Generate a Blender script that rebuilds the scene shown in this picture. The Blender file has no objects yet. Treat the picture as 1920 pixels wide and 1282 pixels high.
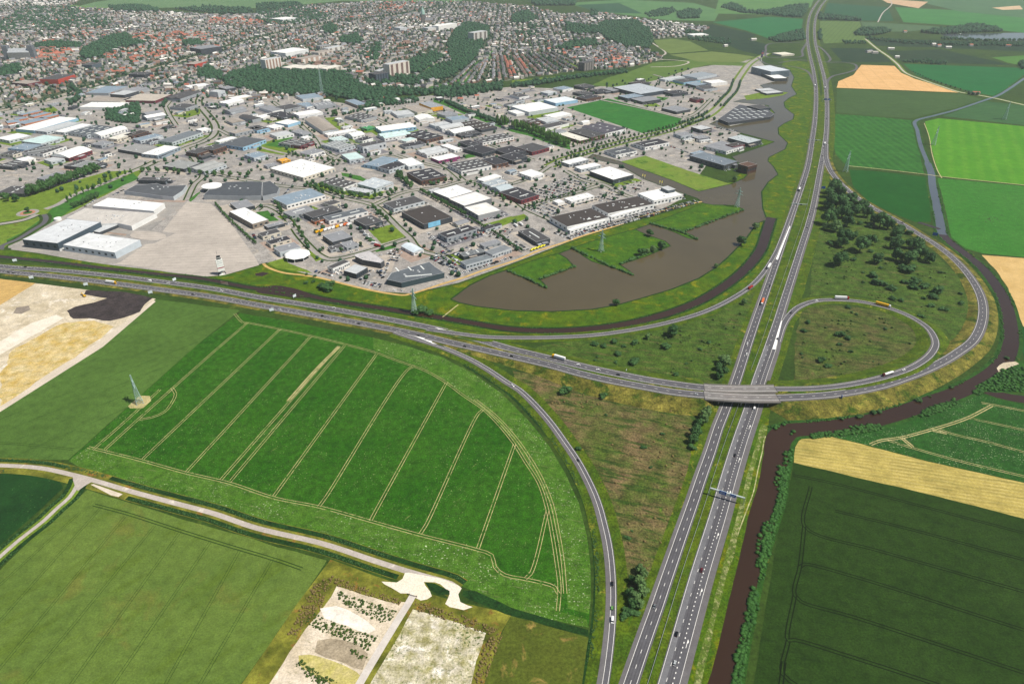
import bpy, bmesh, math, random
import numpy as np
from mathutils import Vector, noise

S = bpy.context.scene
COL = S.collection
R = math.radians
random.seed(7)
rng = np.random.default_rng(7)

# ------------------------------------------------------------------ camera
CAM_H, PITCH, FOC = 413.0, R(31.26), 1280.0          # metres, downward pitch, focal length (24 mm on 36 mm)
cd = bpy.data.cameras.new('aerial_camera')
cd.sensor_width, cd.lens, cd.clip_start, cd.clip_end = 36.0, 24.0, 1.0, 120000.0
cam = bpy.data.objects.new('aerial_camera', cd)
cam.location = (0, 0, CAM_H)
cam.rotation_euler = (math.pi / 2 - PITCH, 0, 0)
COL.objects.link(cam)
S.camera = cam

# ------------------------------------------------------------------ sky, sun, exposure
SUN_EL, SUN_AZ = R(57), R(109)       # azimuth clockwise from +y (the view direction): the sun stands to the right, slightly behind
W = bpy.data.worlds.new('World')
S.world = W
W.use_nodes = True
nt = W.node_tree
nt.nodes.clear()
sky = nt.nodes.new('ShaderNodeTexSky')
sky.sky_type = 'NISHITA'
sky.sun_disc = False
sky.sun_elevation, sky.sun_rotation = SUN_EL, SUN_AZ
sky.altitude, sky.air_density, sky.dust_density = 0, 1.0, 1.0
bgd = nt.nodes.new('ShaderNodeBackground')
bgd.inputs['Strength'].default_value = 0.065
wo = nt.nodes.new('ShaderNodeOutputWorld')
nt.links.new(sky.outputs[0], bgd.inputs[0])
nt.links.new(bgd.outputs[0], wo.inputs[0])
sd = bpy.data.lights.new('sun', 'SUN')
sd.energy, sd.angle, sd.color = 4.8, R(0.53), (1.0, 0.94, 0.84)
sun = bpy.data.objects.new('sun', sd)
sv = Vector((math.sin(SUN_AZ) * math.cos(SUN_EL), math.cos(SUN_AZ) * math.cos(SUN_EL), math.sin(SUN_EL)))
sun.rotation_euler = sv.to_track_quat('Z', 'Y').to_euler()
sun.location = (300, 200, 900)
COL.objects.link(sun)
S.view_settings.view_transform = 'Standard'
S.view_settings.look = 'None'
S.view_settings.gamma = 1.0
S.view_settings.exposure = 0.18
S.view_settings.use_curve_mapping = False
S.render.engine = 'CYCLES'
S.cycles.max_bounces = 5
S.cycles.diffuse_bounces = 2
S.cycles.glossy_bounces = 2
S.cycles.volume_bounces = 1
S.cycles.transparent_max_bounces = 6

# ------------------------------------------------------------------ surveying: where a mark seen in the photograph stands on the ground
def ray(px, py):
    u, v = (px - 960) / FOC, (py - 641) / FOC
    return u, math.cos(PITCH) - v * math.sin(PITCH), -math.sin(PITCH) - v * math.cos(PITCH)

def G(px, py, z=0.0):
    a, b, c = ray(px, py)
    t = (z - CAM_H) / c
    return Vector((t * a, t * b, z))

def P(w):
    d = (w[0], w[1], w[2] - CAM_H)
    zc = d[1] * math.cos(PITCH) - d[2] * math.sin(PITCH)
    yc = d[1] * math.sin(PITCH) + d[2] * math.cos(PITCH)
    return 960 + FOC * d[0] / zc, 641 - FOC * yc / zc

# sheets of the survey: origin and scale
TILES = {11: (0, 0, 4), 12: (480, 0, 4), 13: (960, 0, 4), 14: (1440, 0, 4), 21: (0, 320, 4), 22: (480, 320, 4), 23: (960, 320, 4), 24: (1440, 320, 4),
         31: (0, 640, 4), 32: (480, 640, 4), 33: (960, 640, 4), 34: (1440, 640, 4), 41: (0, 960, 3.98), 42: (480, 960, 3.98), 43: (960, 960, 3.98),
         44: (1440, 960, 3.98), 0: (0, 0, 1)}

def T(t, x, y):
    ox, oy, s = TILES[t]
    return ox + x / s, oy + y / s

def TT(t, flat):
    return [T(t, flat[i], flat[i + 1]) for i in range(0, len(flat), 2)]

def in_poly(x, y, poly):
    c = False
    n = len(poly)
    j = n - 1
    for i in range(n):
        xi, yi = poly[i]
        xj, yj = poly[j]
        if (yi > y) != (yj > y) and x < (xj - xi) * (y - yi) / (yj - yi) + xi:
            c = not c
        j = i
    return c

# ------------------------------------------------------------------ colours and materials
def lin(h):
    h = h.lstrip('#')
    o = []
    for i in (0, 2, 4):
        c = int(h[i:i + 2], 16) / 255
        o.append(c / 12.92 if c <= 0.04045 else ((c + 0.055) / 1.055) ** 2.4)
    return (*o, 1.0)

class N:
    """tiny wrapper for building node trees"""
    def __init__(s, name):
        s.m = bpy.data.materials.new(name)
        s.m.use_nodes = True
        s.t = s.m.node_tree
        s.b = s.t.nodes['Principled BSDF']
        s.pos = None
    def n(s, typ, **kw):
        x = s.t.nodes.new(typ)
        for k, v in kw.items():
            setattr(x, k, v)
        return x
    def l(s, a, b):
        s.t.links.new(a, b)
    def P(s):
        if s.pos is None:
            s.pos = s.n('ShaderNodeNewGeometry').outputs['Position']
        return s.pos
    def noise(s, size, detail=3, rough=0.55, vec=None, dist=0.0):
        x = s.n('ShaderNodeTexNoise')
        x.inputs['Scale'].default_value = 1.0 / size
        x.inputs['Detail'].default_value = detail
        x.inputs['Roughness'].default_value = rough
        x.inputs['Distortion'].default_value = dist
        s.l(vec if vec is not None else s.P(), x.inputs['Vector'])
        return x.outputs['Fac']
    def ramp(s, fac, lo, hi, a=0.0, b=1.0):
        x = s.n('ShaderNodeMapRange')
        x.inputs['From Min'].default_value = lo
        x.inputs['From Max'].default_value = hi
        x.inputs['To Min'].default_value = a
        x.inputs['To Max'].default_value = b
        s.l(fac, x.inputs['Value'])
        return x.outputs['Result']
    def mix(s, fac, a, b, mode='MIX'):
        x = s.n('ShaderNodeMix', data_type='RGBA', blend_type=mode)
        for sock, v in ((x.inputs[0], fac), (x.inputs[6], a), (x.inputs[7], b)):
            if isinstance(v, (int, float)):
                sock.default_value = v
            elif isinstance(v, tuple):
                sock.default_value = v
            else:
                s.l(v, sock)
        return x.outputs[2]
    def math(s, op, a, b=0.0):
        x = s.n('ShaderNodeMath', operation=op)
        for sock, v in ((x.inputs[0], a), (x.inputs[1], b)):
            if isinstance(v, (int, float)):
                sock.default_value = v
            else:
                s.l(v, sock)
        return x.outputs[0]
    def along(s, ang, period):
        """repeating 0..1 coordinate across lines that run at ANG degrees (0 = +x)"""
        d = s.n('ShaderNodeVectorMath', operation='DOT_PRODUCT')
        s.l(s.P(), d.inputs[0])
        d.inputs[1].default_value = (-math.sin(R(ang)) / period, math.cos(R(ang)) / period, 0)
        return d.outputs['Value']
    def stretched(s, ang, k):
        mp = s.n('ShaderNodeMapping', vector_type='POINT')
        mp.inputs['Rotation'].default_value = (0, 0, -R(ang))
        mp2 = s.n('ShaderNodeMapping', vector_type='POINT')
        mp2.inputs['Scale'].default_value = (1.0 / k, 1, 1)
        s.l(s.P(), mp.inputs['Vector'])
        s.l(mp.outputs[0], mp2.inputs['Vector'])
        return mp2.outputs[0]

def veg(h):
    """base colour of a plant cover from its sunlit look"""
    c = lin(h)
    return (c[0] * .58, c[1] * .56, c[2] * .4, 1) if c[1] > c[0] and c[1] > c[2] * 1.12 else c

def land(name, a, b, big=55, fine=2.6, amp=0.35, streak=None, lines=None, speck=None, patch=None, rough=0.95, contrast=(0.35, 0.65)):
    """ground cover: two colours in big soft patches, fine grain, optional streaks along a direction, drilled lines, specks, patches"""
    k = N(name)
    col = k.mix(k.ramp(k.noise(big, 5, 0.6), *contrast), veg(a), veg(b))
    if patch:                                  # (colour, size, threshold)
        f = k.ramp(k.noise(patch[1], 5, 0.65, dist=0.6), patch[2], patch[2] + 0.1)
        col = k.mix(f, col, veg(patch[0]))
    if streak:                                 # (angle, colour, width m, length factor, threshold[, opacity])
        f = k.ramp(k.noise(streak[2], 4, 0.6, vec=k.stretched(streak[0], streak[3])), streak[4], streak[4] + 0.12)
        f = k.math('MULTIPLY', f, streak[5] if len(streak) > 5 else 0.8)
        col = k.mix(f, col, veg(streak[1]))
    if lines:                                  # (angle, period, colour, half width as a share of the period, opacity)
        fr = k.math('FRACT', k.along(lines[0], lines[1]))
        d = k.math('ABSOLUTE', k.math('SUBTRACT', fr, 0.5))
        f = k.ramp(d, lines[3] * 1.6, lines[3] * 0.6)
        f = k.math('MULTIPLY', f, lines[4])
        f = k.math('MULTIPLY', f, k.ramp(k.noise(24, 3), 0.3, 0.6))
        col = k.mix(f, col, veg(lines[2]))
    if speck:                                  # (colour, size, threshold)
        zone = k.ramp(k.noise(speck[1] * 22, 3), 0.38, 0.62)
        f = k.math('MULTIPLY', k.ramp(k.noise(speck[1], 2), speck[2], speck[2] + 0.06), zone)
        col = k.mix(f, col, lin(speck[0]))
    g = k.ramp(k.noise(fine, 3, 0.75), 0.28, 0.72, 1 - amp * 1.1, 1 + amp * 1.1)
    g2 = k.ramp(k.noise(fine * 5, 3, 0.6), 0.3, 0.7, 1 - amp * 0.6, 1 + amp * 0.6)
    gg = k.n('ShaderNodeCombineColor')
    m = k.math('MULTIPLY', g, g2)
    for i in range(3):
        k.l(m, gg.inputs[i])
    col = k.mix(1.0, col, gg.outputs[0], 'MULTIPLY')
    k.l(col, k.b.inputs['Base Color'])
    k.b.inputs['Roughness'].default_value = rough
    k.b.inputs['Specular IOR Level'].default_value = 0.15
    return k.m

_pc = {}
def paint(col, rough=0.6, metal=0.0, vary=0.12, size=9.0):
    """weathered coating of one colour"""
    key = (col, rough, metal, vary)
    if key in _pc:
        return _pc[key]
    k = N('coating_' + col.strip('#'))
    c = lin(col)
    d = tuple(x * (1 - vary * 1.5) for x in c[:3]) + (1,)
    u = tuple(min(1, x * (1 + vary)) for x in c[:3]) + (1,)
    cc = k.mix(k.ramp(k.noise(size, 4, 0.65), 0.32, 0.68), d, u)
    g = k.ramp(k.noise(1.1, 2), 0.3, 0.7, 1 - vary * 0.5, 1 + vary * 0.5)
    gg = k.n('ShaderNodeCombineColor')
    for i in range(3):
        k.l(g, gg.inputs[i])
    cc = k.mix(1.0, cc, gg.outputs[0], 'MULTIPLY')
    k.l(cc, k.b.inputs['Base Color'])
    k.b.inputs['Roughness'].default_value = rough
    k.b.inputs['Metallic'].default_value = metal
    k.b.inputs['Specular IOR Level'].default_value = 0.3
    _pc[key] = k.m
    return k.m

def roofing(col, vary=0.12):
    key = ('roof', col)
    if key not in _pc:
        k = N('roofing_' + col.strip('#'))
        o = k.n('ShaderNodeTexCoord').outputs['Object']
        sp = k.n('ShaderNodeSeparateXYZ')
        k.l(o, sp.inputs[0])
        wn = k.n('ShaderNodeTexWhiteNoise', noise_dimensions='2D')
        cb = k.n('ShaderNodeCombineXYZ')
        k.l(k.math('FLOOR', k.math('DIVIDE', sp.outputs[0], 7.0)), cb.inputs[0])
        k.l(k.math('FLOOR', k.math('DIVIDE', sp.outputs[1], 21.0)), cb.inputs[1])
        k.l(cb.outputs[0], wn.inputs['Vector'])
        f = k.math('ADD', k.math('MULTIPLY', wn.outputs['Value'], .14), k.ramp(k.noise(9, 4, .65), .3, .7, .82, 1.05))
        f = k.math('MULTIPLY', f, k.ramp(k.noise(1.6, 2), .3, .7, .93, 1.07))
        fr = k.math('ABSOLUTE', k.math('SUBTRACT', k.math('FRACT', k.math('DIVIDE', sp.outputs[0], 7.0)), .5))
        f = k.math('MULTIPLY', f, k.ramp(fr, .47, .485, 1.0, .86))
        gg = k.n('ShaderNodeCombineColor')
        for i in range(3): k.l(f, gg.inputs[i])
        k.l(k.mix(1.0, lin(col), gg.outputs[0], 'MULTIPLY'), k.b.inputs['Base Color'])
        k.b.inputs['Roughness'].default_value = .75
        k.b.inputs['Specular IOR Level'].default_value = .3
        _pc[key] = k.m
    return _pc[key]

def foliage(name, a, b, tone=0.5):
    k = N(name)
    rnd = k.n('ShaderNodeNewGeometry').outputs['Random Per Island']
    oi = k.n('ShaderNodeObjectInfo').outputs['Random']
    f = k.math('ADD', k.math('MULTIPLY', rnd, 0.45), k.math('MULTIPLY', k.ramp(k.noise(7, 3), 0.3, 0.7), 0.35))
    f = k.math('ADD', f, k.math('MULTIPLY', oi, 0.3))
    k.l(k.mix(f, lin(a), lin(b)), k.b.inputs['Base Color'])
    k.b.inputs['Roughness'].default_value = 0.75
    k.b.inputs['Specular IOR Level'].default_value = 0.2
    return k.m

def water_mat(name, col, rough=0.06, wave=3.0, strength=0.05):
    k = N(name)
    c = lin(col)
    d = tuple(x * 0.8 for x in c[:3]) + (1,)
    k.l(k.mix(k.ramp(k.noise(120, 4), 0.3, 0.7), c, d), k.b.inputs['Base Color'])
    k.b.inputs['Roughness'].default_value = rough
    k.b.inputs['IOR'].default_value = 1.38
    bp = k.n('ShaderNodeBump')
    bp.inputs['Strength'].default_value = strength
    bp.inputs['Distance'].default_value = 0.4
    k.l(k.noise(wave, 4, 0.6), bp.inputs['Height'])
    k.l(bp.outputs[0], k.b.inputs['Normal'])
    return k.m

# ------------------------------------------------------------------ objects
def tag(o, label=None, cat=None, kind=None, group=None):
    if label: o['label'] = label
    if cat: o['category'] = cat
    if kind: o['kind'] = kind
    if group: o['group'] = group
    return o

def empty(name, loc=(0, 0, 0), rz=0.0, label=None, cat=None, group=None):
    o = bpy.data.objects.new(name, None)
    o.empty_display_size = 1
    o.location = loc
    o.rotation_euler = (0, 0, rz)
    COL.objects.link(o)
    return tag(o, label, cat, None, group)

def link(name, me, parent=None, loc=None, rz=None, scale=None):
    o = bpy.data.objects.new(name, me)
    if parent is not None: o.parent = parent
    if loc is not None: o.location = loc
    if rz is not None: o.rotation_euler = (0, 0, rz)
    if scale is not None: o.scale = scale
    COL.objects.link(o)
    return o

class MB:
    """collects quads, boxes, bars and prisms; build() makes ONE mesh object of them"""
    def __init__(s):
        s.v, s.f, s.mi = [], [], []
    def face(s, pts, mi=0):
        i = len(s.v)
        s.v += [tuple(p) for p in pts]
        s.f.append(tuple(range(i, i + len(pts))))
        s.mi.append(mi)
    def idx(s, verts, faces, mi=0):
        i = len(s.v)
        s.v += [tuple(p) for p in verts]
        for f in faces:
            s.f.append(tuple(i + k for k in f))
            s.mi.append(mi)
    def box(s, x0, y0, z0, x1, y1, z1, mi=0, top=None):
        """top = inset (dx, dy) of the upper face"""
        dx, dy = top or (0, 0)
        v = [(x0, y0, z0), (x1, y0, z0), (x1, y1, z0), (x0, y1, z0), (x0 + dx, y0 + dy, z1), (x1 - dx, y0 + dy, z1), (x1 - dx, y1 - dy, z1), (x0 + dx, y1 - dy, z1)]
        s.idx(v, [(0, 3, 2, 1), (4, 5, 6, 7), (0, 1, 5, 4), (1, 2, 6, 5), (2, 3, 7, 6), (3, 0, 4, 7)], mi)
    def bar(s, p, q, w, mi=0):
        p, q = Vector(p), Vector(q)
        d = q - p
        if d.length < 1e-6: return
        a = d.cross(Vector((0, 0, 1)))
        if a.length < 1e-4: a = Vector((1, 0, 0))
        a.normalize()
        b = d.cross(a).normalized()
        a *= w / 2
        b *= w / 2
        v = [p + a + b, p - a + b, p - a - b, p + a - b, q + a + b, q - a + b, q - a - b, q + a - b]
        s.idx(v, [(0, 1, 2, 3), (7, 6, 5, 4), (0, 4, 5, 1), (1, 5, 6, 2), (2, 6, 7, 3), (3, 7, 4, 0)], mi)
    def cyl(s, c, r, z0, z1, n=12, mi=0, r2=None):
        r2 = r if r2 is None else r2
        v = [(c[0] + r * math.cos(2 * math.pi * i / n), c[1] + r * math.sin(2 * math.pi * i / n), z0) for i in range(n)]
        v += [(c[0] + r2 * math.cos(2 * math.pi * i / n), c[1] + r2 * math.sin(2 * math.pi * i / n), z1) for i in range(n)]
        s.idx(v, [(i, (i + 1) % n, n + (i + 1) % n, n + i) for i in range(n)] + [tuple(range(n - 1, -1, -1)), tuple(range(n, 2 * n))], mi)
    def mesh(s, name, mats):
        me = bpy.data.meshes.new(name)
        me.from_pydata(s.v, [], s.f)
        for m in (mats if isinstance(mats, (list, tuple)) else [mats]):
            me.materials.append(m)
        if any(s.mi): me.polygons.foreach_set('material_index', s.mi)
        me.update()
        return me
    def build(s, name, mats, parent=None, **kw):
        return link(name, s.mesh(name, mats), parent, **kw)

def catmull(pts, step=6.0, closed=False):
    p = [np.array(q, float) for q in pts]
    n = len(p)
    out = []
    for i in range(n if closed else n - 1):
        if closed:
            a, b, c, d = p[i - 1], p[i], p[(i + 1) % n], p[(i + 2) % n]
        else:
            b, c = p[i], p[i + 1]
            a = p[i - 1] if i else 2 * b - c
            d = p[i + 2] if i + 2 < n else 2 * c - b
        m = max(1, int(np.linalg.norm(c - b) / step))
        # centripetal knots keep the curve from overshooting between unevenly spaced survey points
        t0 = 0.0
        t1 = t0 + max(1e-3, np.linalg.norm(b - a)) ** 0.5
        t2 = t1 + max(1e-3, np.linalg.norm(c - b)) ** 0.5
        t3 = t2 + max(1e-3, np.linalg.norm(d - c)) ** 0.5
        for j in range(m):
            t = t1 + (t2 - t1) * j / m
            A1 = (t1 - t) / (t1 - t0) * a + (t - t0) / (t1 - t0) * b
            A2 = (t2 - t) / (t2 - t1) * b + (t - t1) / (t2 - t1) * c
            A3 = (t3 - t) / (t3 - t2) * c + (t - t2) / (t3 - t2) * d
            B1 = (t2 - t) / (t2 - t0) * A1 + (t - t0) / (t2 - t0) * A2
            B2 = (t3 - t) / (t3 - t1) * A2 + (t - t1) / (t3 - t1) * A3
            out.append((t2 - t) / (t2 - t1) * B1 + (t - t1) / (t2 - t1) * B2)
    if not closed: out.append(p[-1])
    return out

_lay = [0]
def sheet(name, pts, mat, z, label=None, cat=None, smooth=False, jitter=0.0, kind='structure', parent=None, step=8.0):
    """a flat piece of ground outlined by survey marks"""
    _lay[0] += 1
    z = z + 0.0007 * (_lay[0] % 40)
    w = [tuple(G(x, y, z)) for x, y in pts]
    if smooth:
        w = [tuple(q) for q in catmull(w, step, True)]
    if jitter:
        o = []
        for i in range(len(w)):
            a, b = Vector(w[i]), Vector(w[(i + 1) % len(w)])
            m = max(1, int((b - a).length / step))
            for j in range(m):
                q = a.lerp(b, j / m)
                nv = noise.noise_vector(q * 0.045) + noise.noise_vector(q * 0.16) * 0.5
                o.append((q.x + nv.x * jitter, q.y + nv.y * jitter, z))
        w = o
    me = bpy.data.meshes.new(name)
    bm = bmesh.new()
    vs = [bm.verts.new(p) for p in w]
    f = bm.faces.new(vs)
    bm.normal_update()
    if f.normal.z < 0: f.normal_flip()
    bmesh.ops.triangulate(bm, faces=[f])
    bm.to_mesh(me)
    bm.free()
    me.materials.append(mat)
    o = link(name, me, parent)
    return tag(o, label, cat if parent is None else None, kind)

class Road:
    def __init__(s, marks, step=7.0, z=0.25):
        """marks: (px, py[, height])"""
        w = [np.array(G(m[0], m[1], (m[2] if len(m) > 2 else 0) + z)) for m in marks]
        p = catmull(w, step)
        s.p = np.array(p)
        d = np.gradient(s.p[:, :2], axis=0)
        d /= np.linalg.norm(d, axis=1)[:, None] + 1e-9
        s.t = d
        s.n = np.stack([d[:, 1], -d[:, 0]], 1)       # to the right of the direction of the marks
        seg = np.linalg.norm(np.diff(s.p[:, :2], axis=0), axis=1)
        s.s = np.concatenate([[0], np.cumsum(seg)])
        s.len = s.s[-1]
    def at(s, d, off=0.0, dz=0.0):
        x, y, z = (np.interp(d, s.s, s.p[:, i]) for i in range(3))
        nx, ny = np.interp(d, s.s, s.n[:, 0]), np.interp(d, s.s, s.n[:, 1])
        return Vector((x + nx * off, y + ny * off, z + dz))
    def dirn(s, d):
        return Vector((np.interp(d, s.s, s.t[:, 0]), np.interp(d, s.s, s.t[:, 1]), 0)).normalized()
    def near(s, q):
        i = int(np.argmin((s.p[:, 0] - q[0]) ** 2 + (s.p[:, 1] - q[1]) ** 2))
        off = (q[0] - s.p[i, 0]) * s.n[i, 0] + (q[1] - s.p[i, 1]) * s.n[i, 1]
        return s.s[i], off
    def d_at(s, px, py, z=0.0):
        return s.near(G(px, py, z))[0]
    def strip(s, name, o1, o2, mat, dz=0.0, parent=None, s0=0.0, s1=None, label=None, cat=None, kind='structure', flat=None):
        s1 = s.len if s1 is None else s1
        ds = [s0] + [x for x in s.s if s0 < x < s1] + [s1]
        f1 = o1 if callable(o1) else (lambda d: o1)
        f2 = o2 if callable(o2) else (lambda d: o2)
        v, f = [], []
        for i, d in enumerate(ds):
            a, b = s.at(d, f1(d), dz), s.at(d, f2(d), dz)
            if flat is not None: a.z = b.z = flat
            v += [tuple(a), tuple(b)]
            if i: f.append((2 * i - 2, 2 * i - 1, 2 * i + 1, 2 * i))
        me = bpy.data.meshes.new(name)
        me.from_pydata(v, [], f)
        if me.polygons and me.polygons[0].normal.z < 0: me.flip_normals()
        me.materials.append(mat)
        return tag(link(name, me, parent), label, cat if parent is None else None, kind if parent is None else None)
    def dashes(s, name, off, ln, gap, w, mat, dz, parent, s0=0.0, s1=None):
        s1 = s.len if s1 is None else s1
        m = MB()
        d = s0
        fo = off if callable(off) else (lambda d: off)
        while d + ln < s1:
            m.face([s.at(d, fo(d) - w / 2, dz), s.at(d, fo(d) + w / 2, dz), s.at(d + ln, fo(d + ln) + w / 2, dz), s.at(d + ln, fo(d + ln) - w / 2, dz)])
            d += ln + gap
        if m.f:
            return m.build(name, mat, parent)
# ------------------------------------------------------------------ materials of the land
m_grass = land('meadow_grass', '#47632a', '#385525', 80, 4, 0.45, patch=('#5d7330', 60, 0.6))
m_verge = land('roadside_grass', '#667c1c', '#4a6c1e', 22, 1.8, 0.55, patch=('#837e30', 14, 0.6), streak=(65, '#34511c', 3, 6, 0.55, 0.6))
m_verge2 = land('lush_grass', '#637f12', '#44701a', 30, 1.8, 0.5, patch=('#828a18', 22, 0.54))
m_dark = land('ditch_growth', '#1f4423', '#2a5226', 12, 1.6, 0.6)
m_yellow = land('dry_embankment_grass', '#7a7232', '#5e642c', 14, 1.8, 0.65, patch=('#45601f', 22, 0.52))
m_wild = land('rough_wild_growth', '#6b5a3e', '#5a7032', 34, 1.8, 0.7, streak=(160, '#3a5a22', 5, 6, 0.5, 0.9), patch=('#5e7a30', 22, 0.58))
m_wild2 = land('rough_green_growth', '#587632', '#45642a', 26, 1.8, 0.7, streak=(165, '#5a5632', 4, 7, 0.54, 0.8), patch=('#55732a', 20, 0.6))
m_wild3 = land('rough_brown_green_growth', '#587232', '#54502e', 28, 1.8, 0.7, streak=(165, '#375622', 4, 7, 0.5, 0.85), patch=('#6b5a3a', 16, 0.64))
m_asph = land('porous_asphalt', '#5c5b5f', '#565559', 40, 1.6, 0.12, rough=0.85, streak=None)
m_asph2 = land('worn_asphalt', '#727275', '#67676a', 30, 1.6, 0.14, rough=0.85)
m_should = land('old_shoulder_asphalt', '#686667', '#625f60', 40, 1.8, 0.12, rough=0.9)
m_conc = land('bridge_concrete', '#a39d94', '#958f88', 12, 1.3, 0.14, rough=0.85)
m_lane = land('pale_concrete_road', '#b3aaa2', '#a79e95', 20, 1.6, 0.16, patch=('#c9c1b4', 14, 0.58))
m_street = land('street_paving', '#8d8a86', '#9a948d', 30, 2.5, 0.2)
m_pave = land('industrial_yards', '#a09b95', '#888480', 24, 2.5, 0.35, patch=('#aca295', 30, 0.56), speck=('#5f5f5d', 3, 0.6))
m_park = land('car_park_paving', '#b4aba1', '#a59d94', 60, 2.2, 0.14, lines=(6, 9.5, '#8f8880', 0.07, 0.75), streak=(6, '#948d83', 3, 7, 0.6, 0.6))
m_town = land('town_ground', '#5d6b58', '#465c44', 40, 6, 0.4, patch=('#8b8780', 30, 0.55))
m_sand = land('bare_sand', '#c9bda6', '#b0a389', 30, 2.2, 0.28, patch=('#d8cfc0', 18, 0.56), streak=(20, '#9f9179', 4, 6, 0.6, 0.6))
m_path = land('sandy_path', '#bfa065', '#b3955c', 14, 2, 0.25, patch=('#8f9a3e', 12, 0.66))
m_tan = land('wheel_rutted_soil', '#b5a87a', '#9d9464', 9, 1.2, 0.35, patch=('#4c7a30', 5, 0.56))
m_rut = land('dark_wheel_ruts', '#34511f', '#3d5a28', 9, 1.2, 0.3)
m_rut2 = land('deep_wheel_ruts', '#0d1a07', '#14240c', 9, 1.2, 0.3)
m_soil = land('dark_topsoil', '#352f30', '#443c3c', 16, 2, 0.5, streak=(35, '#241f21', 3, 6, 0.52, 0.7))
m_white = paint('#eeeeea', 0.7, vary=0.06, size=3)
m_mark = paint('#e6e4de', 0.8, vary=0.1, size=2)
m_lake = water_mat('brown_lake_water', '#574e38', 0.1, 2.5, 0.05)
m_river = water_mat('peaty_river_water', '#3a291e', 0.07, 2.5, 0.05)
m_reed = foliage('reed_leaves', '#2e5f2a', '#4f8a38')

# ------------------------------------------------------------------ the ground, one sheet out to the horizon
def ground():
    m = MB()
    k = 26000
    n = 10
    for i in range(n):
        for j in range(n):
            x0, x1 = -k + 2 * k * i / n, -k + 2 * k * (i + 1) / n
            y0, y1 = -6000 + (k + 12000) * j / n, -6000 + (k + 12000) * (j + 1) / n
            m.face([(x0, y0, 0), (x1, y0, 0), (x1, y1, 0), (x0, y1, 0)])
    tag(m.build('ground', m_grass), 'flat green farmland stretching to the horizon', 'ground', 'structure')
ground()

def field(label, pts, mat, z=0.06, **kw):
    kw.setdefault('jitter', .8)
    return sheet('field', pts, mat, z, label, 'field', **kw)

# ---- regions under everything else
TOWN = [(-300, -60), (0, 0), (150, 0), (130, 14), (330, 24), (420, 30), (480, 28), (560, 12), (700, 4), (880, 4), (1000, 14), (1050, 28), (1120, 24), (1180, 34), (1330, 52),
        (1300, 70), (1220, 74), (1210, 90), (1245, 112), (1160, 130), (1090, 132), (960, 150), (850, 166), (760, 172), (660, 180), (480, 190), (300, 180), (150, 180), (0, 205), (-400, 250)]
sheet('ground', TOWN, m_town, 0.02, 'grey and green ground of the town', 'town ground')
INDUSTRY = [(-500, 430), (-500, 280), (0, 203), (60, 190), (150, 172), (300, 150), (400, 120), (470, 110), (440, 160), (480, 176), (560, 182), (660, 196), (720, 190), (800, 180), (960, 163), (1090, 168), (1200, 150), (1300, 128), (1420, 110),
            (1462, 150), (1440, 190), (1400, 240), (1335, 295), (1280, 372), (1250, 388), (1100, 440), (970, 490), (860, 530), (770, 550), (690, 545), (560, 515), (500, 492), (380, 520), (200, 497), (0, 462)]
sheet('ground', INDUSTRY, m_pave, 0.03, 'paved grey yards of the business park', 'yard ground')

# ---- crops: near and middle
f1 = land('sugar_beet_crop', '#2f6a12', '#3d751c', 60, 1.3, 0.55, streak=(52, '#a3a778', 1.5, 9, 0.64, 0.7), speck=('#9caa72', 1.6, 0.655), patch=('#45782a', 40, 0.6))
f1b = land('thin_beet_headland', '#4c7e26', '#5d8a36', 20, 1.3, 0.55, streak=(-14, '#aeb496', 2.5, 7, 0.6, 0.6), speck=('#b4bb9c', 1.7, 0.625))
F1 = [(450, 587), (520, 598), (600, 614), (700, 633), (760, 648), (830, 670), (890, 702), (940, 737), (990, 787), (1030, 837), (1060, 887), (1085, 942), (1100, 1002), (1107, 1062), (1108, 1120), (1104, 1176),
      (1030, 1160), (960, 1143), (890, 1108), (830, 1085), (740, 1056), (660, 1028), (560, 1000), (450, 966), (340, 933), (240, 905), (170, 885), (128, 864), (377, 640)]
o_f1 = field('large bright green crop with pale double wheel tracks inside the curving slip road', F1, f1)
sheet('crop_headland', [(128, 864), (165, 838), (262, 863), (345, 886), (430, 906), (515, 934), (600, 951), (697, 978), (790, 1004), (895, 1031), (930, 1055), (945, 1078), (990, 1088), (1045, 1102), (1050, 1146), (1100, 1160), (1104, 1176),
                        (1030, 1160), (960, 1143), (890, 1108), (830, 1085), (740, 1056), (660, 1028), (560, 1000), (450, 966), (340, 933), (240, 905), (170, 885)], f1b, 0.075, parent=o_f1)
sheet('crop_headland', [(700, 633), (760, 648), (830, 670), (890, 702), (940, 737), (990, 787), (1030, 837), (1060, 887), (1085, 942), (1100, 1002), (1107, 1062), (1108, 1120), (1104, 1150), (1065, 1140), (1060, 1090), (1048, 1020), (1030, 945), (1000, 880), (965, 830),
                        (930, 788), (880, 745), (835, 713), (780, 684), (700, 655)], f1b, 0.075, parent=o_f1)
def tracks(pts, mat, parent, w=0.5, gap=2.4, z=0.11, name='wheel_track'):
    r = Road([(x, y, 0) for x, y in pts], 5.0, z)
    for sgn in (-1, 1):
        r.strip(name, sgn * gap / 2 - w / 2, sgn * gap / 2 + w / 2, mat, 0.0005 * random.random(), parent)
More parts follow.
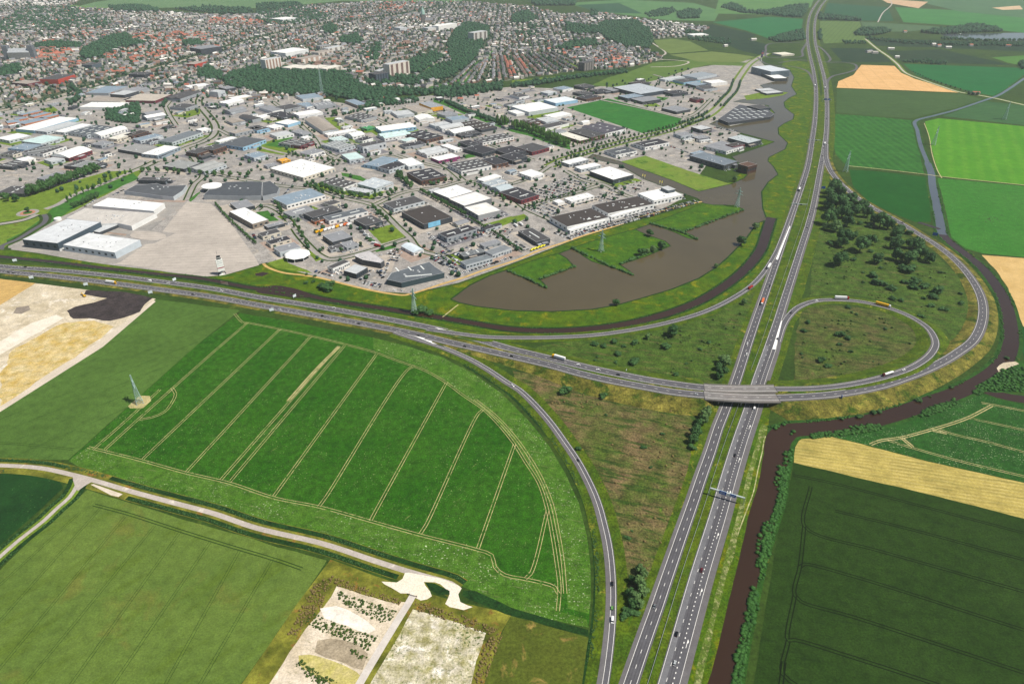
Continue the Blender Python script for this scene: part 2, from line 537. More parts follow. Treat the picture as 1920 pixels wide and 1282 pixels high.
for tr in ([(165, 838), (262, 862), (345, 885), (430, 905), (515, 933), (600, 950), (697, 977), (790, 1003), (895, 1030), (922, 1040), (928, 1062), (946, 1077), (990, 1086), (1040, 1100), (1047, 1112)],
           [(1046, 1145), (1049, 1100), (1043, 1050), (1035, 1000), (1025, 950), (1010, 905), (985, 865), (960, 826), (930, 790), (905, 766), (870, 742), (835, 716), (800, 696), (775, 686), (745, 676), (708, 662), (650, 646), (580, 629), (525, 617), (465, 605)],
           [(1060, 1112), (1055, 1050), (1045, 990), (1035, 945), (1015, 895), (985, 845), (960, 812), (930, 780), (890, 748)],
           [(197, 842), (262, 783), (330, 722), (400, 660), (465, 604)], [(268, 860), (400, 735), (525, 617)], [(349, 885), (583, 630)], [(415, 898), (635, 648)], [(430, 904), (646, 648)],
           [(513, 930), (706, 664)], [(598, 949), (612, 930), (768, 690), (778, 687)], [(695, 975), (703, 960), (837, 717)], [(788, 1000), (798, 985), (897, 775), (906, 767)], [(896, 1028), (965, 832)], [(985, 1084), (995, 1075), (1027, 955)],
           [(322, 727), (329, 738), (322, 755), (308, 772), (285, 782), (262, 786)], [(175, 842), (240, 785), (300, 730)], [(440, 588), (455, 604), (465, 606)]):
    tracks(tr, m_tan, o_f1)
tracks([(540, 752), (600, 685), (636, 650)], m_tan, o_f1, 1.6, 2.4)

f2 = land('grey_green_grain', '#638a46', '#587c3d', 70, 1.5, 0.32, streak=(47, '#52763a', 3, 14, 0.6, 0.5), lines=(47, 24, '#44662f', 0.03, 0.6))
o_f2 = field('grey green grain field beside the bare sandy plot', [(292, 561), (450, 582), (377, 640), (128, 862), (60, 861), (0, 862), (-200, 850), (-150, 900), (-300, 890), (-260, 850), (0, 768), (190, 650)], f2)
tracks([(-60, 829), (0, 830), (60, 834), (138, 842)], m_rut, o_f2)
f3y = land('yellow_stubble', '#c3a263', '#b3935a', 30, 2, 0.22, lines=(12, 7, '#9c8048', 0.15, 0.5))
field('ochre stubble field beside the bare sandy plot', [(-400, 470), (0, 523), (67, 531), (0, 572), (-400, 700)], f3y)
o_f3 = sheet('ground', [(67, 531), (292, 560), (190, 648), (0, 768), (-500, 1000), (-400, 700), (0, 572)], m_sand, 0.065, 'bare pale sand of the building plot by the motorway', 'bare ground')
sheet('sandy_stripe', [(0, 760), (185, 640), (288, 563), (292, 565), (193, 650), (0, 772), (-200, 880), (-200, 866)], land('compact_sand', '#cbbfae', '#bdb19f', 20, 2, 0.15), 0.08, parent=o_f3)
sheet('sandy_stripe', [(0, 640), (60, 605), (105, 590), (120, 596), (60, 630), (0, 665), (-80, 700), (-80, 680)], land('white_sand', '#ddd5c6', '#d0c6b4', 14, 2, 0.15), 0.08, parent=o_f3)
sheet('dry_weeds', [(30, 650), (120, 605), (180, 600), (215, 612), (150, 662), (40, 735), (0, 760), (0, 700)], land('dry_weed_cover', '#b59a55', '#c6b58a', 14, 1.5, 0.35, streak=(40, '#8c8a35', 3, 5, 0.55, 0.7)), 0.085, parent=o_f3, jitter=4)
sheet('dark_soil_patch', [(160, 544), (225, 546), (285, 559), (262, 584), (232, 596), (207, 601), (170, 596), (137, 597), (125, 582), (140, 574), (175, 567), (197, 559), (172, 554), (155, 553)], m_soil, 0.09, parent=o_f3, jitter=3)
sheet('dark_soil_patch', [(30, 577), (55, 573), (58, 580), (40, 588), (25, 587)], land('damp_soil', '#8b8175', '#7d7369', 9, 2, 0.3), 0.09, parent=o_f3, jitter=3, smooth=True)

f4 = land('dark_potato_crop', '#1f4a25', '#26552a', 40, 1.6, 0.3, speck=('#7f9a60', 1.6, 0.7))
field('small dark green crop in the fork of the pale lanes', [(-250, 888), (0, 884), (62, 889), (112, 901), (119, 914), (75, 955), (0, 1022), (-250, 1240)], f4)
f5 = land('ripening_grain', '#6a8844', '#78944c', 60, 1.4, 0.3, patch=('#7d8a48', 50, 0.56), streak=(46, '#65802f', 14, 4, 0.52, 0.6))
F5 = [(164, 918), (250, 944), (350, 975), (450, 1003), (540, 1030), (613, 1050), (560, 1127), (500, 1215), (446, 1290), (400, 1370), (-700, 1500), (-500, 1400), (0, 1068), (80, 990)]
o_f5 = field('big olive green grain field with faint tramlines at the fork of the lanes', F5, f5)
tracks([(176, 946), (240, 963), (330, 992), (430, 1023), (520, 1050), (566, 1066)], m_rut, o_f5, 0.9)
for a, b in (((150, 960), (-60, 1150)), ((190, 950), (-60, 1230)), ((235, 967), (-40, 1300)), ((290, 985), (40, 1290)), ((338, 996), (120, 1300)), ((395, 1014), (200, 1300)), ((450, 1030), (300, 1300)), ((510, 1050), (370, 1290))):
    tracks([a, b], m_rut, o_f5, 0.35, 2.0)

m_dryg = land('dry_tussock_grass', '#7d7c2e', '#5f6a28', 16, 2, 0.45, patch=('#85602f', 14, 0.58))
sheet('ground', [(620, 1048), (700, 1078), (780, 1105), (860, 1128), (960, 1150), (940, 1185), (905, 1290), (880, 1370), (380, 1400), (447, 1290), (500, 1215), (560, 1127)], m_dryg, 0.065, 'dry tussocky grass round the sandy plots', 'rough grass')
m_chalk = land('white_flowering_waste_ground', '#c9c1ac', '#8f8a5c', 7, 1.3, 0.4, patch=('#e4ded2', 16, 0.56), speck=('#4f5f2c', 2.0, 0.55))
m_chalk2 = land('weedy_sand', '#d3c6b2', '#b9ab92', 14, 1.5, 0.25, patch=('#5d6a38', 8, 0.63), streak=(-22, '#7e8055', 3, 5, 0.6, 0.7))
o_sp = sheet('ground', [(631, 1100), (660, 1108), (700, 1120), (751, 1131), (753, 1126), (768, 1128), (735, 1190), (700, 1240), (668, 1290), (640, 1350), (450, 1350), (500, 1285), (560, 1200)], m_chalk2, 0.08, 'sandy waste plot with weedy mounds west of the concrete path', 'waste ground', jitter=2)
sheet('ground', [(776, 1141), (840, 1160), (912, 1186), (895, 1240), (880, 1290), (860, 1350), (650, 1350), (690, 1288), (735, 1210)], m_chalk, 0.08, 'white flowering waste plot east of the concrete path', 'waste ground', jitter=1.5)
for pts, mt in (([(600, 1140), (630, 1135), (690, 1165), (705, 1180), (690, 1187), (650, 1172), (608, 1158)], land('white_heap_sand', '#e2dcd2', '#d5ccbd', 6, 1.5, 0.2)), ([(560, 1228), (580, 1226), (680, 1270), (670, 1300), (600, 1270), (560, 1245)], land('mown_strip', '#b9ad74', '#a8a05a', 8, 1.5, 0.3)),
                ([(595, 1200), (650, 1200), (690, 1225), (680, 1255), (640, 1240), (590, 1222)], land('grey_mud', '#a2957f', '#92856f', 8, 1.5, 0.3))):
    sheet('mound_top', pts, mt, 0.1, parent=o_sp, smooth=True)
m_tus = land('tussock_meadow', '#6c7a33', '#59692a', 22, 2.2, 0.4, patch=('#86743d', 22, 0.57))
field('rough olive meadow beside the slip road', [(960, 1151), (1030, 1172), (1103, 1195), (1100, 1240), (1095, 1290), (1090, 1360), (880, 1360), (900, 1290), (930, 1205)], m_tus)

# ---- crops to the right
r1 = land('dark_winter_crop', '#2c4a18', '#345220', 50, 1.4, 0.38, patch=('#2c4a18', 60, 0.55), streak=(-13, '#22391a', 4, 14, 0.58, 0.5))
R1 = [(1489, 868), (1700, 917), (1920, 972), (2300, 1070), (2500, 1420), (1370, 1420), (1411, 1290), (1425, 1210), (1440, 1116), (1460, 990), (1475, 930)]
o_r1 = field('dark green crop with curving wheel ruts beside the brown river', R1, r1)
for tr in ([(1486, 890), (1560, 905), (1700, 941), (1925, 1000)], [(1520, 912), (1508, 985), (1530, 1001), (1640, 1030), (1925, 1110)], [(1640, 965), (1565, 957), (1700, 990), (1925, 1050)][1:],
           [(1500, 1062), (1508, 1057), (1600, 1080), (1925, 1182)], [(1508, 985), (1500, 1060), (1490, 1115), (1502, 1127), (1600, 1156), (1925, 1262)], [(1490, 1115), (1478, 1200), (1490, 1199), (1600, 1232), (1780, 1290)], [(1478, 1200), (1467, 1262), (1480, 1275), (1520, 1300)], [(1470, 1240), (1462, 1300)]):
    tracks(tr, m_rut2, o_r1, 0.75, 2.4)
r2 = land('straw_stubble', '#ab9a52', '#998a48', 40, 1.8, 0.25, lines=(-13.5, 4.6, '#c0ae6c', 0.18, 0.6), streak=(-13.5, '#857d40', 3.5, 16, 0.5, 0.75))
field('golden stubble band with straw lines at the river bend', [(1491, 838), (1497, 826), (1510, 818), (1547, 816), (1615, 832), (1740, 865), (1920, 905), (2250, 985), (2320, 1068), (1920, 971), (1700, 916), (1489, 867)], r2)
r3 = land('thinly_grown_beet', '#2a5f24', '#31682b', 40, 1.3, 0.5, speck=('#a5b08c', 1.4, 0.62))
R3 = [(1547, 815), (1600, 806), (1665, 797), (1720, 784), (1765, 767), (1815, 748), (1845, 738), (1920, 751), (2300, 830), (2260, 985), (1920, 904), (1740, 864), (1615, 831)]
o_r3 = field('green crop with branching pale tractor tracks at the river bend', R3, r3)
for tr, w in (([(1632, 833), (1650, 826), (1690, 820), (1740, 807), (1810, 785), (1860, 760)], 1.0), ([(1665, 825), (1720, 842), (1800, 864), (1930, 895)], 0.6), ([(1760, 804), (1785, 813), (1850, 828), (1930, 850)], 0.6), ([(1815, 783), (1880, 797), (1930, 808)], 0.5), ([(1840, 755), (1875, 761), (1930, 772)], 0.6), ([(1690, 820), (1712, 838)], 1.4), ([(1748, 806), (1775, 812)], 1.4)):
    tracks(tr, m_tan, o_r3, w)
r4 = land('ripe_wheat', '#c6a76f', '#b99a60', 30, 1.8, 0.14, streak=(70, '#d3b988', 3, 10, 0.6, 0.5))
field('pale wheat field beside the river at the outer ramp', [(1840, 478), (1920, 484), (2300, 510), (2500, 640), (1980, 640), (1918, 612), (1908, 585), (1890, 540), (1868, 507)], r4)
field('dark green crop below the pale wheat', [(1912, 612), (1925, 612), (2400, 660), (2500, 800), (1990, 740), (1922, 690)], land('deep_green_crop', '#1f5a2c', '#256332', 40, 2, 0.25), 0.062)
r5 = land('bright_pasture', '#3f8a32', '#48903a', 60, 2, 0.3, streak=(80, '#4f8f3a', 6, 12, 0.62, 0.5), speck=('#9fbf8f', 2, 0.7))
field('bright green pasture where a flock of birds is settled', [(1757, 334), (1920, 349), (2400, 390), (2400, 515), (1920, 482), (1842, 475), (1812, 466), (1784, 448), (1776, 407), (1765, 360)], r5)
r6 = land('lime_green_pasture', '#62ad2a', '#56a028', 80, 3, 0.2, lines=(62, 26, '#78b83c', 0.2, 0.5))
field('lime green pasture beyond the bright green pasture', [(1734, 228), (1760, 222), (1920, 237), (2400, 285), (2400, 380), (1920, 347), (1762, 331), (1752, 300)], r6)
field('blue green crop beyond the lime green pasture', [(1768, 218), (1850, 190), (1960, 203), (2400, 245), (2400, 280), (1920, 235)], land('blue_green_crop', '#41704a', '#4a7a50', 90, 4, 0.15, lines=(20, 24, '#38633f', 0.1, 0.4)))
r8 = land('drilled_green_crop', '#3a7d34', '#43883c', 60, 3, 0.25, lines=(86, 17, '#285f2a', 0.25, 0.6), streak=(86, '#8fa56a', 4, 14, 0.68, 0.6))
field('drilled green crop between the motorway and the straight canal', [(1567, 214), (1640, 219), (1710, 226), (1716, 250), (1724, 285), (1733, 326), (1640, 317), (1588, 312), (1567, 290), (1560, 260)], r8)
field('deep green crop inside the sweep of the outer ramp', [(1592, 318), (1640, 321), (1735, 332), (1742, 370), (1746, 416), (1715, 416), (1672, 399), (1630, 378), (1600, 350)], land('deep_emerald_crop', '#1c6022', '#226a27', 60, 2.5, 0.22))
field('grey green crop below the orange wheat', [(1569, 167), (1680, 171), (1800, 176), (1842, 186), (1790, 203), (1707, 222), (1640, 218), (1568, 211)], land('grey_green_crop', '#48693f', '#4f7146', 90, 4, 0.2))
field('orange ripe wheat field along the farm lane', [(1615, 122), (1677, 124), (1690, 137), (1715, 148), (1765, 163), (1798, 174), (1680, 169), (1569, 165), (1572, 153), (1600, 141)], land('orange_wheat', '#d4aa74', '#caa069', 60, 4, 0.12, lines=(75, 40, '#b58f5c', 0.05, 0.5)))
r12 = land('emerald_crop', '#1d7540', '#237d48', 90, 5, 0.14, streak=(40, '#2f8852', 6, 14, 0.6, 0.4))
field('emerald crop on the far side of the farm lane', [(1694, 120), (1800, 124), (1925, 128), (1920, 141), (1866, 181), (1818, 172), (1766, 156), (1718, 141)], r12)
orch = land('dark_orchard', '#2b4a38', '#304f3c', 60, 7, 0.3, lines=(80, 9, '#1f3a2c', 0.25, 0.7))
orch2 = land('dark_orchard_rows', '#33523c', '#2c4836', 60, 7, 0.3, lines=(8, 10, '#243d2e', 0.25, 0.7))
for lab, pts, mt in (('dark orchard block nearest to the orange wheat', [(1556, 90), (1652, 92), (1672, 117), (1580, 117)], orch), ('dark orchard block on the far side of the farm lane', [(1661, 97), (1765, 93), (1897, 122), (1830, 121), (1692, 116)], orch2),
                     ('long orchard strip in front of the pond', [(1622, 71), (1760, 76), (1920, 78), (2200, 84), (2200, 104), (1920, 97), (1765, 90), (1640, 86)], orch), ('pale striped meadow beside the motorway top end', [(1537, 40), (1612, 41), (1622, 72), (1618, 78), (1545, 82), (1538, 62)], land('striped_meadow', '#74935a', '#6a8a52', 60, 5, 0.12, lines=(62, 18, '#4f6f44', 0.12, 0.7))),
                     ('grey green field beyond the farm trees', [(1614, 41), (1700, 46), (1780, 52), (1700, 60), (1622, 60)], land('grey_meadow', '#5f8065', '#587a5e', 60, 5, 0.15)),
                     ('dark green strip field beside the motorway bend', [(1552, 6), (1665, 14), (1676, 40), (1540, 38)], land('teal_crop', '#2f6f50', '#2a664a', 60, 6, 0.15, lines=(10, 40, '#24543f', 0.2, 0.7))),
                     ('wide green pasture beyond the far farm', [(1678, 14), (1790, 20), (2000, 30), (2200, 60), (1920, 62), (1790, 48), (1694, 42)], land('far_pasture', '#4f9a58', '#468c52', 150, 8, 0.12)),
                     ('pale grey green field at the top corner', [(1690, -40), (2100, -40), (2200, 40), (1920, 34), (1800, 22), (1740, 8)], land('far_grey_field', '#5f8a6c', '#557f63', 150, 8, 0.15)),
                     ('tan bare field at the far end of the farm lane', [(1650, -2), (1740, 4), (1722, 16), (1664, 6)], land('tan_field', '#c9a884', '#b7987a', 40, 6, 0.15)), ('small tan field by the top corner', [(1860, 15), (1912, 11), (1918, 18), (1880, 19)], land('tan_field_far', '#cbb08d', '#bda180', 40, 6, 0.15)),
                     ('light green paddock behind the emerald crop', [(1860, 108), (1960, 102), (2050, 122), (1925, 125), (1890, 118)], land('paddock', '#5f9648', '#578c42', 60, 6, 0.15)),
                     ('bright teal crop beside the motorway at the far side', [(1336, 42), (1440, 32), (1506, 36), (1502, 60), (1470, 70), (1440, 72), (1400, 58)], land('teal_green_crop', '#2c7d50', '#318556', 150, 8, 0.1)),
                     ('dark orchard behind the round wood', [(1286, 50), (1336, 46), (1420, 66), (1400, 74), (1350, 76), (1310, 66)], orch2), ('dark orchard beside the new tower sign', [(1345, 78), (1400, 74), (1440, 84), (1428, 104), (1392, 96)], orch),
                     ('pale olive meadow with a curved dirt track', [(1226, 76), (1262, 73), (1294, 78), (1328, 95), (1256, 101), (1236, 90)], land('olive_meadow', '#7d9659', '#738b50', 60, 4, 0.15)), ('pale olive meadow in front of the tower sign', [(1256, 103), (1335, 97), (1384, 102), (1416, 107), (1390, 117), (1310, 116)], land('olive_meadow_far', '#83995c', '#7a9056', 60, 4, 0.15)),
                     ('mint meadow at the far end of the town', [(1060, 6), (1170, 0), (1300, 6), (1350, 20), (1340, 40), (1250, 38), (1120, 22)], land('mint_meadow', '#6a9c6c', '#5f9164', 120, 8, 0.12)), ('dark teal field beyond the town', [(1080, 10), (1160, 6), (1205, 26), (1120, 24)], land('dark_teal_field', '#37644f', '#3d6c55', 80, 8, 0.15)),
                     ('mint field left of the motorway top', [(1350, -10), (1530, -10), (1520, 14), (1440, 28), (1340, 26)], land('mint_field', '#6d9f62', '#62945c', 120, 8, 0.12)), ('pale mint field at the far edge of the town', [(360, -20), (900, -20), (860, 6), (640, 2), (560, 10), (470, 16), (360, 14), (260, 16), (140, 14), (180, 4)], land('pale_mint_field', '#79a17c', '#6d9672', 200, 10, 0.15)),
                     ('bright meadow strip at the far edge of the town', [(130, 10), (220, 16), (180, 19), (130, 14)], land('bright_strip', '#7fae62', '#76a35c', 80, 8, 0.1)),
                     ('bright green triangular field among the car firms', [(1062, 202), (1140, 185), (1280, 222), (1265, 240), (1205, 250), (1130, 225)], land('triangle_field', '#3f8d40', '#357f38', 50, 3, 0.22, patch=('#6f8f45', 40, 0.62))),
                     ('empty grass plot between the lake and the car firms', [(1162, 304), (1210, 292), (1290, 320), (1372, 346), (1310, 361), (1225, 333)], land('plot_grass', '#7fa544', '#8aa04e', 40, 2.5, 0.25, patch=('#4f7f2b', 30, 0.55)))):
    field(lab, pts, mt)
# small grass plots between the firms
m_plot = land('mown_plot', '#87a542', '#759436', 16, 1.8, 0.4, patch=('#7c7f3c', 18, 0.6))
m_plot2 = land('green_plot', '#448236', '#508c40', 18, 1.8, 0.35)
for i, (t, fl, mt) in enumerate(((22, (840, 445, 1040, 400, 1155, 485, 945, 548), 0), (22, (0, 310, 85, 300, 170, 375, 60, 385), 1), (22, (880, 590, 1020, 555, 1055, 575, 900, 612), 1), (22, (90, 690, 230, 650, 235, 690, 380, 745, 420, 770, 150, 730), 0), (22, (390, 610, 440, 600, 510, 660, 450, 680), 0),
                              (22, (640, 15, 780, 40, 840, 70, 800, 80, 650, 40), 1), (22, (1705, 405, 1920, 340, 1920, 385, 1780, 445), 0), (23, (0, 345, 90, 325, 125, 350, 60, 380, 0, 392), 0), (12, (510, 885, 590, 880, 735, 955, 620, 975), 0), (12, (20, 1080, 230, 1020, 270, 1025, 200, 1100, 340, 1110, 200, 1165, 0, 1130), 0),
                              (12, (60, 1090, 250, 1025, 280, 1030, 190, 1110), 1), (12, (680, 1030, 745, 1035, 740, 1060, 700, 1055), 0), (12, (1550, 1165, 1620, 1155, 1650, 1175, 1570, 1190), 1), (13, (980, 790, 1080, 775, 1120, 800, 1000, 800), 0), (13, (100, 880, 300, 820, 370, 835, 180, 900), 0),
                              (13, (760, 735, 820, 720, 840, 750, 790, 752), 1), (21, (1415, 225, 1475, 170, 1505, 155, 1480, 190, 1430, 235), 1), (11, (1290, 870, 1420, 830, 1500, 815, 1500, 855, 1400, 885), 0), (11, (620, 690, 720, 650, 740, 670, 640, 710), 1), (11, (300, 820, 400, 800, 440, 830, 350, 860), 0),
                              (12, (820, 950, 860, 945, 880, 970, 830, 975), 1), (13, (1085, 725, 1180, 735, 1140, 755, 1090, 755), 1), (21, (0, 520, 40, 505, 60, 560, 0, 600), 0), (12, (1260, 530, 1335, 480, 1470, 475, 1455, 500, 1400, 560, 1330, 570), 1), (13, (0, 605, 330, 575, 360, 600, 0, 645), 0),
                              (13, (360, 430, 520, 480, 520, 505, 470, 500), 0), (13, (320, 575, 800, 520, 860, 545, 400, 600), 1))):
    sheet('grass_plot', TT(t, fl), m_plot2 if mt else m_plot, 0.085, 'mown green plot between the business park buildings', 'grass plot', jitter=1.5).__setitem__('group', 'mown plots between the firms')
sheet('meadow', [(1110, 160), (1140, 146), (1180, 135), (1225, 118), (1300, 112), (1400, 118), (1395, 124), (1330, 122), (1300, 128), (1240, 148), (1200, 158), (1160, 165)], land('new_estate_meadow', '#6f9048', '#63853f', 60, 3, 0.2, patch=('#8d9a5a', 40, 0.6)), 0.05, 'meadow between the new houses and the car firms', 'meadow', jitter=4)
# ------------------------------------------------------------------ water, banks
def outline(name, pts, width, mat, z, closed=True, out=0.5, parent=None):
    w = [G(x, y, z) for x, y in (pts + [pts[0]] if closed else pts)]
    r = Road.__new__(Road)
    q = []
    for a, b in zip(w[:-1], w[1:]):
        m = max(1, int((b - a).length / 6))
        q += [a.lerp(b, i / m) for i in range(m)]
    q.append(w[-1])
    v, f = [], []
    for i, c in enumerate(q):
        a, b = q[max(0, i - 1)], q[min(len(q) - 1, i + 1)]
        d = (b - a)
        d.z = 0
        if d.length < 1e-6: d = Vector((1, 0, 0))
        d.normalize()
        nrm = Vector((d.y, -d.x, 0))
        k = width * (0.75 + 0.6 * abs(noise.noise(c * 0.09)))
        v += [tuple(c - nrm * k * (1 - out)), tuple(c + nrm * k * out)]
        if i: f.append((2 * i - 2, 2 * i - 1, 2 * i + 1, 2 * i))
    me = bpy.data.meshes.new(name)
    me.from_pydata(v, [], f)
    me.materials.append(mat)
    for p in me.polygons[:1]:
        if p.normal.z < 0: me.flip_normals()
    return tag(link(name, me, parent), None, None, None if parent else 'structure')

sheet('meadow', [(380, 522), (440, 512), (500, 494), (600, 520), (700, 545), (765, 553), (860, 533), (970, 493), (1100, 443), (1320, 379), (1420, 300), (1470, 110), (1530, 120), (1524, 200), (1515, 320), (1480, 420), (1440, 520), (1340, 590), (1200, 634), (1000, 638), (860, 615), (700, 582), (560, 556), (470, 545)],
      m_verge2, 0.045, 'lush meadow on the shores of the brown lake', 'meadow', smooth=False)
LAKE = [(845, 561), (880, 535), (917, 517), (950, 506), (1046, 476), (1072, 466), (1130, 448), (1191, 430), (1225, 418), (1300, 395), (1320, 382), (1307, 372), (1278, 362), (1210, 337), (1160, 309), (1102, 296), (1112, 289), (1160, 302), (1215, 322),
        (1260, 338), (1310, 359), (1371, 345), (1395, 334), (1402, 326), (1385, 306), (1372, 294), (1440, 271), (1452, 266), (1436, 262), (1395, 251), (1330, 233), (1345, 226), (1370, 237), (1440, 222), (1452, 212), (1440, 198), (1375, 191),
        (1395, 186), (1440, 183), (1440, 172), (1425, 160), (1463, 151), (1462, 140), (1452, 128), (1469, 126), (1481, 132), (1489, 145), (1484, 162), (1494, 177), (1480, 184), (1470, 192), (1472, 202), (1489, 215), (1487, 224), (1470, 232), (1459, 240), (1460, 252), (1477, 268),
        (1472, 280), (1442, 295), (1440, 302), (1450, 312), (1459, 327), (1440, 342), (1428, 360), (1430, 390), (1438, 412), (1420, 419), (1410, 432), (1397, 450), (1382, 465), (1362, 485), (1342, 502), (1310, 522), (1260, 542), (1210, 557), (1160, 571), (1110, 580), (1035, 584), (960, 582), (892, 574), (860, 567)]
sheet('water', LAKE, m_lake, 0.12, 'wide brown lake between the car firms and the motorway', 'lake')
outline('bank', LAKE, 2.6, m_dark, 0.14)
m_spit = land('island_grass', '#44741e', '#55801e', 26, 2, 0.5, patch=('#7c921e', 24, 0.56))
for lab, pts in (('grassy spit nearest to the motorway junction pylon', [(950, 507), (997, 527), (1012, 533), (1025, 541), (1022, 534), (1012, 524), (1077, 500), (1062, 484), (1046, 475), (1000, 488)]),
                 ('grassy peninsula with a pylon and a row of lakeside trees', [(1072, 465), (1110, 490), (1150, 502), (1172, 511), (1189, 517), (1180, 508), (1162, 496), (1210, 481), (1257, 461), (1247, 452), (1212, 440), (1191, 430), (1130, 446)]),
                 ('grassy peninsula reaching to the pylon on the far point', [(1220, 419), (1267, 436), (1288, 446), (1307, 450), (1300, 442), (1281, 435), (1322, 417), (1395, 394), (1380, 385), (1335, 384), (1318, 381), (1290, 393)])):
    sheet('peninsula', pts, m_spit, 0.16, lab, 'peninsula', jitter=1.0)
    outline('bank', pts, 2.2, m_dark, 0.17)
sheet('peninsula', [(1440, 171), (1452, 170), (1478, 174), (1468, 179), (1440, 184), (1400, 188), (1395, 180)], m_plot, 0.16, 'narrow green point with white moored pontoons', 'peninsula')

CANAL = [(1446, 408), (1437, 437), (1425, 470), (1397, 505), (1360, 535), (1310, 565), (1260, 585), (1185, 605), (1110, 616), (1035, 620), (960, 617), (905, 609), (855, 600), (792, 590), (730, 580), (655, 569), (605, 560), (575, 553), (540, 546), (475, 540), (375, 522), (300, 514), (200, 503), (100, 491), (0, 481), (-250, 458)]
canal = Road([(x, y, 0) for x, y in CANAL], 6, 0.12)
wc = lambda d: 7.5 - 3.6 * min(1, d / 900)
canal.strip('bank', lambda d: -wc(d) - 3, lambda d: wc(d) + 3, m_dark, 0.0)
canal.strip('water', lambda d: -wc(d), wc, m_river, 0.04, label='dark ditch curving between the lake strip and the slip road', cat='ditch')
sheet('water', [(476, 542), (495, 537), (515, 535), (540, 538), (575, 548), (590, 556), (560, 558), (520, 553), (485, 549)], m_river, 0.15, 'dark reedy pond beside the motorway ditch', 'pond', smooth=True)
sheet('water', [(478, 513), (492, 510), (505, 512), (492, 518), (480, 517)], m_river, 0.15, 'small dark pool beside the advertising mast', 'pond', smooth=True)

RIVER = [(1990, 110), (1920, 148), (1895, 165), (1870, 180), (1850, 187), (1790, 207), (1752, 217), (1717, 227), (1720, 245), (1727, 275), (1737, 300), (1746, 325), (1748, 345), (1753, 370), (1758, 395), (1763, 420), (1768, 440), (1785, 457), (1810, 476), (1840, 501), (1862, 527), (1878, 552), (1888, 577), (1894, 607), (1896, 640), (1886, 672), (1865, 696), (1832, 718), (1790, 738), (1740, 755), (1690, 773), (1640, 787), (1590, 796), (1527, 803), (1478, 808),
         (1460, 824), (1455, 852), (1447, 890), (1440, 930), (1428, 965), (1416, 1000), (1400, 1048), (1388, 1095), (1376, 1148), (1364, 1200), (1352, 1261), (1342, 1320), (1330, 1400)]
river = Road([(x, y, 0) for x, y in RIVER], 6, 0.12)
d_bend, d_mid = river.d_at(1478, 808), river.d_at(1750, 345)
wr = lambda d: 4.2 if d < d_mid - 150 else (6.5 + 3.6 * min(1, max(0, (d - d_mid) / (d_bend - d_mid))) ** 2 + (1.2 if d > d_bend else 0))
m_rbank = land('reed_bank', '#3c6a2a', '#2f5c2a', 14, 1.8, 0.5, patch=('#8a8d3c', 14, 0.6))
river.strip('bank', lambda d: -wr(d) - 4, lambda d: wr(d) + 4, m_rbank, 0.0)
m_skytint = water_mat('sky_tinted_canal_water', '#555c63', 0.07, 2.5, 0.05)  # grey-blue base colour paints in the sky's low-angle reflection on the brown water
d_cl = river.d_at(1768, 440)
river.strip('water', lambda d: -wr(d), wr, m_skytint, 0.04, None, 0, d_cl, label='grey straight canal between the crops', cat='canal')
river.strip('water', lambda d: -wr(d), wr, m_river, 0.04, None, d_cl, None, label='brown river winding round the junction', cat='river')
river.strip('bank_edge', lambda d: wr(d) + .2, lambda d: wr(d) + 1.1, land('dry_bank_edge', '#b9b58c', '#8f9457', 5, 1.5, .3), 0.05, None, d_bend + 20, None, 'pale dry edge of the river bank', 'bank')
branch = Road([(1832, 718, 0), (1852, 733, 0), (1890, 744, 0), (1990, 757, 0), (2200, 790, 0)], 6, 0.12)
branch.strip('bank', -10, 10, m_rbank, 0.001)
branch.strip('water', -7, 7, m_river, 0.045, label='side arm of the brown river by the reed island', cat='river')
side = Road([(1722, 417, 0), (1745, 424, 0), (1762, 430, 0)], 6, 0.12)
side.strip('water', -4, 4, m_river, 0.046, label='short side ditch by the outer ramp', cat='ditch')
POND = [(1765, 66), (1790, 64), (1850, 63), (1920, 62), (2050, 66), (2040, 76), (1920, 77), (1860, 76), (1800, 72)]
sheet('water', POND, m_skytint, 0.12, 'long pale pond behind the far orchards', 'pond', smooth=True)
sheet('reed_island', [(1827, 725), (1840, 716), (1862, 705), (1880, 690), (1905, 678), (1960, 668), (2100, 690), (2100, 740), (1960, 738), (1905, 736), (1870, 736), (1845, 733)], land('reed_bed', '#2c5a26', '#3f7530', 12, 1.6, 0.5, patch=('#7d8a3a', 10, 0.64)), 0.17, 'green reed island in the river bend', 'reed island', jitter=2)
sheet('mud_bank', [(1868, 690), (1880, 680), (1905, 677), (1912, 682), (1890, 690), (1872, 697)], m_sand, 0.175, 'small muddy shore by the reed island', 'mud bank', jitter=1.5)

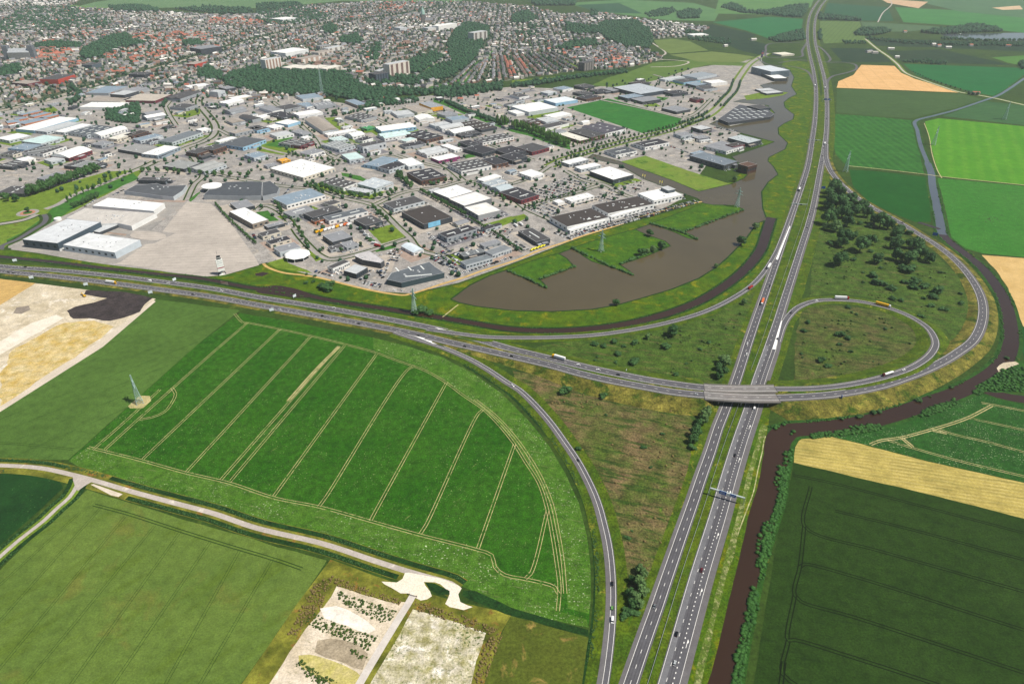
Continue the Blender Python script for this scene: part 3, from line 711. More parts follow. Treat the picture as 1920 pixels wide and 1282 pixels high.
# ------------------------------------------------------------------ roads of the junction
L = Road(z=.25, marks=[(1160, 1345), (1182.4, 1279), (1198, 1233), (1214, 1187), (1231.4, 1138.4), (1248, 1089.4), (1264, 1043), (1278.3, 1001.5), (1298.5, 944.3), (1316, 892.5), (1333, 845), (1347.5, 800), (1358, 774), (1381, 712.5), (1392.5, 677.5), (1401, 650), (1412, 617), (1431, 562), (1461, 476), (1494, 377.5), (1505, 345), (1515, 312), (1523.8, 260), (1529, 220),
          (1530.5, 170), (1525, 130), (1519, 105), (1514.5, 75), (1515.5, 45), (1520.5, 25), (1537, 0), (1565, -25), (1610, -50), (1690, -75)])
Rr = Road(z=.25, marks=[(1243, 1345), (1262, 1279), (1285, 1195), (1316, 1083), (1352, 964), (1374, 886), (1392, 827), (1412.5, 766), (1424.5, 722), (1449, 650), (1477, 560), (1502, 480), (1526, 400), (1541, 320), (1551, 260), (1553, 220), (1552, 182), (1548, 150), (1537, 107.5), (1530.5, 82.5), (1528.5, 50), (1533.5, 25), (1550, 0), (1579, -25), (1626, -50), (1707, -75)])
bridge_px = (1320, 1460)
HB = 7.3
Nn = Road(z=.295, marks=[(-300, 452, 0), (0, 498.8, 0), (100, 506, 0), (200, 515.5, 0), (300, 527.5, 0), (400, 541, 0), (480, 556, 0), (605, 576, 0), (730, 598.5, 0), (842, 621.5, 0), (905, 638, .15), (960, 654, 1.2), (1010, 666, 2.9), (1060, 678, 4.7), (1110, 690, 6.2), (1160, 700.5, 7), (1210, 710.5, HB), (1260, 718.5, HB), (1320, 726, HB), (1390, 729, HB), (1440, 728.5, HB),
           (1515, 728, HB), (1565, 724, 7.2), (1615, 716, 7), (1657.5, 706, 6.6), (1702.5, 691, 6), (1727.5, 677.5, 5.3), (1745, 662.5, 4.6), (1753.8, 645, 3.9), (1750, 630, 3.3), (1737.5, 613, 2.7), (1710, 595, 2), (1677.5, 581, 1.4), (1640, 570.5, .9), (1602.5, 564, .4), (1565, 562, 0), (1530, 564, 0), (1499, 575, 0), (1480, 592, 0), (1468, 612, 0), (1459, 640, 0)])
So = Road(z=.301, marks=[(-300, 459, 0), (0, 507.5, 0), (100, 517.5, 0), (200, 529.5, 0), (300, 542.5, 0), (400, 556.5, 0), (480, 571, 0), (605, 593, 0), (730, 616, 0), (786, 627.5, 0), (842, 641, .5), (905, 655, 1.4), (960, 667.5, 2.4), (1035, 685, 4.2), (1085, 699, 5.6), (1135, 711, 6.6), (1210, 725, HB), (1260, 734, HB), (1320, 740, HB), (1390, 744.5, HB), (1440, 745.5, HB),
           (1477.5, 744.5, HB), (1540, 741, 7.2), (1590, 735, 7), (1652.5, 722.5, 6.4), (1702.5, 706, 5.6), (1740, 691, 4.9), (1772.5, 675, 4.3), (1800, 657.5, 3.8), (1822.5, 640, 3.3), (1836, 618, 2.8), (1843, 588, 2.3), (1840, 560, 2), (1827.5, 532.5, 1.6), (1807.5, 505, 1.3), (1782.5, 480, 1), (1752.5, 457.5, .8), (1722.5, 439, .6), (1690, 419, .4), (1665, 405, .2), (1630, 386, 0), (1600, 365.5, 0), (1575, 343, 0), (1557, 320, 0), (1548, 295, 0), (1548, 270, 0)])
ramp_w = Road(z=.345, marks=[(800, 617, 0), (870, 627, .2), (910, 631.5, .45), (960, 633, .4), (1035, 632.5, 0), (1110, 628.5, 0), (1185, 618.5, 0), (1260, 603, 0), (1322.5, 584, 0), (1372.5, 560, 0), (1410, 535, 0), (1435, 507.5, 0), (1455, 475, 0), (1467, 447, 0), (1478, 417, 0), (1488, 389, 0), (1498, 360, 0)])
ramp_s = Road(z=.321, marks=[(740, 622, 0), (770, 632, 0), (800, 641, 0), (830, 651, 0), (880, 672.5, 0), (917.5, 694, 0), (950, 716, 0), (973, 730, 0), (1000, 755, 0), (1031, 790, 0), (1060, 830, 0), (1083, 864, 0), (1101, 897, 0), (1115, 927.5, 0), (1124, 953, 0), (1131, 980, 0), (1139, 1015, 0), (1144, 1050, 0), (1147, 1095, 0), (1147, 1140, 0), (1144, 1186, 0), (1139, 1231, 0), (1132, 1279, 0), (1118, 1345, 0)])

# grass areas between the roads
sheet('wild_land', [(962, 694), (1000, 702), (1085, 715), (1180, 740), (1290, 772), (1306, 800), (1300, 850), (1290, 900), (1262, 985), (1240, 1040), (1215, 1085), (1180, 1130), (1168, 1040), (1145, 955), (1110, 880), (1060, 808), (1010, 748), (965, 712)], m_wild, 0.07, 'brown and green wild triangle between the slip road and the motorway', 'wild land', smooth=False, jitter=2)
sheet('wild_land', [(1000, 652), (1060, 640), (1150, 632), (1240, 617), (1330, 595), (1400, 555), (1425, 540), (1400, 620), (1372, 700), (1360, 722), (1260, 708), (1150, 690), (1050, 668)], m_wild2, 0.07, 'rough green wild corner between the flyover and the lake slip road', 'wild land', jitter=2)
sheet('wild_land', [(1548, 345), (1575, 362), (1620, 396), (1690, 436), (1750, 475), (1795, 515), (1815, 560), (1822, 600), (1812, 625), (1790, 645), (1765, 655), (1765, 640), (1740, 605), (1690, 575), (1620, 555), (1560, 550), (1518, 556), (1522, 500), (1535, 440), (1545, 390)], m_wild2, 0.07, 'rough green wild land with bushes inside the outer ramp', 'wild land', jitter=2)
sheet('wild_land', [(1502, 580), (1540, 572), (1590, 573), (1650, 583), (1700, 602), (1735, 635), (1725, 660), (1690, 685), (1640, 702), (1580, 714), (1490, 720), (1488, 680), (1494, 620)], m_wild3, 0.07, 'brown green wild land inside the inner loop ramp', 'wild land', jitter=2)

# roadside verges (wide soft strips under the asphalt)
for rd, w1, w2, mt, nm in ((L, -13, 10, m_verge, 'verge'), (Rr, -14, 16, m_verge, 'verge'), (ramp_w, -10, 10, m_verge, 'verge'), (ramp_s, -12, 12, m_verge, 'verge')):
    rd.strip(nm, w1, w2, mt, -0.12 - 0.006 * (rd is Rr) - 0.012 * (rd is ramp_w) - 0.018 * (rd is ramp_s))
sheet('verge', [(1372, 716), (1400, 640), (1440, 560), (1490, 420), (1515, 330), (1524, 200), (1530, 180), (1550, 180), (1545, 280), (1535, 340), (1525, 400), (1480, 520), (1440, 650), (1415, 724)], m_verge, 0.10, 'grass median of the motorway', 'verge')
sheet('verge', [(1460, 705), (1480, 640), (1500, 570), (1520, 500), (1540, 420), (1548, 345), (1538, 345), (1520, 420), (1490, 500), (1462, 580), (1440, 660), (1432, 722), (1455, 722)], m_verge2, 0.10, 'bright grass strip right of the motorway', 'verge', jitter=1.5)
sheet('verge', [(1302, 800), (1340, 770), (1330, 840), (1300, 935), (1260, 1045), (1220, 1150), (1195, 1220), (1172, 1290), (1160, 1340), (1142, 1340), (1150, 1270), (1158, 1200), (1160, 1150), (1200, 1110), (1232, 1060), (1262, 985), (1290, 900)], m_verge2, 0.085, 'yellow green grass strip left of the motorway', 'verge', jitter=2)

sheet('verge', [(1425, 775), (1442, 786), (1440, 806), (1434, 830), (1428, 870), (1420, 915), (1404, 960), (1387, 1043), (1372, 1105), (1359, 1161), (1346, 1210), (1334, 1261), (1322, 1310), (1310, 1350), (1270, 1350), (1300, 1240), (1330, 1130), (1370, 980), (1400, 870)], m_verge2, 0.145, 'flowering grass bank between the motorway and the river', 'verge', jitter=1)
sheet('verge', [(1360, 735), (1330, 745), (1290, 745), (1260, 742), (1300, 775), (1340, 772)], m_dark, 0.09, 'dark slope growth at the flyover abutment', 'verge')
m_flow = land('flowering_bank', '#708a3c', '#64803a', 8, 1.4, 0.5, patch=('#aeb48a', 4, 0.5))
Rr.strip('flower_strip', lambda d: 12 + 1.5 * noise.noise(Vector((d * .03, 1, 0))), lambda d: 16.5 + 2 * noise.noise(Vector((d * .03, 5, 0))), m_flow, -0.05, None, 0, Rr.d_at(1408, 790), 'cream flowering strip along the motorway bank', 'verge')
# embankments: sloping grass shoulders under the raised road
d_n0, d_n1 = Nn.d_at(1323, 726, HB), Nn.d_at(1458, 728, HB)
d_s0, d_s1 = So.d_at(1318, 740, HB), So.d_at(1456, 745, HB)
def embankment(rd, wl, wr_, s0, s1, mat, nose=0, lab=None):
    ds = list(np.arange(s0, s1, 7.0)) + [s1]
    v, f = [], []
    offs = 8
    for i, d in enumerate(ds):
        z = rd.at(d).z - 0.12
        h = max(0.02, z)
        for o, zz in ((-wl - 4 - 2.1 * h, 0.03), (-wl - 2 - 1.2 * h, h * .42), (-wl - 1.2, z - 0.02), (-wl, z), (wr_, z), (wr_ + 1.2, z - 0.02), (wr_ + 2 + 1.2 * h, h * .42), (wr_ + 4 + 2.1 * h, 0.03)):
            q = rd.at(d, o)
            nz = noise.noise(Vector((q.x, q.y, 0)) * 0.13) * 0.25 if 0.1 < zz < z - 0.1 else 0
            v.append((q.x, q.y, zz + nz))
        if i:
            for k in range(offs - 1):
                f.append(((i - 1) * offs + k, (i - 1) * offs + k + 1, i * offs + k + 1, i * offs + k))
    # close both ends with a slope
    for i, sgn in ((0, -1), (len(ds) - 1, 1)):
        z = rd.at(ds[i]).z
        t = rd.dirn(ds[i])
        base = len(v)
        for k in range(offs):
            q = Vector(v[i * offs + k])
            v.append((q.x + t.x * sgn * 1.5 * q.z, q.y + t.y * sgn * 1.5 * q.z, 0.02))
        for k in range(offs - 1):
            f.append((i * offs + k, i * offs + k + 1, base + k + 1, base + k))
    me = bpy.data.meshes.new('embankment')
    me.from_pydata(v, [], f)
    me.materials.append(mat)
    bm = bmesh.new()
    bm.from_mesh(me)
    bmesh.ops.recalc_face_normals(bm, faces=bm.faces)
    if sum(q.normal.z for q in bm.faces) < 0:
        bmesh.ops.reverse_faces(bm, faces=bm.faces)
    bm.to_mesh(me)
    bm.free()
    for p in me.polygons: p.use_smooth = True
    return tag(link('embankment', me), lab, 'embankment', 'structure')
embankment(Nn, 6.5, 7, 0, d_n0 - 1, m_verge, lab='grass embankment of the far carriageway west of the flyover')
embankment(So, 7, 7.5, 0, d_s0 - 1, m_yellow, lab='yellowish embankment of the near carriageway west of the flyover')
embankment(Nn, 6.5, 7, d_n1 + 1, Nn.len - 10, m_verge, lab='grass embankment of the inner loop ramp')
embankment(So, 7, 8, d_s1 + 1, So.len - 60, m_yellow, lab='yellowish embankment of the outer ramp')

def markings(rd, solids, dash, z=0.035, s0=0, s1=None, w=0.28, parent=None):
    for o in solids:
        rd.strip('lane_line', o - w / 2 if not callable(o) else (lambda d, o=o: o(d) - w / 2), o + w / 2 if not callable(o) else (lambda d, o=o: o(d) + w / 2), m_mark, z, parent, s0, s1)
    for o in dash:
        rd.dashes('lane_dashes', o, 3, 9, 0.3, m_mark, z, parent, s0, s1)

m_wear = land('lane_wear', '#525155', '#4c4b4f', 30, 1.6, 0.14, rough=.8)
def road(rd, l, r, mat, lab, name='road', shoulder=None, s0=0, s1=None):
    o = rd.strip(name, l, r, mat, 0.0, None, s0, s1, lab, 'road')
    for a, b in (shoulder or ()):
        rd.strip('hard_shoulder', a, b, m_should, 0.012, o, s0, s1)
    return o
oL = road(L, -6.9, 5.2, m_asph, 'southbound motorway carriageway left of the grass median', 'motorway', [(-6.9, -4.0)])
markings(L, [-3.85, 3.75], [0.0], parent=oL)
d_br = Rr.d_at(1424, 722)
d_off = Rr.d_at(1450, 650)
d_end = Rr.d_at(1466, 600)
bl = lambda d: min(1, max(0, (d - d_off) / (d_end - d_off)))
# the right carriageway has an extra lane between the loop ramp and the bottom of the view
rright = lambda d: 8.6 - 5.2 * bl(d)
rline = lambda d: 4.0 - 3.85 * bl(d)
oR = road(Rr, lambda d: -9.2 + 0.6 * bl(d), rright, m_asph, 'northbound motorway carriageway with the extra exit lane', 'motorway')
Rr.strip('hard_shoulder', lambda d: rline(d) + 0.2, lambda d: rright(d) - 0.05, m_should, 0.012, oR)
for o in (-2.7, -1.1, 1.1, 2.7): L.strip('wheel_wear', o - .45, o + .45, m_wear, 0.008, oL)
for o in (-2.7, -1.1): Rr.strip('wheel_wear', o - .5, o + .5, m_wear, 0.008, oR, 0, d_off)
Rr.strip('worn_lane', -8.1, -4.4, m_asph2, 0.01, oR, 0, d_off)
markings(Rr, [lambda d: -8.3 + 0.6 * bl(d), rline], [-4.1], parent=oR)
dd = 0.0
mm = MB()
while dd < d_br + 60:
    mm.face([Rr.at(dd, -0.3, .036), Rr.at(dd, 0.3, .036), Rr.at(dd + 1.2, 0.3, .036), Rr.at(dd + 1.2, -0.3, .036)])
    dd += 4.0
mm.build('block_marking', m_mark, oR)
Rr.strip('lane_line', 0.0, 0.3, m_mark, 0.036, oR, d_br + 60, d_off)
def arrow(rd, d, off, parent, k=1.0):
    m = MB()
    pts = [(-.15, 0), (.15, 0), (.15, 4), (.6, 4.4), (.9, 5.4), (.15, 7.2), (-.15, 7), (-.15, 4)]
    m.face([rd.at(d + y * k, off + x * 1.1, .04) for x, y in pts])
    return m.build('lane_arrow', m_mark, parent)
for px, py in ((1284, 1220), (1313, 1110), (1341, 1016), (1368, 925), (1386, 864), (1404, 802)):
    arrow(Rr, Rr.d_at(px, py), 2.0, oR)
# painted gore where the loop ramp joins
def gore(rd, pts, parent):
    m = MB()
    m.face([G(x, y, .40) for x, y in pts])
    return m.build('painted_gore', m_white, parent)
oN = road(Nn, -5.6, 6.0, m_asph, 'far carriageway of the crossing motorway with the inner loop', 'motorway', [(-5.6, -4.2)], 0, d_n0)
markings(Nn, [-4.1, 5.0], [1.0], parent=oN, s1=d_n0)
Nn.dashes('block_marking', -2.4, 1.6, 3.4, 0.4, m_mark, 0.036, oN, 0, Nn.d_at(730, 598))
oN2 = road(Nn, -4.4, 4.6, m_asph, 'inner loop ramp curving round the brown green wild land', 'ramp', [(-4.4, -2.3)], d_n1, Nn.len)
markings(Nn, [-2.2, 3.6], [], parent=oN2, s0=d_n1)
oS = road(So, -5.6, 6.6, m_asph, 'near carriageway of the crossing motorway rising to the flyover', 'motorway', [(4.4, 6.6)], 0, d_s0)
markings(So, [-4.7, 4.3], [-0.6], parent=oS, s1=d_s0)
So.dashes('block_marking', 1.9, 1.6, 3.4, 0.4, m_mark, 0.036, oS, 0, So.d_at(700, 610))
oS2 = road(So, -5.4, 6.6, m_asph, 'outer ramp sweeping from the flyover round to the motorway', 'ramp', [(4.0, 6.6)], d_s1, So.len)
markings(So, [-4.4, 3.9], [-0.3], parent=oS2, s0=d_s1)
oW = road(ramp_w, -4.4, 4.0, m_asph, 'slip road curving along the lake ditch', 'slip_road', [(1.8, 4.0)])
markings(ramp_w, [-3.2, 1.7], [], parent=oW)
oP = road(ramp_s, -3.6, 4.4, m_asph, 'slip road curving round the big beet crop', 'slip_road', [(0.9, 4.4)])
markings(ramp_s, [-2.7, 0.8], [], parent=oP)
gore(Rr, [(1448, 654), (1454, 655), (1466.5, 602), (1464.5, 601)], oR)
gore(L, [(1454.5, 486), (1458.5, 487), (1482, 424), (1480.5, 423.5)], oL)
gore(So, [(775, 628.5), (812, 638.5), (824, 645.5), (812, 644)], oP)
gore(Nn, [(815, 613.5), (847, 621), (847, 624.5), (835, 622.5)], oW)
# zebra chevrons on the outer ramp near the motorway
mm = MB()
for i in range(16):
    d = So.d_at(1600, 365) - 60 + i * 7.0
    mm.face([So.at(d, 4.6, .04), So.at(d + 2.0, 6.4, .04), So.at(d + 3.4, 6.4, .04), So.at(d + 1.4, 4.6, .04)])
mm.build('chevron_marking', m_mark, oS2)

# median of the crossing motorway and guard rails
v, f = [], []
for i, d in enumerate(np.arange(0, d_n0 - 2, 8)):
    a = Nn.at(d, 6.0, -0.06)
    ds_, _ = So.near(a)
    b = So.at(ds_, -5.6, -0.06)
    c = (a + b) / 2
    c.z -= 0.5
    v += [tuple(a), tuple(c), tuple(b)]
    if i:
        f += [(3 * i - 3, 3 * i - 2, 3 * i + 1, 3 * i), (3 * i - 2, 3 * i - 1, 3 * i + 2, 3 * i + 1)]
me = bpy.data.meshes.new('median')
me.from_pydata(v, [], f)
me.materials.append(m_verge)
bm = bmesh.new(); bm.from_mesh(me); bmesh.ops.recalc_face_normals(bm, faces=bm.faces)
if sum(q.normal.z for q in bm.faces) < 0: bmesh.ops.reverse_faces(bm, faces=bm.faces)
bm.to_mesh(me); bm.free()
tag(link('median', me), 'narrow grass median of the crossing motorway', 'median', 'structure')

m_steel = paint('#b9bdbd', 0.4, 0.6, 0.08)
m_galv = paint('#a9b6b2', 0.55, 0.3, 0.1)
def guard_rail(rd, off, s0, s1, lab):
    e = empty('guard_rail', rd.at(s0, off), 0, lab, 'guard rail', 'guard rails of the junction')
    inv = e.location
    m, ps = MB(), MB()
    n = max(2, int((s1 - s0) / 12))
    q = [rd.at(s0 + (s1 - s0) * i / n, off) - inv for i in range(n + 1)]
    for a, b in zip(q[:-1], q[1:]):
        m.bar(a + Vector((0, 0, .7)), b + Vector((0, 0, .7)), 0.24)
        ps.bar(a, a + Vector((0, 0, .7)), 0.12)
    m.build('rail', m_steel, e)
    o = ps.build('rail_posts', m_steel, e)
    o['kind'] = 'stuff'
guard_rail(Rr, -14.5, 0, d_br - 25, 'thin guard rail in the wide grass median south of the flyover')
guard_rail(Rr, -13.5, d_br + 25, d_br + 700, 'thin guard rail in the grass median north of the flyover')
guard_rail(Nn, 7.2, 0, d_n0 - 4, 'guard rail in the narrow median of the crossing motorway')
guard_rail(So, 7.2, d_s0 - 260, d_s0 - 4, 'guard rail on the near edge before the flyover')

# ------------------------------------------------------------------ the flyover
def flyover():
    c0 = (So.at((d_s0 + d_s1) / 2) + Nn.at((d_n0 + d_n1) / 2)) / 2
    e = empty('flyover', (c0.x, c0.y, 0), 0, 'concrete flyover carrying the crossing motorway over both carriageways', 'bridge')
    o3 = Vector((c0.x, c0.y, 0))
    n = 14
    mdeck = land('worn_bridge_deck', '#7b7876', '#716e6d', 10, 1.4, 0.14, streak=(0, '#857c78', 2.5, 12, 0.5, 0.6))
    for nm, rd, s0, s1, a, b in (('far_deck', Nn, d_n0 + .02, d_n1 - .02, -6.4, 7.0), ('near_deck', So, d_s0 + .02, d_s1 - .02, -6.6, 8.2)):
        m, par, j = MB(), MB(), MB()
        for i in range(n):
            d0, d1 = s0 + (s1 - s0) * i / n, s0 + (s1 - s0) * (i + 1) / n
            q = [rd.at(d0, a) - o3, rd.at(d0, b) - o3, rd.at(d1, b) - o3, rd.at(d1, a) - o3]
            lo = [p - Vector((0, 0, 1.2)) for p in q]
            m.idx(q + lo, [(3, 2, 1, 0), (4, 5, 6, 7), (0, 1, 5, 4), (2, 3, 7, 6)] + ([(1, 2, 6, 5)] if 1 else []) + [(3, 0, 4, 7)])
            for off, pm_ in ((a + .25, par), (b - .25, j)):
                p0, p1 = rd.at(d0, off) - o3, rd.at(d1, off) - o3
                pm_.bar(p0 + Vector((0, 0, .35)), p1 + Vector((0, 0, .35)), 0.36)
                pm_.bar(p0 + Vector((0, 0, 1.0)), p1 + Vector((0, 0, 1.0)), 0.12)
        dk = m.build(nm, mdeck, e)
        par.build('parapet', m_conc, e)
        j.build('parapet', m_conc, e)
        for o_ in ((-4.1, 3.9) if rd is Nn else (-4.7, 4.1)):
            mk = MB()
            for i in range(n):
                d0, d1 = s0 + (s1 - s0) * i / n, s0 + (s1 - s0) * (i + 1) / n
                mk.face([rd.at(d0, o_ - .15, .03) - o3, rd.at(d0, o_ + .15, .03) - o3, rd.at(d1, o_ + .15, .03) - o3, rd.at(d1, o_ - .15, .03) - o3])
            mk.build('lane_line', m_mark, dk)
        mk = MB()
        d = s0 + 4
        while d + 3 < s1:
            mk.face([rd.at(d, -.75, .03) - o3, rd.at(d, -.45, .03) - o3, rd.at(d + 3, -.45, .03) - o3, rd.at(d + 3, -.75, .03) - o3])
            d += 12
        mk.build('lane_dashes', m_mark, dk)['kind'] = 'stuff'
        for s_ in (s0, s1):
            j = MB()
            j.face([rd.at(s_ - .3, a, .045) - o3, rd.at(s_ - .3, b, .045) - o3, rd.at(s_ + .3, b, .045) - o3, rd.at(s_ + .3, a, .045) - o3])
            j.build('expansion_joint', paint('#3b3a3a'), dk)
        # piers stand in the median and beside the outer lanes
        for rd2, off in ((L, 12.5), (L, -14.0), (Rr, 15.5)):
            q = rd2.at(rd2.near(rd.at((s0 + s1) / 2))[0], off)
            dn, _ = rd.near(q)
            for o2 in (-3.5, 3.5):
                p = rd.at(dn, o2) - o3
                pm = MB()
                pm.cyl((p.x, p.y), 0.55, 0, p.z - 1.5, 10)
                pm.build('pier', m_conc, e)
            cp = MB()
            cp.bar(rd.at(dn, a + 1.2, -2.0) - o3, rd.at(dn, b - 1.2, -2.0) - o3, 1.0)
            cp.build('pier_cap', m_conc, e)
flyover()
# ------------------------------------------------------------------ local roads
m_trk = land('pale_track', '#b3aa80', '#a0986c', 14, 2, .2)
STREETS = []
def lane(marks, w, lab, mat=None, z=0.2, name='lane', edge=None, line=False):
    r = Road([(x, y, 0) for x, y in marks], 6, z)
    STREETS.append((r, w / 2 + 13))
    if edge: r.strip('verge', -w / 2 - edge, w / 2 + edge, m_grass if name == 'street' else m_plot, -0.05)
    o = r.strip(name, -w / 2, w / 2, mat or m_street, 0, None, 0, None, lab, 'road')
    if line: r.dashes('lane_dashes', 0, 3, 6, 0.2, m_mark, 0.03, o)
    return r, o
PL = [(-250, 868), (0, 872), (75, 877), (137, 890), (175, 900), (250, 922), (325, 942), (400, 962), (480, 989), (606, 1019), (706, 1052), (769, 1072), (808, 1083), (845, 1094), (860, 1104)]
rl = Road([(x, y, 0) for x, y in PL], 6, 0.2)
rl.strip('verge', -10, 10, m_dryg, -0.06)
rl.strip('ditch', -9.5, -5.0, m_dark, -0.04, None, rl.d_at(190, 905), rl.d_at(875, 1098), 'overgrown ditch along the pale lane', 'ditch')
rl.strip('ditch', 5.0, 9.5, m_dark, -0.04, None, rl.d_at(255, 922), rl.d_at(755, 1068), 'overgrown ditch on the near side of the pale lane', 'ditch')
rl.strip('ditch', -8.5, -4.5, m_dark, -0.04, None, 0, rl.d_at(112, 884), 'overgrown ditch by the grey green grain', 'ditch')
rl.strip('lane', -2.4, 2.4, m_lane, 0, None, 0, None, 'pale concrete farm lane between the big fields', 'lane')
r2_, _ = lane([(150, 894), (143, 912), (130, 932), (107, 952), (83, 975), (38, 1010), (0, 1043), (-160, 1190)], 3.6, 'pale farm lane forking off towards the bottom corner', m_lane, 0.205, edge=3)
r2_.strip('ditch', -8.5, -4.5, m_dark, -0.03, None, 10, None, 'overgrown ditch beside the forking lane', 'ditch')
r2_.strip('ditch', 4.5, 8.5, m_dark, -0.03, None, 0, None, 'overgrown ditch by the small dark crop', 'ditch')
sheet('lane', [(137, 889), (160, 896), (175, 901), (158, 911), (146, 920), (141, 912)], m_lane, 0.215, 'widened fork of the pale farm lanes', 'lane', smooth=True)
sheet('lane', [(170, 908), (176, 907), (230, 926), (222, 931), (208, 928)], land('new_concrete', '#cfc4b2', '#c3b7a4', 8, 1.5, 0.12), 0.215, 'pale concrete hard standing by the fork', 'hard standing')
lane([(785, 1076), (780, 1098), (774, 1116), (752, 1152), (716, 1211), (672, 1285), (640, 1345)], 5.2, 'straight pale concrete path between the waste plots', land('white_concrete', '#c9c2ba', '#bdb6ad', 14, 2, 0.1), 0.21)
sheet('ground', [(715, 1090), (745, 1092), (756, 1085), (762, 1072), (800, 1080), (845, 1092), (865, 1103), (858, 1115), (862, 1128), (885, 1138), (868, 1142), (835, 1130), (842, 1112), (815, 1093), (797, 1092), (810, 1118), (790, 1125), (770, 1112), (752, 1112), (735, 1102)], land('white_chalky_sand', '#e3dac9', '#d2c7b3', 8, 1.6, 0.2), 0.2, 'white chalky sand round the gate of the waste plots', 'bare ground', smooth=True, jitter=1.5, step=4)
sheet('reed_strip', [(797, 1091), (815, 1093), (843, 1107), (843, 1114), (822, 1114), (805, 1104)], m_dark, 0.22, 'overgrown ditch pocket by the gate', 'ditch', smooth=True)
sheet('reed_strip', [(868, 1107), (890, 1106), (960, 1138), (1030, 1160), (1104, 1180), (1104, 1192), (1020, 1172), (950, 1150), (880, 1124), (866, 1116)], m_dark, 0.1, 'overgrown ditch below the beet crop', 'ditch', jitter=1)
ditch_s = Road([(870, 683, 0), (925, 716, 0), (960, 742, 0), (990, 772, 0), (1020, 805, 0), (1050, 845, 0), (1075, 890, 0), (1095, 935, 0), (1110, 985, 0), (1118, 1040, 0), (1120, 1100, 0), (1116, 1160, 0), (1107, 1220, 0), (1098, 1290, 0), (1088, 1345, 0)], 6, 0.11)
ditch_s.strip('ditch', -2.6, 2.6, m_dark, 0, None, 0, None, 'dark overgrown ditch following the slip road', 'ditch')
lane([(1646, 42), (1655, 25), (1672, 6), (1650, -10)], 6, 'far end of the straight farm lane', m_lane, 0.2)
lane([(1622, 73), (1645, 92), (1668, 108), (1682, 120), (1700, 138), (1725, 148), (1765, 162), (1800, 173), (1842, 180), (1868, 185), (1925, 198), (2100, 232)], 6, 'straight pale farm lane past the orange wheat', m_lane, 0.2, edge=5)
lane([(1590, 311), (1640, 316), (1735, 327), (1765, 331), (1920, 347), (2300, 388)], 2.6, 'sandy field track between the pastures', m_trk, 0.2)
lane([(1733, 231), (1742, 256), (1748, 290), (1758, 320), (1766, 334)], 1.6, 'sandy track beside the straight canal', m_trk, 0.19)
PATH = [(494, 494), (500, 500), (530, 511), (570, 516), (600, 521), (660, 536), (700, 545), (735, 551), (760, 553), (790, 545), (830, 532), (870, 520), (900, 509), (970, 487), (1010, 470), (1050, 457), (1100, 440), (1150, 425), (1200, 408), (1250, 394), (1300, 381), (1316, 378)]
lane(PATH, 4.2, 'orange sandy path round the edge of the car firms', m_path, 0.19, name='path')
lane([(859, 571), (844, 583), (830, 594)], 1.6, 'short sandy footpath at the tip of the lake', m_trk, 0.19, name='path')
# junction beyond (far end) and its curved ramps
lane([(1530, 172), (1524, 150), (1510, 132), (1485, 125), (1462, 124), (1440, 121), (1420, 108)], 8, 'far slip road curling to the office by the lake', m_asph, 0.2)
lane([(1513, 80), (1504, 95), (1500, 107), (1470, 108), (1442, 108), (1436, 95), (1445, 82), (1490, 80), (1500, 80)], 8, 'far slip road round the small compound', m_asph, 0.2)
lane([(1533, 86), (1545, 95), (1557, 112), (1553, 116)], 8, 'far slip road leaving towards the orchards', m_asph, 0.2)
lane([(1552, 168), (1552, 152), (1562, 143), (1590, 136), (1605, 130), (1600, 120), (1580, 117), (1553, 117), (1500, 113), (1460, 118)], 8, 'far slip road looping past the orange wheat', m_asph, 0.2)
# streets of the business park
AV = [(1580 - 140, 100), (1420, 110), (1405, 120), (1395, 132), (1382, 152), (1374, 172), (1360, 187), (1345, 203), (1325, 218), (1290, 232), (1260, 243), (1220, 254), (1170, 266), (1120, 280), (1080, 292), (1050, 302), (1030, 312)]
av, _ = lane(AV, 14, 'tree lined avenue sweeping from the office by the lake', m_street, 0.12, 'avenue', edge=7)
MAIN = [(470, 112), (440, 135), (415, 153), (392, 168), (376, 182), (373, 194), (383, 208), (398, 226), (404, 240), (398, 255), (380, 266), (350, 277), (312, 292), (272, 312), (240, 325), (215, 336), (180, 350), (140, 365), (105, 385), (85, 392)]
main, _ = lane(MAIN, 11, 'main road winding between the warehouses to the roundabout', m_street, 0.12, 'street', edge=5, line=True)
lane([(70, 402), (45, 412), (0, 420), (-200, 445)], 10, 'road leaving the roundabout at the edge of the view', m_street, 0.13, 'street', edge=4)
lane([(82, 402), (86, 408), (82, 418), (60, 432), (30, 450), (5, 460), (0, 470), (-20, 480)], 8, 'slip road bending from the roundabout past the big hall', m_asph, 0.13, 'street', edge=5)
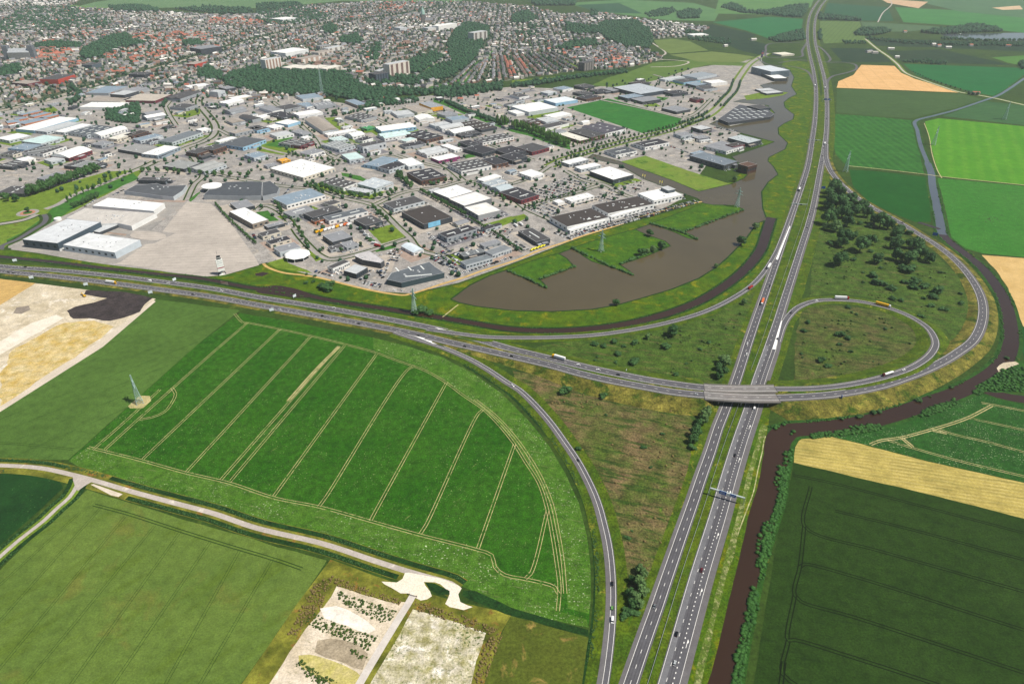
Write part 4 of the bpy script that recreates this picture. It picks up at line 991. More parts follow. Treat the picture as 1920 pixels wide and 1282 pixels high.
for i, q in enumerate(([(480, 395), (495, 385), (520, 393), (545, 418), (560, 440), (580, 462), (598, 478), (617, 486), (640, 484), (680, 474), (720, 462), (750, 452), (768, 446)],
                       [(768, 446), (790, 470), (830, 478), (855, 470)], [(768, 446), (745, 425), (720, 400), (700, 385), (640, 370), (590, 355), (540, 350), (500, 345)],
                       [(500, 345), (420, 330), (380, 318), (350, 300)], [(700, 385), (760, 360), (830, 350), (870, 340), (940, 348), (1000, 330), (1030, 312)], [(940, 348), (985, 390), (1010, 402), (1040, 415)],
                       [(985, 390), (1040, 372), (1100, 355), (1130, 345)], [(1060, 320), (1100, 340), (1130, 345), (1170, 365), (1200, 375)], [(870, 340), (840, 315), (800, 290), (760, 262), (740, 240), (690, 215)],
                       [(740, 290), (770, 300), (830, 315)], [(600, 280), (590, 262), (560, 230), (530, 205), (510, 190)], [(600, 280), (560, 290), (510, 282), (450, 262), (404, 240)], [(600, 280), (650, 300), (740, 290)],
                       [(350, 277), (380, 330), (365, 345), (350, 375)], [(640, 290), (600, 315), (560, 340)], [(310, 200), (318, 190), (330, 172), (350, 160), (372, 147)], [(310, 200), (320, 220), (330, 235)],
                       [(1000, 195), (1060, 190), (1080, 180), (1140, 190), (1210, 205), (1280, 222)], [(1280, 222), (1300, 215), (1335, 185)], [(1225, 140), (1260, 150), (1330, 172), (1355, 178)], [(860, 245), (930, 275), (1000, 300)])):
    lane(q, 7.5, 'grey street between the business park buildings', m_street, 0.13 + 0.002 * i, 'street', edge=3)[1]['group'] = 'streets of the business park'
rb = MB(); rb.cyl((0, 0), 17, 0.1, 0.16, 36); q = G(52, 399)
tag(rb.build('roundabout', m_street, None, loc=q), 'asphalt ring of the roundabout by the big hall', 'roundabout', 'structure')
rb = MB(); rb.cyl((0, 0), 11.5, 0.1, 0.24, 36)
ri = tag(rb.build('roundabout', land('red_paving', '#b07a62', '#a36e58', 9, 1.5, 0.15), None, loc=q), 'red paved centre of the roundabout by the big hall', 'roundabout', 'structure')
rb = MB(); rb.cyl((0, 0), 7.5, 0.1, 0.5, 30, r2=6.5); rb.build('centre_grass', m_plot2, ri)
sheet('grass_strip', TT(12, (1330, 735, 1420, 745, 1560, 808, 1720, 866, 1920, 935)) + TT(13, (120, 962, 280, 1022, 430, 1080, 440, 1125, 280, 1078, 120, 1018)) + TT(12, (1920, 990, 1720, 918, 1560, 858, 1410, 790, 1330, 765)), m_plot2, 0.088, 'green strip under the double poplar row', 'verge')
# railway curving through the town
RAIL = [(-300, 262), (0, 208), (75, 191), (140, 171), (190, 156), (250, 140), (300, 126), (370, 106), (420, 91), (480, 73), (560, 55), (640, 42), (740, 30), (830, 12)]
rw = Road([(x, y, 0) for x, y in RAIL], 10, 0.1)
rw.strip('verge', -20, 16, m_grass, -0.03)
rwo = rw.strip('railway', -10, 10, land('ballast', '#b3aa9d', '#a29a8e', 30, 3, 0.2), 0, None, 0, None, 'pale railway line curving through the town', 'railway')
for o in (-3.6, -2.1, 2.1, 3.6): rw.strip('rail', o - .25, o + .25, paint('#6b5f58', 0.5), 0.1, rwo)
for q in ([(855, 165), (885, 140), (925, 112), (940, 90), (950, 70), (960, 50)], [(700, 125), (720, 95), (735, 75), (745, 60)], [(913, 155), (920, 130), (922, 112)], [(979, 148), (968, 130), (958, 113)], [(1035, 140), (1010, 122), (990, 108)], [(800, 20), (820, 12), (850, 2)],
          [(1222, 80), (1248, 100), (1240, 105), (1200, 112), (1170, 108)], [(1180, 118), (1240, 112), (1290, 116), (1270, 124), (1220, 126)], [(790, 138), (815, 122), (840, 122), (838, 133), (820, 140), (800, 142)]):
    lane(q, 7, 'pale street through the housing estates', m_lane, 0.06, 'street')[1]['group'] = 'streets of the housing estates'
sheet('park_grass', [(805, 135), (815, 123), (838, 122), (836, 131), (820, 138)], m_plot2, 0.08, 'oval sports lawn in the park', 'lawn', smooth=True)
sheet('meadow', [(800, 165), (858, 150), (893, 118), (930, 88), (935, 92), (905, 125), (868, 160), (860, 168)], m_plot2, 0.05, 'green strip beside the park wood', 'meadow')
sheet('water', [(826, 163), (830, 155), (840, 146), (842, 150), (835, 160), (829, 167)], m_lake, 0.09, 'small canal pool by the park', 'pond')
# the big car park
PARK = [(225, 492), (300, 440), (320, 415), (350, 378), (395, 382), (430, 415), (480, 485), (486, 497), (420, 516), (380, 519), (300, 507), (240, 497), (215, 495)]
o_park = sheet('car_park', PARK, m_park, 0.08, 'huge empty striped car park beside the big hall', 'car park')
sheet('drive', [(270, 400), (308, 378), (350, 380), (345, 385), (300, 415), (262, 428), (245, 425)], m_street, 0.085, parent=o_park)
sheet('drive', [(172, 420), (245, 428), (330, 437), (290, 456), (270, 458), (235, 485), (222, 493), (200, 494), (100, 478), (20, 468), (30, 458), (110, 468), (220, 485), (268, 450), (250, 440), (200, 435)], m_street, 0.086, parent=o_park)
sheet('oval_island', [(243, 441), (252, 434), (290, 435), (310, 440), (310, 447), (295, 450), (255, 447)], m_park, 0.1, parent=o_park, smooth=True)
sheet('courtyard', [(200, 437), (215, 427), (235, 425), (243, 432), (235, 442)], land('red_brown_court', '#9d7f6c', '#8b8076', 8, 2, 0.3), 0.1, parent=o_park)
sheet('grass_strip', [(0, 468), (30, 470), (100, 481), (200, 496), (300, 508), (380, 521), (400, 521), (395, 528), (300, 513), (200, 502), (100, 489), (0, 478), (-200, 455), (-200, 445)], m_verge2, 0.13, 'bright grass bank between the car park and the ditch', 'verge')
sheet('grass_strip', [(-250, 445), (-250, 400), (0, 372), (50, 362), (110, 348), (200, 322), (270, 318), (255, 335), (200, 365), (140, 395), (85, 420), (40, 445), (0, 468), (-100, 475)], m_plot, 0.07, 'grass round the roundabout roads', 'verge', jitter=1)
sheet('grass_strip', [(0, 455), (40, 437), (85, 405), (100, 388), (140, 367), (200, 345), (250, 325), (260, 335), (200, 362), (170, 375), (135, 393), (100, 415), (60, 440), (15, 462)], m_plot2, 0.075, 'green bank behind the big hall', 'verge', jitter=1)
# ------------------------------------------------------------------ buildings of the business park
ROOF = {'dark': '#4b4a4b', 'brown': '#413b38', 'grey': '#84868a', 'light': '#b4b7b8', 'white': '#e3e3df', 'blue': '#7f8f9c', 'tan': '#9a9187', 'teal': '#b9cfcc', 'black': '#37363a', 'cream': '#d3cfc3'}
WALL = {'white': '#e2e2df', 'grey': '#9a9fa3', 'dark': '#3f444a', 'brown': '#5a4238', 'yellow': '#e0a326', 'blue': '#8fb6cf', 'sky': '#7fbfe0', 'red': '#b5483a', 'cream': '#cfc8b8', 'silver': '#b9c0c4', 'maroon': '#6d3038'}
m_sky = paint('#d9dcd8', 0.35, vary=0.05, size=3)
m_trim = paint('#b9babb', 0.5)
m_glass = paint('#2c3942', 0.15, vary=0.2, size=4)
m_door = paint('#6f7880', 0.5)
m_vent = paint('#c9cbcb', 0.5)
def unit_box(name, mat):
    m = MB()
    m.box(-.5, -.5, 0, .5, .5, 1)
    return m.mesh(name, mat)
ub = {k: unit_box(k, v) for k, v in (('skylight', m_sky), ('window', m_glass), ('roller_door', m_door), ('roof_vent', m_vent), ('white_door', paint('#d5d6d4', .5)))}
BLD = []          # every building: dict(px, py, obj, words ...)
FOOT = []         # world footprints, so that trees, cars and houses keep clear

def inset(poly, d):
    n = len(poly)
    out = []
    for i in range(n):
        a, b, c = Vector(poly[i - 1]), Vector(poly[i]), Vector(poly[(i + 1) % n])
        e1, e2 = (b - a).normalized(), (c - b).normalized()
        n1, n2 = Vector((-e1.y, e1.x)), Vector((-e2.y, e2.x))
        k = 1 + n1.dot(n2)
        out.append(tuple(b + (n1 + n2) * (d / max(k, 0.4))))
    return out

def shell(e, foot, h, roofm, wallm, style='flat', base=None, rim=0.35):
    """walls with a rim and a roof set into it; foot = counter clockwise local outline"""
    m = MB()
    n = len(foot)
    ins = inset(foot, 0.45)
    for i in range(n):
        a, b = foot[i], foot[(i + 1) % n]
        m.face([(*a, 0), (*b, 0), (*b, h), (*a, h)])
        c, d = ins[i], ins[(i + 1) % n]
        m.face([(*a, h), (*b, h), (*d, h), (*c, h)], 1)
        m.face([(*d, h), (*c, h), (*c, h - rim), (*d, h - rim)][::-1], 1)
    m.build('wall', [wallm, m_trim], e)
    r = MB()
    if style == 'flat':
        r.face([(*p, h - rim) for p in ins])
        ro = r.build('roof', roofm, e)
    else:
        xs, ys = [p[0] for p in foot], [p[1] for p in foot]
        x0, x1, y0, y1 = min(xs) - .3, max(xs) + .3, min(ys) - .3, max(ys) + .3
        alongx = (x1 - x0) >= (y1 - y0)
        k, prof = {'gable': (1, 'v'), 'gable2': (2, 'v'), 'gable3': (3, 'v'), 'barrel': (1, 'a'), 'saw3': (3, 's')}[style]
        lo, hi = (y0, y1) if alongx else (x0, x1)
        st, en = (x0, x1) if alongx else (y0, y1)
        for q in range(k):
            a, b = lo + (hi - lo) * q / k, lo + (hi - lo) * (q + 1) / k
            w = b - a
            pr = [(a, 0), ((a + b) / 2, w * 0.11), (b, 0)] if prof == 'v' else ([(a, 0), (b - w * .1, w * .16), (b, 0)] if prof == 's' else [(a + w * t, w * 0.13 * math.sin(math.pi * t)) for t in [i / 8 for i in range(9)]])
            P3 = lambda u, t, z: (u, t, h + .02 + z) if alongx else (t, u, h + .02 + z)
            for (t0, z0), (t1, z1) in zip(pr[:-1], pr[1:]):
                fc = [P3(st, t0, z0), P3(en, t0, z0), P3(en, t1, z1), P3(st, t1, z1)]
                r.face(fc if alongx else fc[::-1])
            for u, fl in ((st, False), (en, True)):
                fc = [P3(u, t, z) for t, z in pr]
                r.face(fc if fl == alongx else fc[::-1])
        ro = r.build('roof', roofm, e)
    return ro

def B(t, fl, h=7, roof='grey', wall='grey', sk=None, style='flat', name='warehouse', cat='warehouse', label=None, mark=None, win=None, doors=0, vents=0, rect=True):
    """one building from its roof corners (left, near, right; or the whole outline with rect=False)"""
    pts = TT(t, fl)
    w = [G(x, y, h) for x, y in pts]
    rm, wm = roofing(ROOF.get(roof, roof)), paint(WALL.get(wall, wall), 0.6, vary=0.07)
    if rect:
        A, Nn_, Rt = w[:3]
        u, v = A - Nn_, Rt - Nn_
        lu, lv = u.length, v.length
        au, av_ = math.atan2(u.y, u.x), math.atan2(v.y, v.x)
        d = (av_ - au + math.pi) % (2 * math.pi) - math.pi
        sg = 1 if d > 0 else -1
        fix = (d - sg * math.pi / 2) / 2
        av_ -= fix
        c = (A + Rt) / 2
        # local x along near->right edge; near edge faces local -y
        s = sg
        foot = [(-lv / 2, -lu / 2), (lv / 2, -lu / 2), (lv / 2, lu / 2), (-lv / 2, lu / 2)]
        e = empty(name, (c.x, c.y, 0), av_)
    else:
        c = sum(w, Vector()) / len(w)
        foot = [(p.x - c.x, p.y - c.y) for p in w]
        ar = sum(foot[i - 1][0] * foot[i][1] - foot[i][0] * foot[i - 1][1] for i in range(len(foot)))
        if ar < 0: foot.reverse()
        lv, lu, s, av_ = max(p[0] for p in foot) - min(p[0] for p in foot), max(p[1] for p in foot) - min(p[1] for p in foot), 1, 0
        e = empty(name, (c.x, c.y, 0), 0)
    e['category'] = cat
    ro = shell(e, foot, h, rm, wm, style)
    px, py = P((c.x, c.y, h))
    top = h - 0.36
    rn = random.Random(int(px * 7 + py * 13))
    if sk and rect:                            # (columns along x, rows along y, 'x' or 'y' direction of the strips)
        nx, ny, di = sk
        for i in range(nx):
            for j in range(ny):
                x, y = (-.5 + (i + .5) / nx) * lv * .94, (-.5 + (j + .5) / ny) * lu * .9
                lx, ly = (lv / nx * .5, min(2.0, lu * .1)) if di == 'x' else (min(2.0, lv * .1), lu / ny * .55)
                zz = top + (0.0 if style == 'flat' else 0.6)
                link('skylight', ub['skylight'], e, (x, y, zz), 0, (lx, ly, 0.6))
    for i in range(vents):
        x, y = rn.uniform(-.36, .36) * lv * (.8 if rect else .5), rn.uniform(-.36, .36) * lu * (.8 if rect else .5)
        q = rn.uniform(1.2, 3.2)
        link('roof_vent', ub['roof_vent'], e, (x, y, top), 0, (q, rn.uniform(1.2, 2.4), rn.uniform(.8, 1.6)))
    if rect:
        nw = win if win is not None else (max(2, int(lv / 9)) if py > 235 else 0)
        for i in range(nw):
            x = (-.5 + (i + .5) / nw) * lv
            isd = rn.random() < (0.45 if doors else 0.15)
            link('roller_door' if isd else 'window', ub['roller_door' if isd else 'window'], e, (x, s * lu / 2 * 1.0, 0.05 if isd else h * .35), 0, (min(4.2, lv / nw * .62), 0.24, h * (.55 if isd else .3)))
        nw2 = max(1, int(lu / 11)) if (py > 235 or win) else 0
        for i in range(nw2):
            y = (-.5 + (i + .5) / nw2) * lu
            link('window', ub['window'], e, (-lv / 2, y, h * .35), 0, (0.24, min(4.0, lu / nw2 * .6), h * .3))
    if rect and name == 'warehouse' and py > 120:
        for i in range(rn.choice((1, 1, 2, 3))):
            al, aw, ah = rn.uniform(.18, .45) * lv, rn.uniform(4, 9), h * rn.uniform(.4, .75)
            x = rn.uniform(-.5, .5) * (lv - al)
            bk = rn.random() < .5
            m = MB()
            y0, y1 = (lu / 2 + .01, lu / 2 + aw) if bk else (-lu / 2 - aw, -lu / 2 - .01)
            m.box(x - al / 2, y0, 0, x + al / 2, y1, ah)
            m.face([(x - al / 2 + .4, y0 + .4, ah + .02), (x + al / 2 - .4, y0 + .4, ah + .02), (x + al / 2 - .4, y1 - .4, ah + .02), (x - al / 2 + .4, y1 - .4, ah + .02)], 1)
            m.build('annex', [wm, roofing(ROOF[rn.choice(('dark', 'grey', 'light', 'tan', 'black'))])], e)
        if not vents:
            for i in range(rn.choice((1, 2, 4))):
                q = rn.uniform(1, 2.6)
                link('roof_vent', ub['roof_vent'], e, (rn.uniform(-.4, .4) * lv, rn.uniform(-.4, .4) * lu, top), 0, (q, q, rn.uniform(.7, 1.4)))
    cs, sn = math.cos(av_), math.sin(av_)
    FOOT.append((c.x, c.y, av_, max(abs(p[0]) for p in foot) + 1.5, max(abs(p[1]) for p in foot) + 1.5))
    BLD.append(dict(o=e, px=px, py=py, roof=roof if roof in ROOF else 'grey', wall=wall if wall in WALL else '', size=lu * lv, style=style, sk=bool(sk), label=label, mark=mark, h=h, name=name, c=c, lu=lu, lv=lv, a=av_))
    return e, lv, lu, s

def in_foot(x, y, pad=0.0):
    for cx, cy, a, hx, hy in FOOT:
        dx, dy = x - cx, y - cy
        if abs(dx) > hx + hy + pad or abs(dy) > hx + hy + pad: continue
        c, s = math.cos(a), math.sin(a)
        if abs(dx * c + dy * s) < hx + pad and abs(-dx * s + dy * c) < hy + pad: return True
    return False

# --- the big hall group
e, *_ = B(21, (170, 515, 430, 545, 750, 385), 13, '#c6c9cb', '#46545f', vents=7, name='exhibition_hall', cat='hall', label='big hall with dark blue grey walls and pale roof by the car park', mark='dark walled hall', win=0)
link('wall_plinth', ub['white_door'], e, (0, -_[1] / 2 * (-_[2]) * 1.0, 0), 0, (_[0] * 1.01, 1.2, 3.2))
e, lv, lu, s = B(21, (455, 560, 865, 608, 1065, 515), 10, '#cfd1d1', '#b9c3ca', vents=9, name='exhibition_hall', cat='hall', label='big white hall with pale walls in front of the dark walled hall', mark='white exhibition hall', win=0)
for i in range(5): link('roller_door', ub['roller_door'], e, (lv / 2, (-.4 + .2 * i) * lu, 0), 0, (.3, 3, 3.4))
B(21, (495, 355, 640, 280, 1172, 318, 985, 415, 880, 393, 745, 400), 8, '#bcb7b0', 'white', vents=14, rect=False, name='exhibition_hall', cat='hall', label='wide pale tan roofed hall joined behind the dark walled hall')
B(21, (690, 262, 810, 202, 1232, 242, 1152, 303), 9, '#e6e5e2', 'white', vents=8, rect=False, name='exhibition_hall', cat='hall', label='white roofed hall at the back of the big hall group', mark='white back hall')
B(21, (685, 448, 745, 465, 880, 405), 5, '#b9bcbd', 'dark', name='link_building', cat='hall', label='low dark sided link between the big halls', win=0)
# --- car dealer row on the lake
D = dict(name='car_showroom', cat='showroom')
e, lv, lu, s = B(23, (305, 350, 415, 430, 705, 345), 9, 'brown', 'white', vents=10, win=9, label='black roofed white car showroom at the town end of the lakeside row', mark='first lakeside showroom', **D)
for x in (.1, .32): link('skylight', ub['skylight'], e, (x * lv, -s * -lu * .3, 8.64), 0, (8, 2, .6))
e, lv, lu, s = B(23, (622, 262, 725, 330, 1045, 245), 9, 'brown', 'white', vents=9, win=9, label='black roofed white car showroom in the middle of the lakeside row', mark='middle lakeside showroom', **D)
for x in (-.05, .12, .3): link('skylight', ub['skylight'], e, (x * lv, s * lu * .3, 8.64), 0, (8, 2, .6))
e, lv, lu, s = B(23, (948, 170, 1065, 228, 1275, 180), 9, 'white', 'white', vents=4, win=8, label='white roofed car showroom at the far end of the lakeside row', mark='white lakeside showroom', **D)
p_ = MB(); p_.box(lv * .22, -lu * .1, 8.7, lv * .46, lu * .35, 14); p_.build('roof_office', [paint('#48545c', .3)], e)
p_ = MB(); p_.box(lv * .21, -lu * .11, 14, lv * .47, lu * .36, 14.4); p_.build('office_roof', [paint(ROOF['light'])], e)
# long white front canopy linking the three showrooms
for fl, lab in (((415, 440, 440, 452, 730, 358), 'white arcade wall along the front of the first showroom'), ((725, 340, 748, 350, 1048, 258), 'white arcade wall along the front of the middle showroom')):
    B(23, fl, 6.5, 'white', 'white', label=lab, win=10, name='arcade', cat='arcade')
B(23, (580, 3, 760, 68, 915, 30), 9, 'white', 'dark', vents=3, label='white roofed dark walled showroom beside the narrow channel', mark='white roofed channel showroom', **D)
B(23, (405, 210, 450, 236, 605, 185), 6, 'white', 'white', sk=(3, 1, 'y'), label='small white showroom with three roof lights among the parked cars', **D)
B(23, (310, 226, 345, 246, 390, 230), 5, 'white', 'white', label='small square white canopy beside the small white showroom', name='canopy', cat='canopy', win=0)
B(23, (30, 452, 190, 528, 305, 508), 7, 'dark', 'dark', sk=(1, 1, 'y'), label='long dark workshop nearest to the yellow tank trailers', mark='long dark workshop', doors=1)
B(23, (40, 14, 145, 46, 250, 22), 7, 'white', 'white', label='white shed on the far edge of the crowded car lot', mark='white car lot shed')
B(23, (-95, 160, 70, 222, 200, 180), 8, 'black', 'black' if 0 else 'maroon', sk=(1, 2, 'x'), label='black roofed shop with a red fascia behind the crowded car lot', mark='red fascia shop')
# --- middle block
B(22, (150, 205, 228, 268, 490, 180), 8, 'blue', 'white', vents=8, win=10, label='L shaped blue roofed office with white window bands', mark='blue roofed office', name='office_block', cat='office')
B(22, (228, 312, 262, 346, 410, 285), 7, 'grey', 'grey', sk=(1, 1, 'x'))
B(22, (365, 320, 425, 358, 632, 290), 8, 'dark', 'dark', vents=3)
B(22, (420, 368, 440, 386, 520, 358), 5, 'brown', '#9a5a36', label='small orange brown cube building at the tip of the dark workshop', mark='orange brown cube')
B(22, (510, 348, 550, 380, 832, 302), 7, '#5c6166', 'white', sk=(2, 1, 'x'), doors=1, label='long white workshop with grey roof facing the lorry yard', mark='white lorry workshop')
B(22, (740, 366, 820, 416, 946, 376), 7, 'dark', 'dark', vents=4, label='square charcoal building beside the mown green plot', mark='charcoal square')
B(22, (512, 485, 570, 540, 712, 495), 8, 'grey', 'dark', label='grey roofed garage in the middle of the lorry yard', mark='lorry yard garage')
B(22, (535, 572, 562, 594, 668, 572), 5, 'dark', 'grey')
B(22, (630, 545, 680, 578, 768, 552), 6, 'grey', 'grey')
B(22, (8, 468, 50, 492, 192, 458), 6, 'dark', 'cream')
B(22, (75, 528, 108, 555, 262, 512), 6, 'black', 'cream')
B(22, (130, 575, 180, 612, 336, 572), 8, 'grey', 'silver', label='silver ribbed shed beside the white octagonal pavilion', mark='silver ribbed shed')
B(22, (525, 716, 572, 730, 710, 682), 8, 'dark', 'white', win=9, label='dark roofed office with tall white columns', mark='white columned office', name='office_block', cat='office')
B(22, (662, 748, 752, 776, 832, 725), 8, 'light', 'dark', win=6, label='pale roofed office with dark glass front beside the columned office', name='office_block', cat='office')
B(22, (742, 628, 850, 600, 962, 672, 935, 692, 800, 668, 742, 640), 9, '#b5b2b2', '#4a4d52', rect=False, label='dark curved building with pale angular roof', mark='angular pale roofed building', vents=3)
B(22, (1095, 565, 1180, 618, 1252, 592), 5, '#c5d0d6', 'white', style='barrel', label='silver arched roof hall among the parked cars', mark='silver arched hall', **D)
e, lv, lu, s = B(22, (1015, 765, 1300, 682, 1345, 722, 1412, 765, 1090, 840, 980, 815), 8, '#5a6065', '#394a50', rect=False, vents=6, label='large grey roofed car dealer with white roof lights at the corner of the path', mark='corner car dealer', **D)
for k in range(3): link('skylight', ub['skylight'], e, (-26 + k * 17, 10 + k * 3, 7.64), R(-62), (13, 2, .6))
link('skylight', ub['skylight'], e, (6, -9, 7.64), R(12), (36, 2, .6))
B(22, (1540, 682, 1578, 712, 1768, 652), 7, '#6f767a', 'silver', win=8, label='grey roofed showroom above the path, lower front wing', mark='grey front showroom', **D)
B(22, (1540, 622, 1562, 652, 1702, 602), 6, '#6a6e70', 'dark', sk=(2, 1, 'y'))
B(22, (1710, 602, 1772, 628, 1925, 582), 7, '#777c80', 'silver', win=7, **D)
B(22, (1685, 548, 1712, 572, 1832, 532), 6, 'grey', 'grey')
B(22, (1362, 468, 1432, 502, 1662, 438), 8, 'black', 'grey', sk=(2, 1, 'x'), doors=1, vents=3, label='black roofed showroom with two roof lights behind the car rows', mark='two light showroom', **D)
e, lv, lu, s = B(22, (1095, 308, 1258, 404, 1470, 346), 9, 'brown', 'dark', vents=2, win=0, label='big brown roofed store with a sky blue corner panel', mark='sky blue corner store', name='retail_store', cat='store')
p_ = MB(); p_.box(-lv * .36, s * lu / 2 - .2, 1, lv * .06, s * lu / 2 + .45, 9.1) if s > 0 else p_.box(-lv * .36, -lu / 2 - .45, 1, lv * .06, -lu / 2 + .2, 9.1); p_.build('blue_panel', paint(WALL['sky'], .4), e)
B(22, (950, 243, 1032, 284, 1268, 228), 7, 'dark', 'silver', vents=6, label='dark roofed shop right behind the brown roofed store', mark='dark shop')
B(22, (1325, 155, 1452, 208, 1632, 155), 10, 'white', '#7f7f80', vents=8, win=0, label='tallest back part of the white stepped depot by the tall hedge', mark='white stepped depot', name='depot', cat='depot')
B(22, (1452, 212, 1562, 266, 1762, 206), 10, '#dedad5', '#77797b', win=0, label='middle part of the white stepped depot by the tall hedge', name='depot', cat='depot')
B(22, (1562, 274, 1668, 336, 1836, 296), 8, '#d9d6d0', '#9b9c9d', win=0, label='front part of the white stepped depot by the tall hedge', name='depot', cat='depot')
B(22, (478, 85, 655, 128, 762, 90), 7, 'dark', 'white', sk=(3, 3, 'x'), label='dark roofed hall with nine roof lights behind the street trees', mark='nine light hall')
B(22, (760, 98, 900, 136, 1030, 88), 8, '#b5bcc0', 'silver', style='gable3', sk=(1, 3, 'x'))
B(22, (690, 140, 832, 172, 872, 148), 6, 'light', 'silver')
B(22, (1130, 12, 1242, 76, 1428, 40), 9, 'black', 'brown', sk=(2, 3, 'x'), label='black hall with white roof lights behind the street trees', mark='black roof light hall')
B(22, (1668, 65, 1712, 84, 1832, 38), 6, 'white', 'white')
B(22, (1770, 124, 1832, 158, 1925, 128), 6, '#a9b4b8', 'silver', style='gable', sk=(2, 1, 'x'))
B(22, (1700, 92, 1762, 118, 1880, 78), 6, '#9aa3a8', 'white', sk=(2, 1, 'x'))
B(22, (120, -20, 350, 58, 575, -22), 8, 'white', 'cream', vents=12, sk=(6, 4, 'x'), label='huge white roofed warehouse in the middle of the park', mark='huge white warehouse')
B(22, (510, 240, 560, 262, 630, 235), 6, 'dark', 'cream')
# --- left block
B(21, (930, 152, 1010, 110, 1180, 95, 1225, 115, 1400, 108, 1370, 150, 1300, 196, 1215, 190), 7, '#515458', 'silver', rect=False, vents=6, label='dark roofed row of workshops at the far corner of the car park', mark='car park corner workshops')
B(21, (1040, 66, 1232, 78, 1265, 56), 8, 'dark', 'dark', vents=4)
B(0, (381, 366, 397, 350, 425, 341, 473, 340, 492, 341, 490, 367, 459, 368), 8, '#4a4e53', 'grey', rect=False, vents=8, label='wide dark roofed plant beside the white round roof', mark='wide dark plant')
B(0, (492, 342, 506, 339, 524, 352, 520, 362, 492, 368), 8, '#4d5156', 'grey', rect=False, label='dark angled wing of the wide dark plant')
B(21, (1725, 242, 1782, 290, 1910, 262), 6, 'grey', 'dark')
B(21, (1760, 300, 1865, 412, 1972, 372), 9, 'white', '#8e8377', vents=5, label='white roofed brown walled shed by the hedge of the car park', mark='brown walled white roofed shed')
B(21, (260, 55, 330, 62, 500, 20), 6, 'grey', 'grey')
B(21, (0, 160, 180, 178, 260, 125), 7, 'dark', 'dark', sk=(3, 1, 'x'))
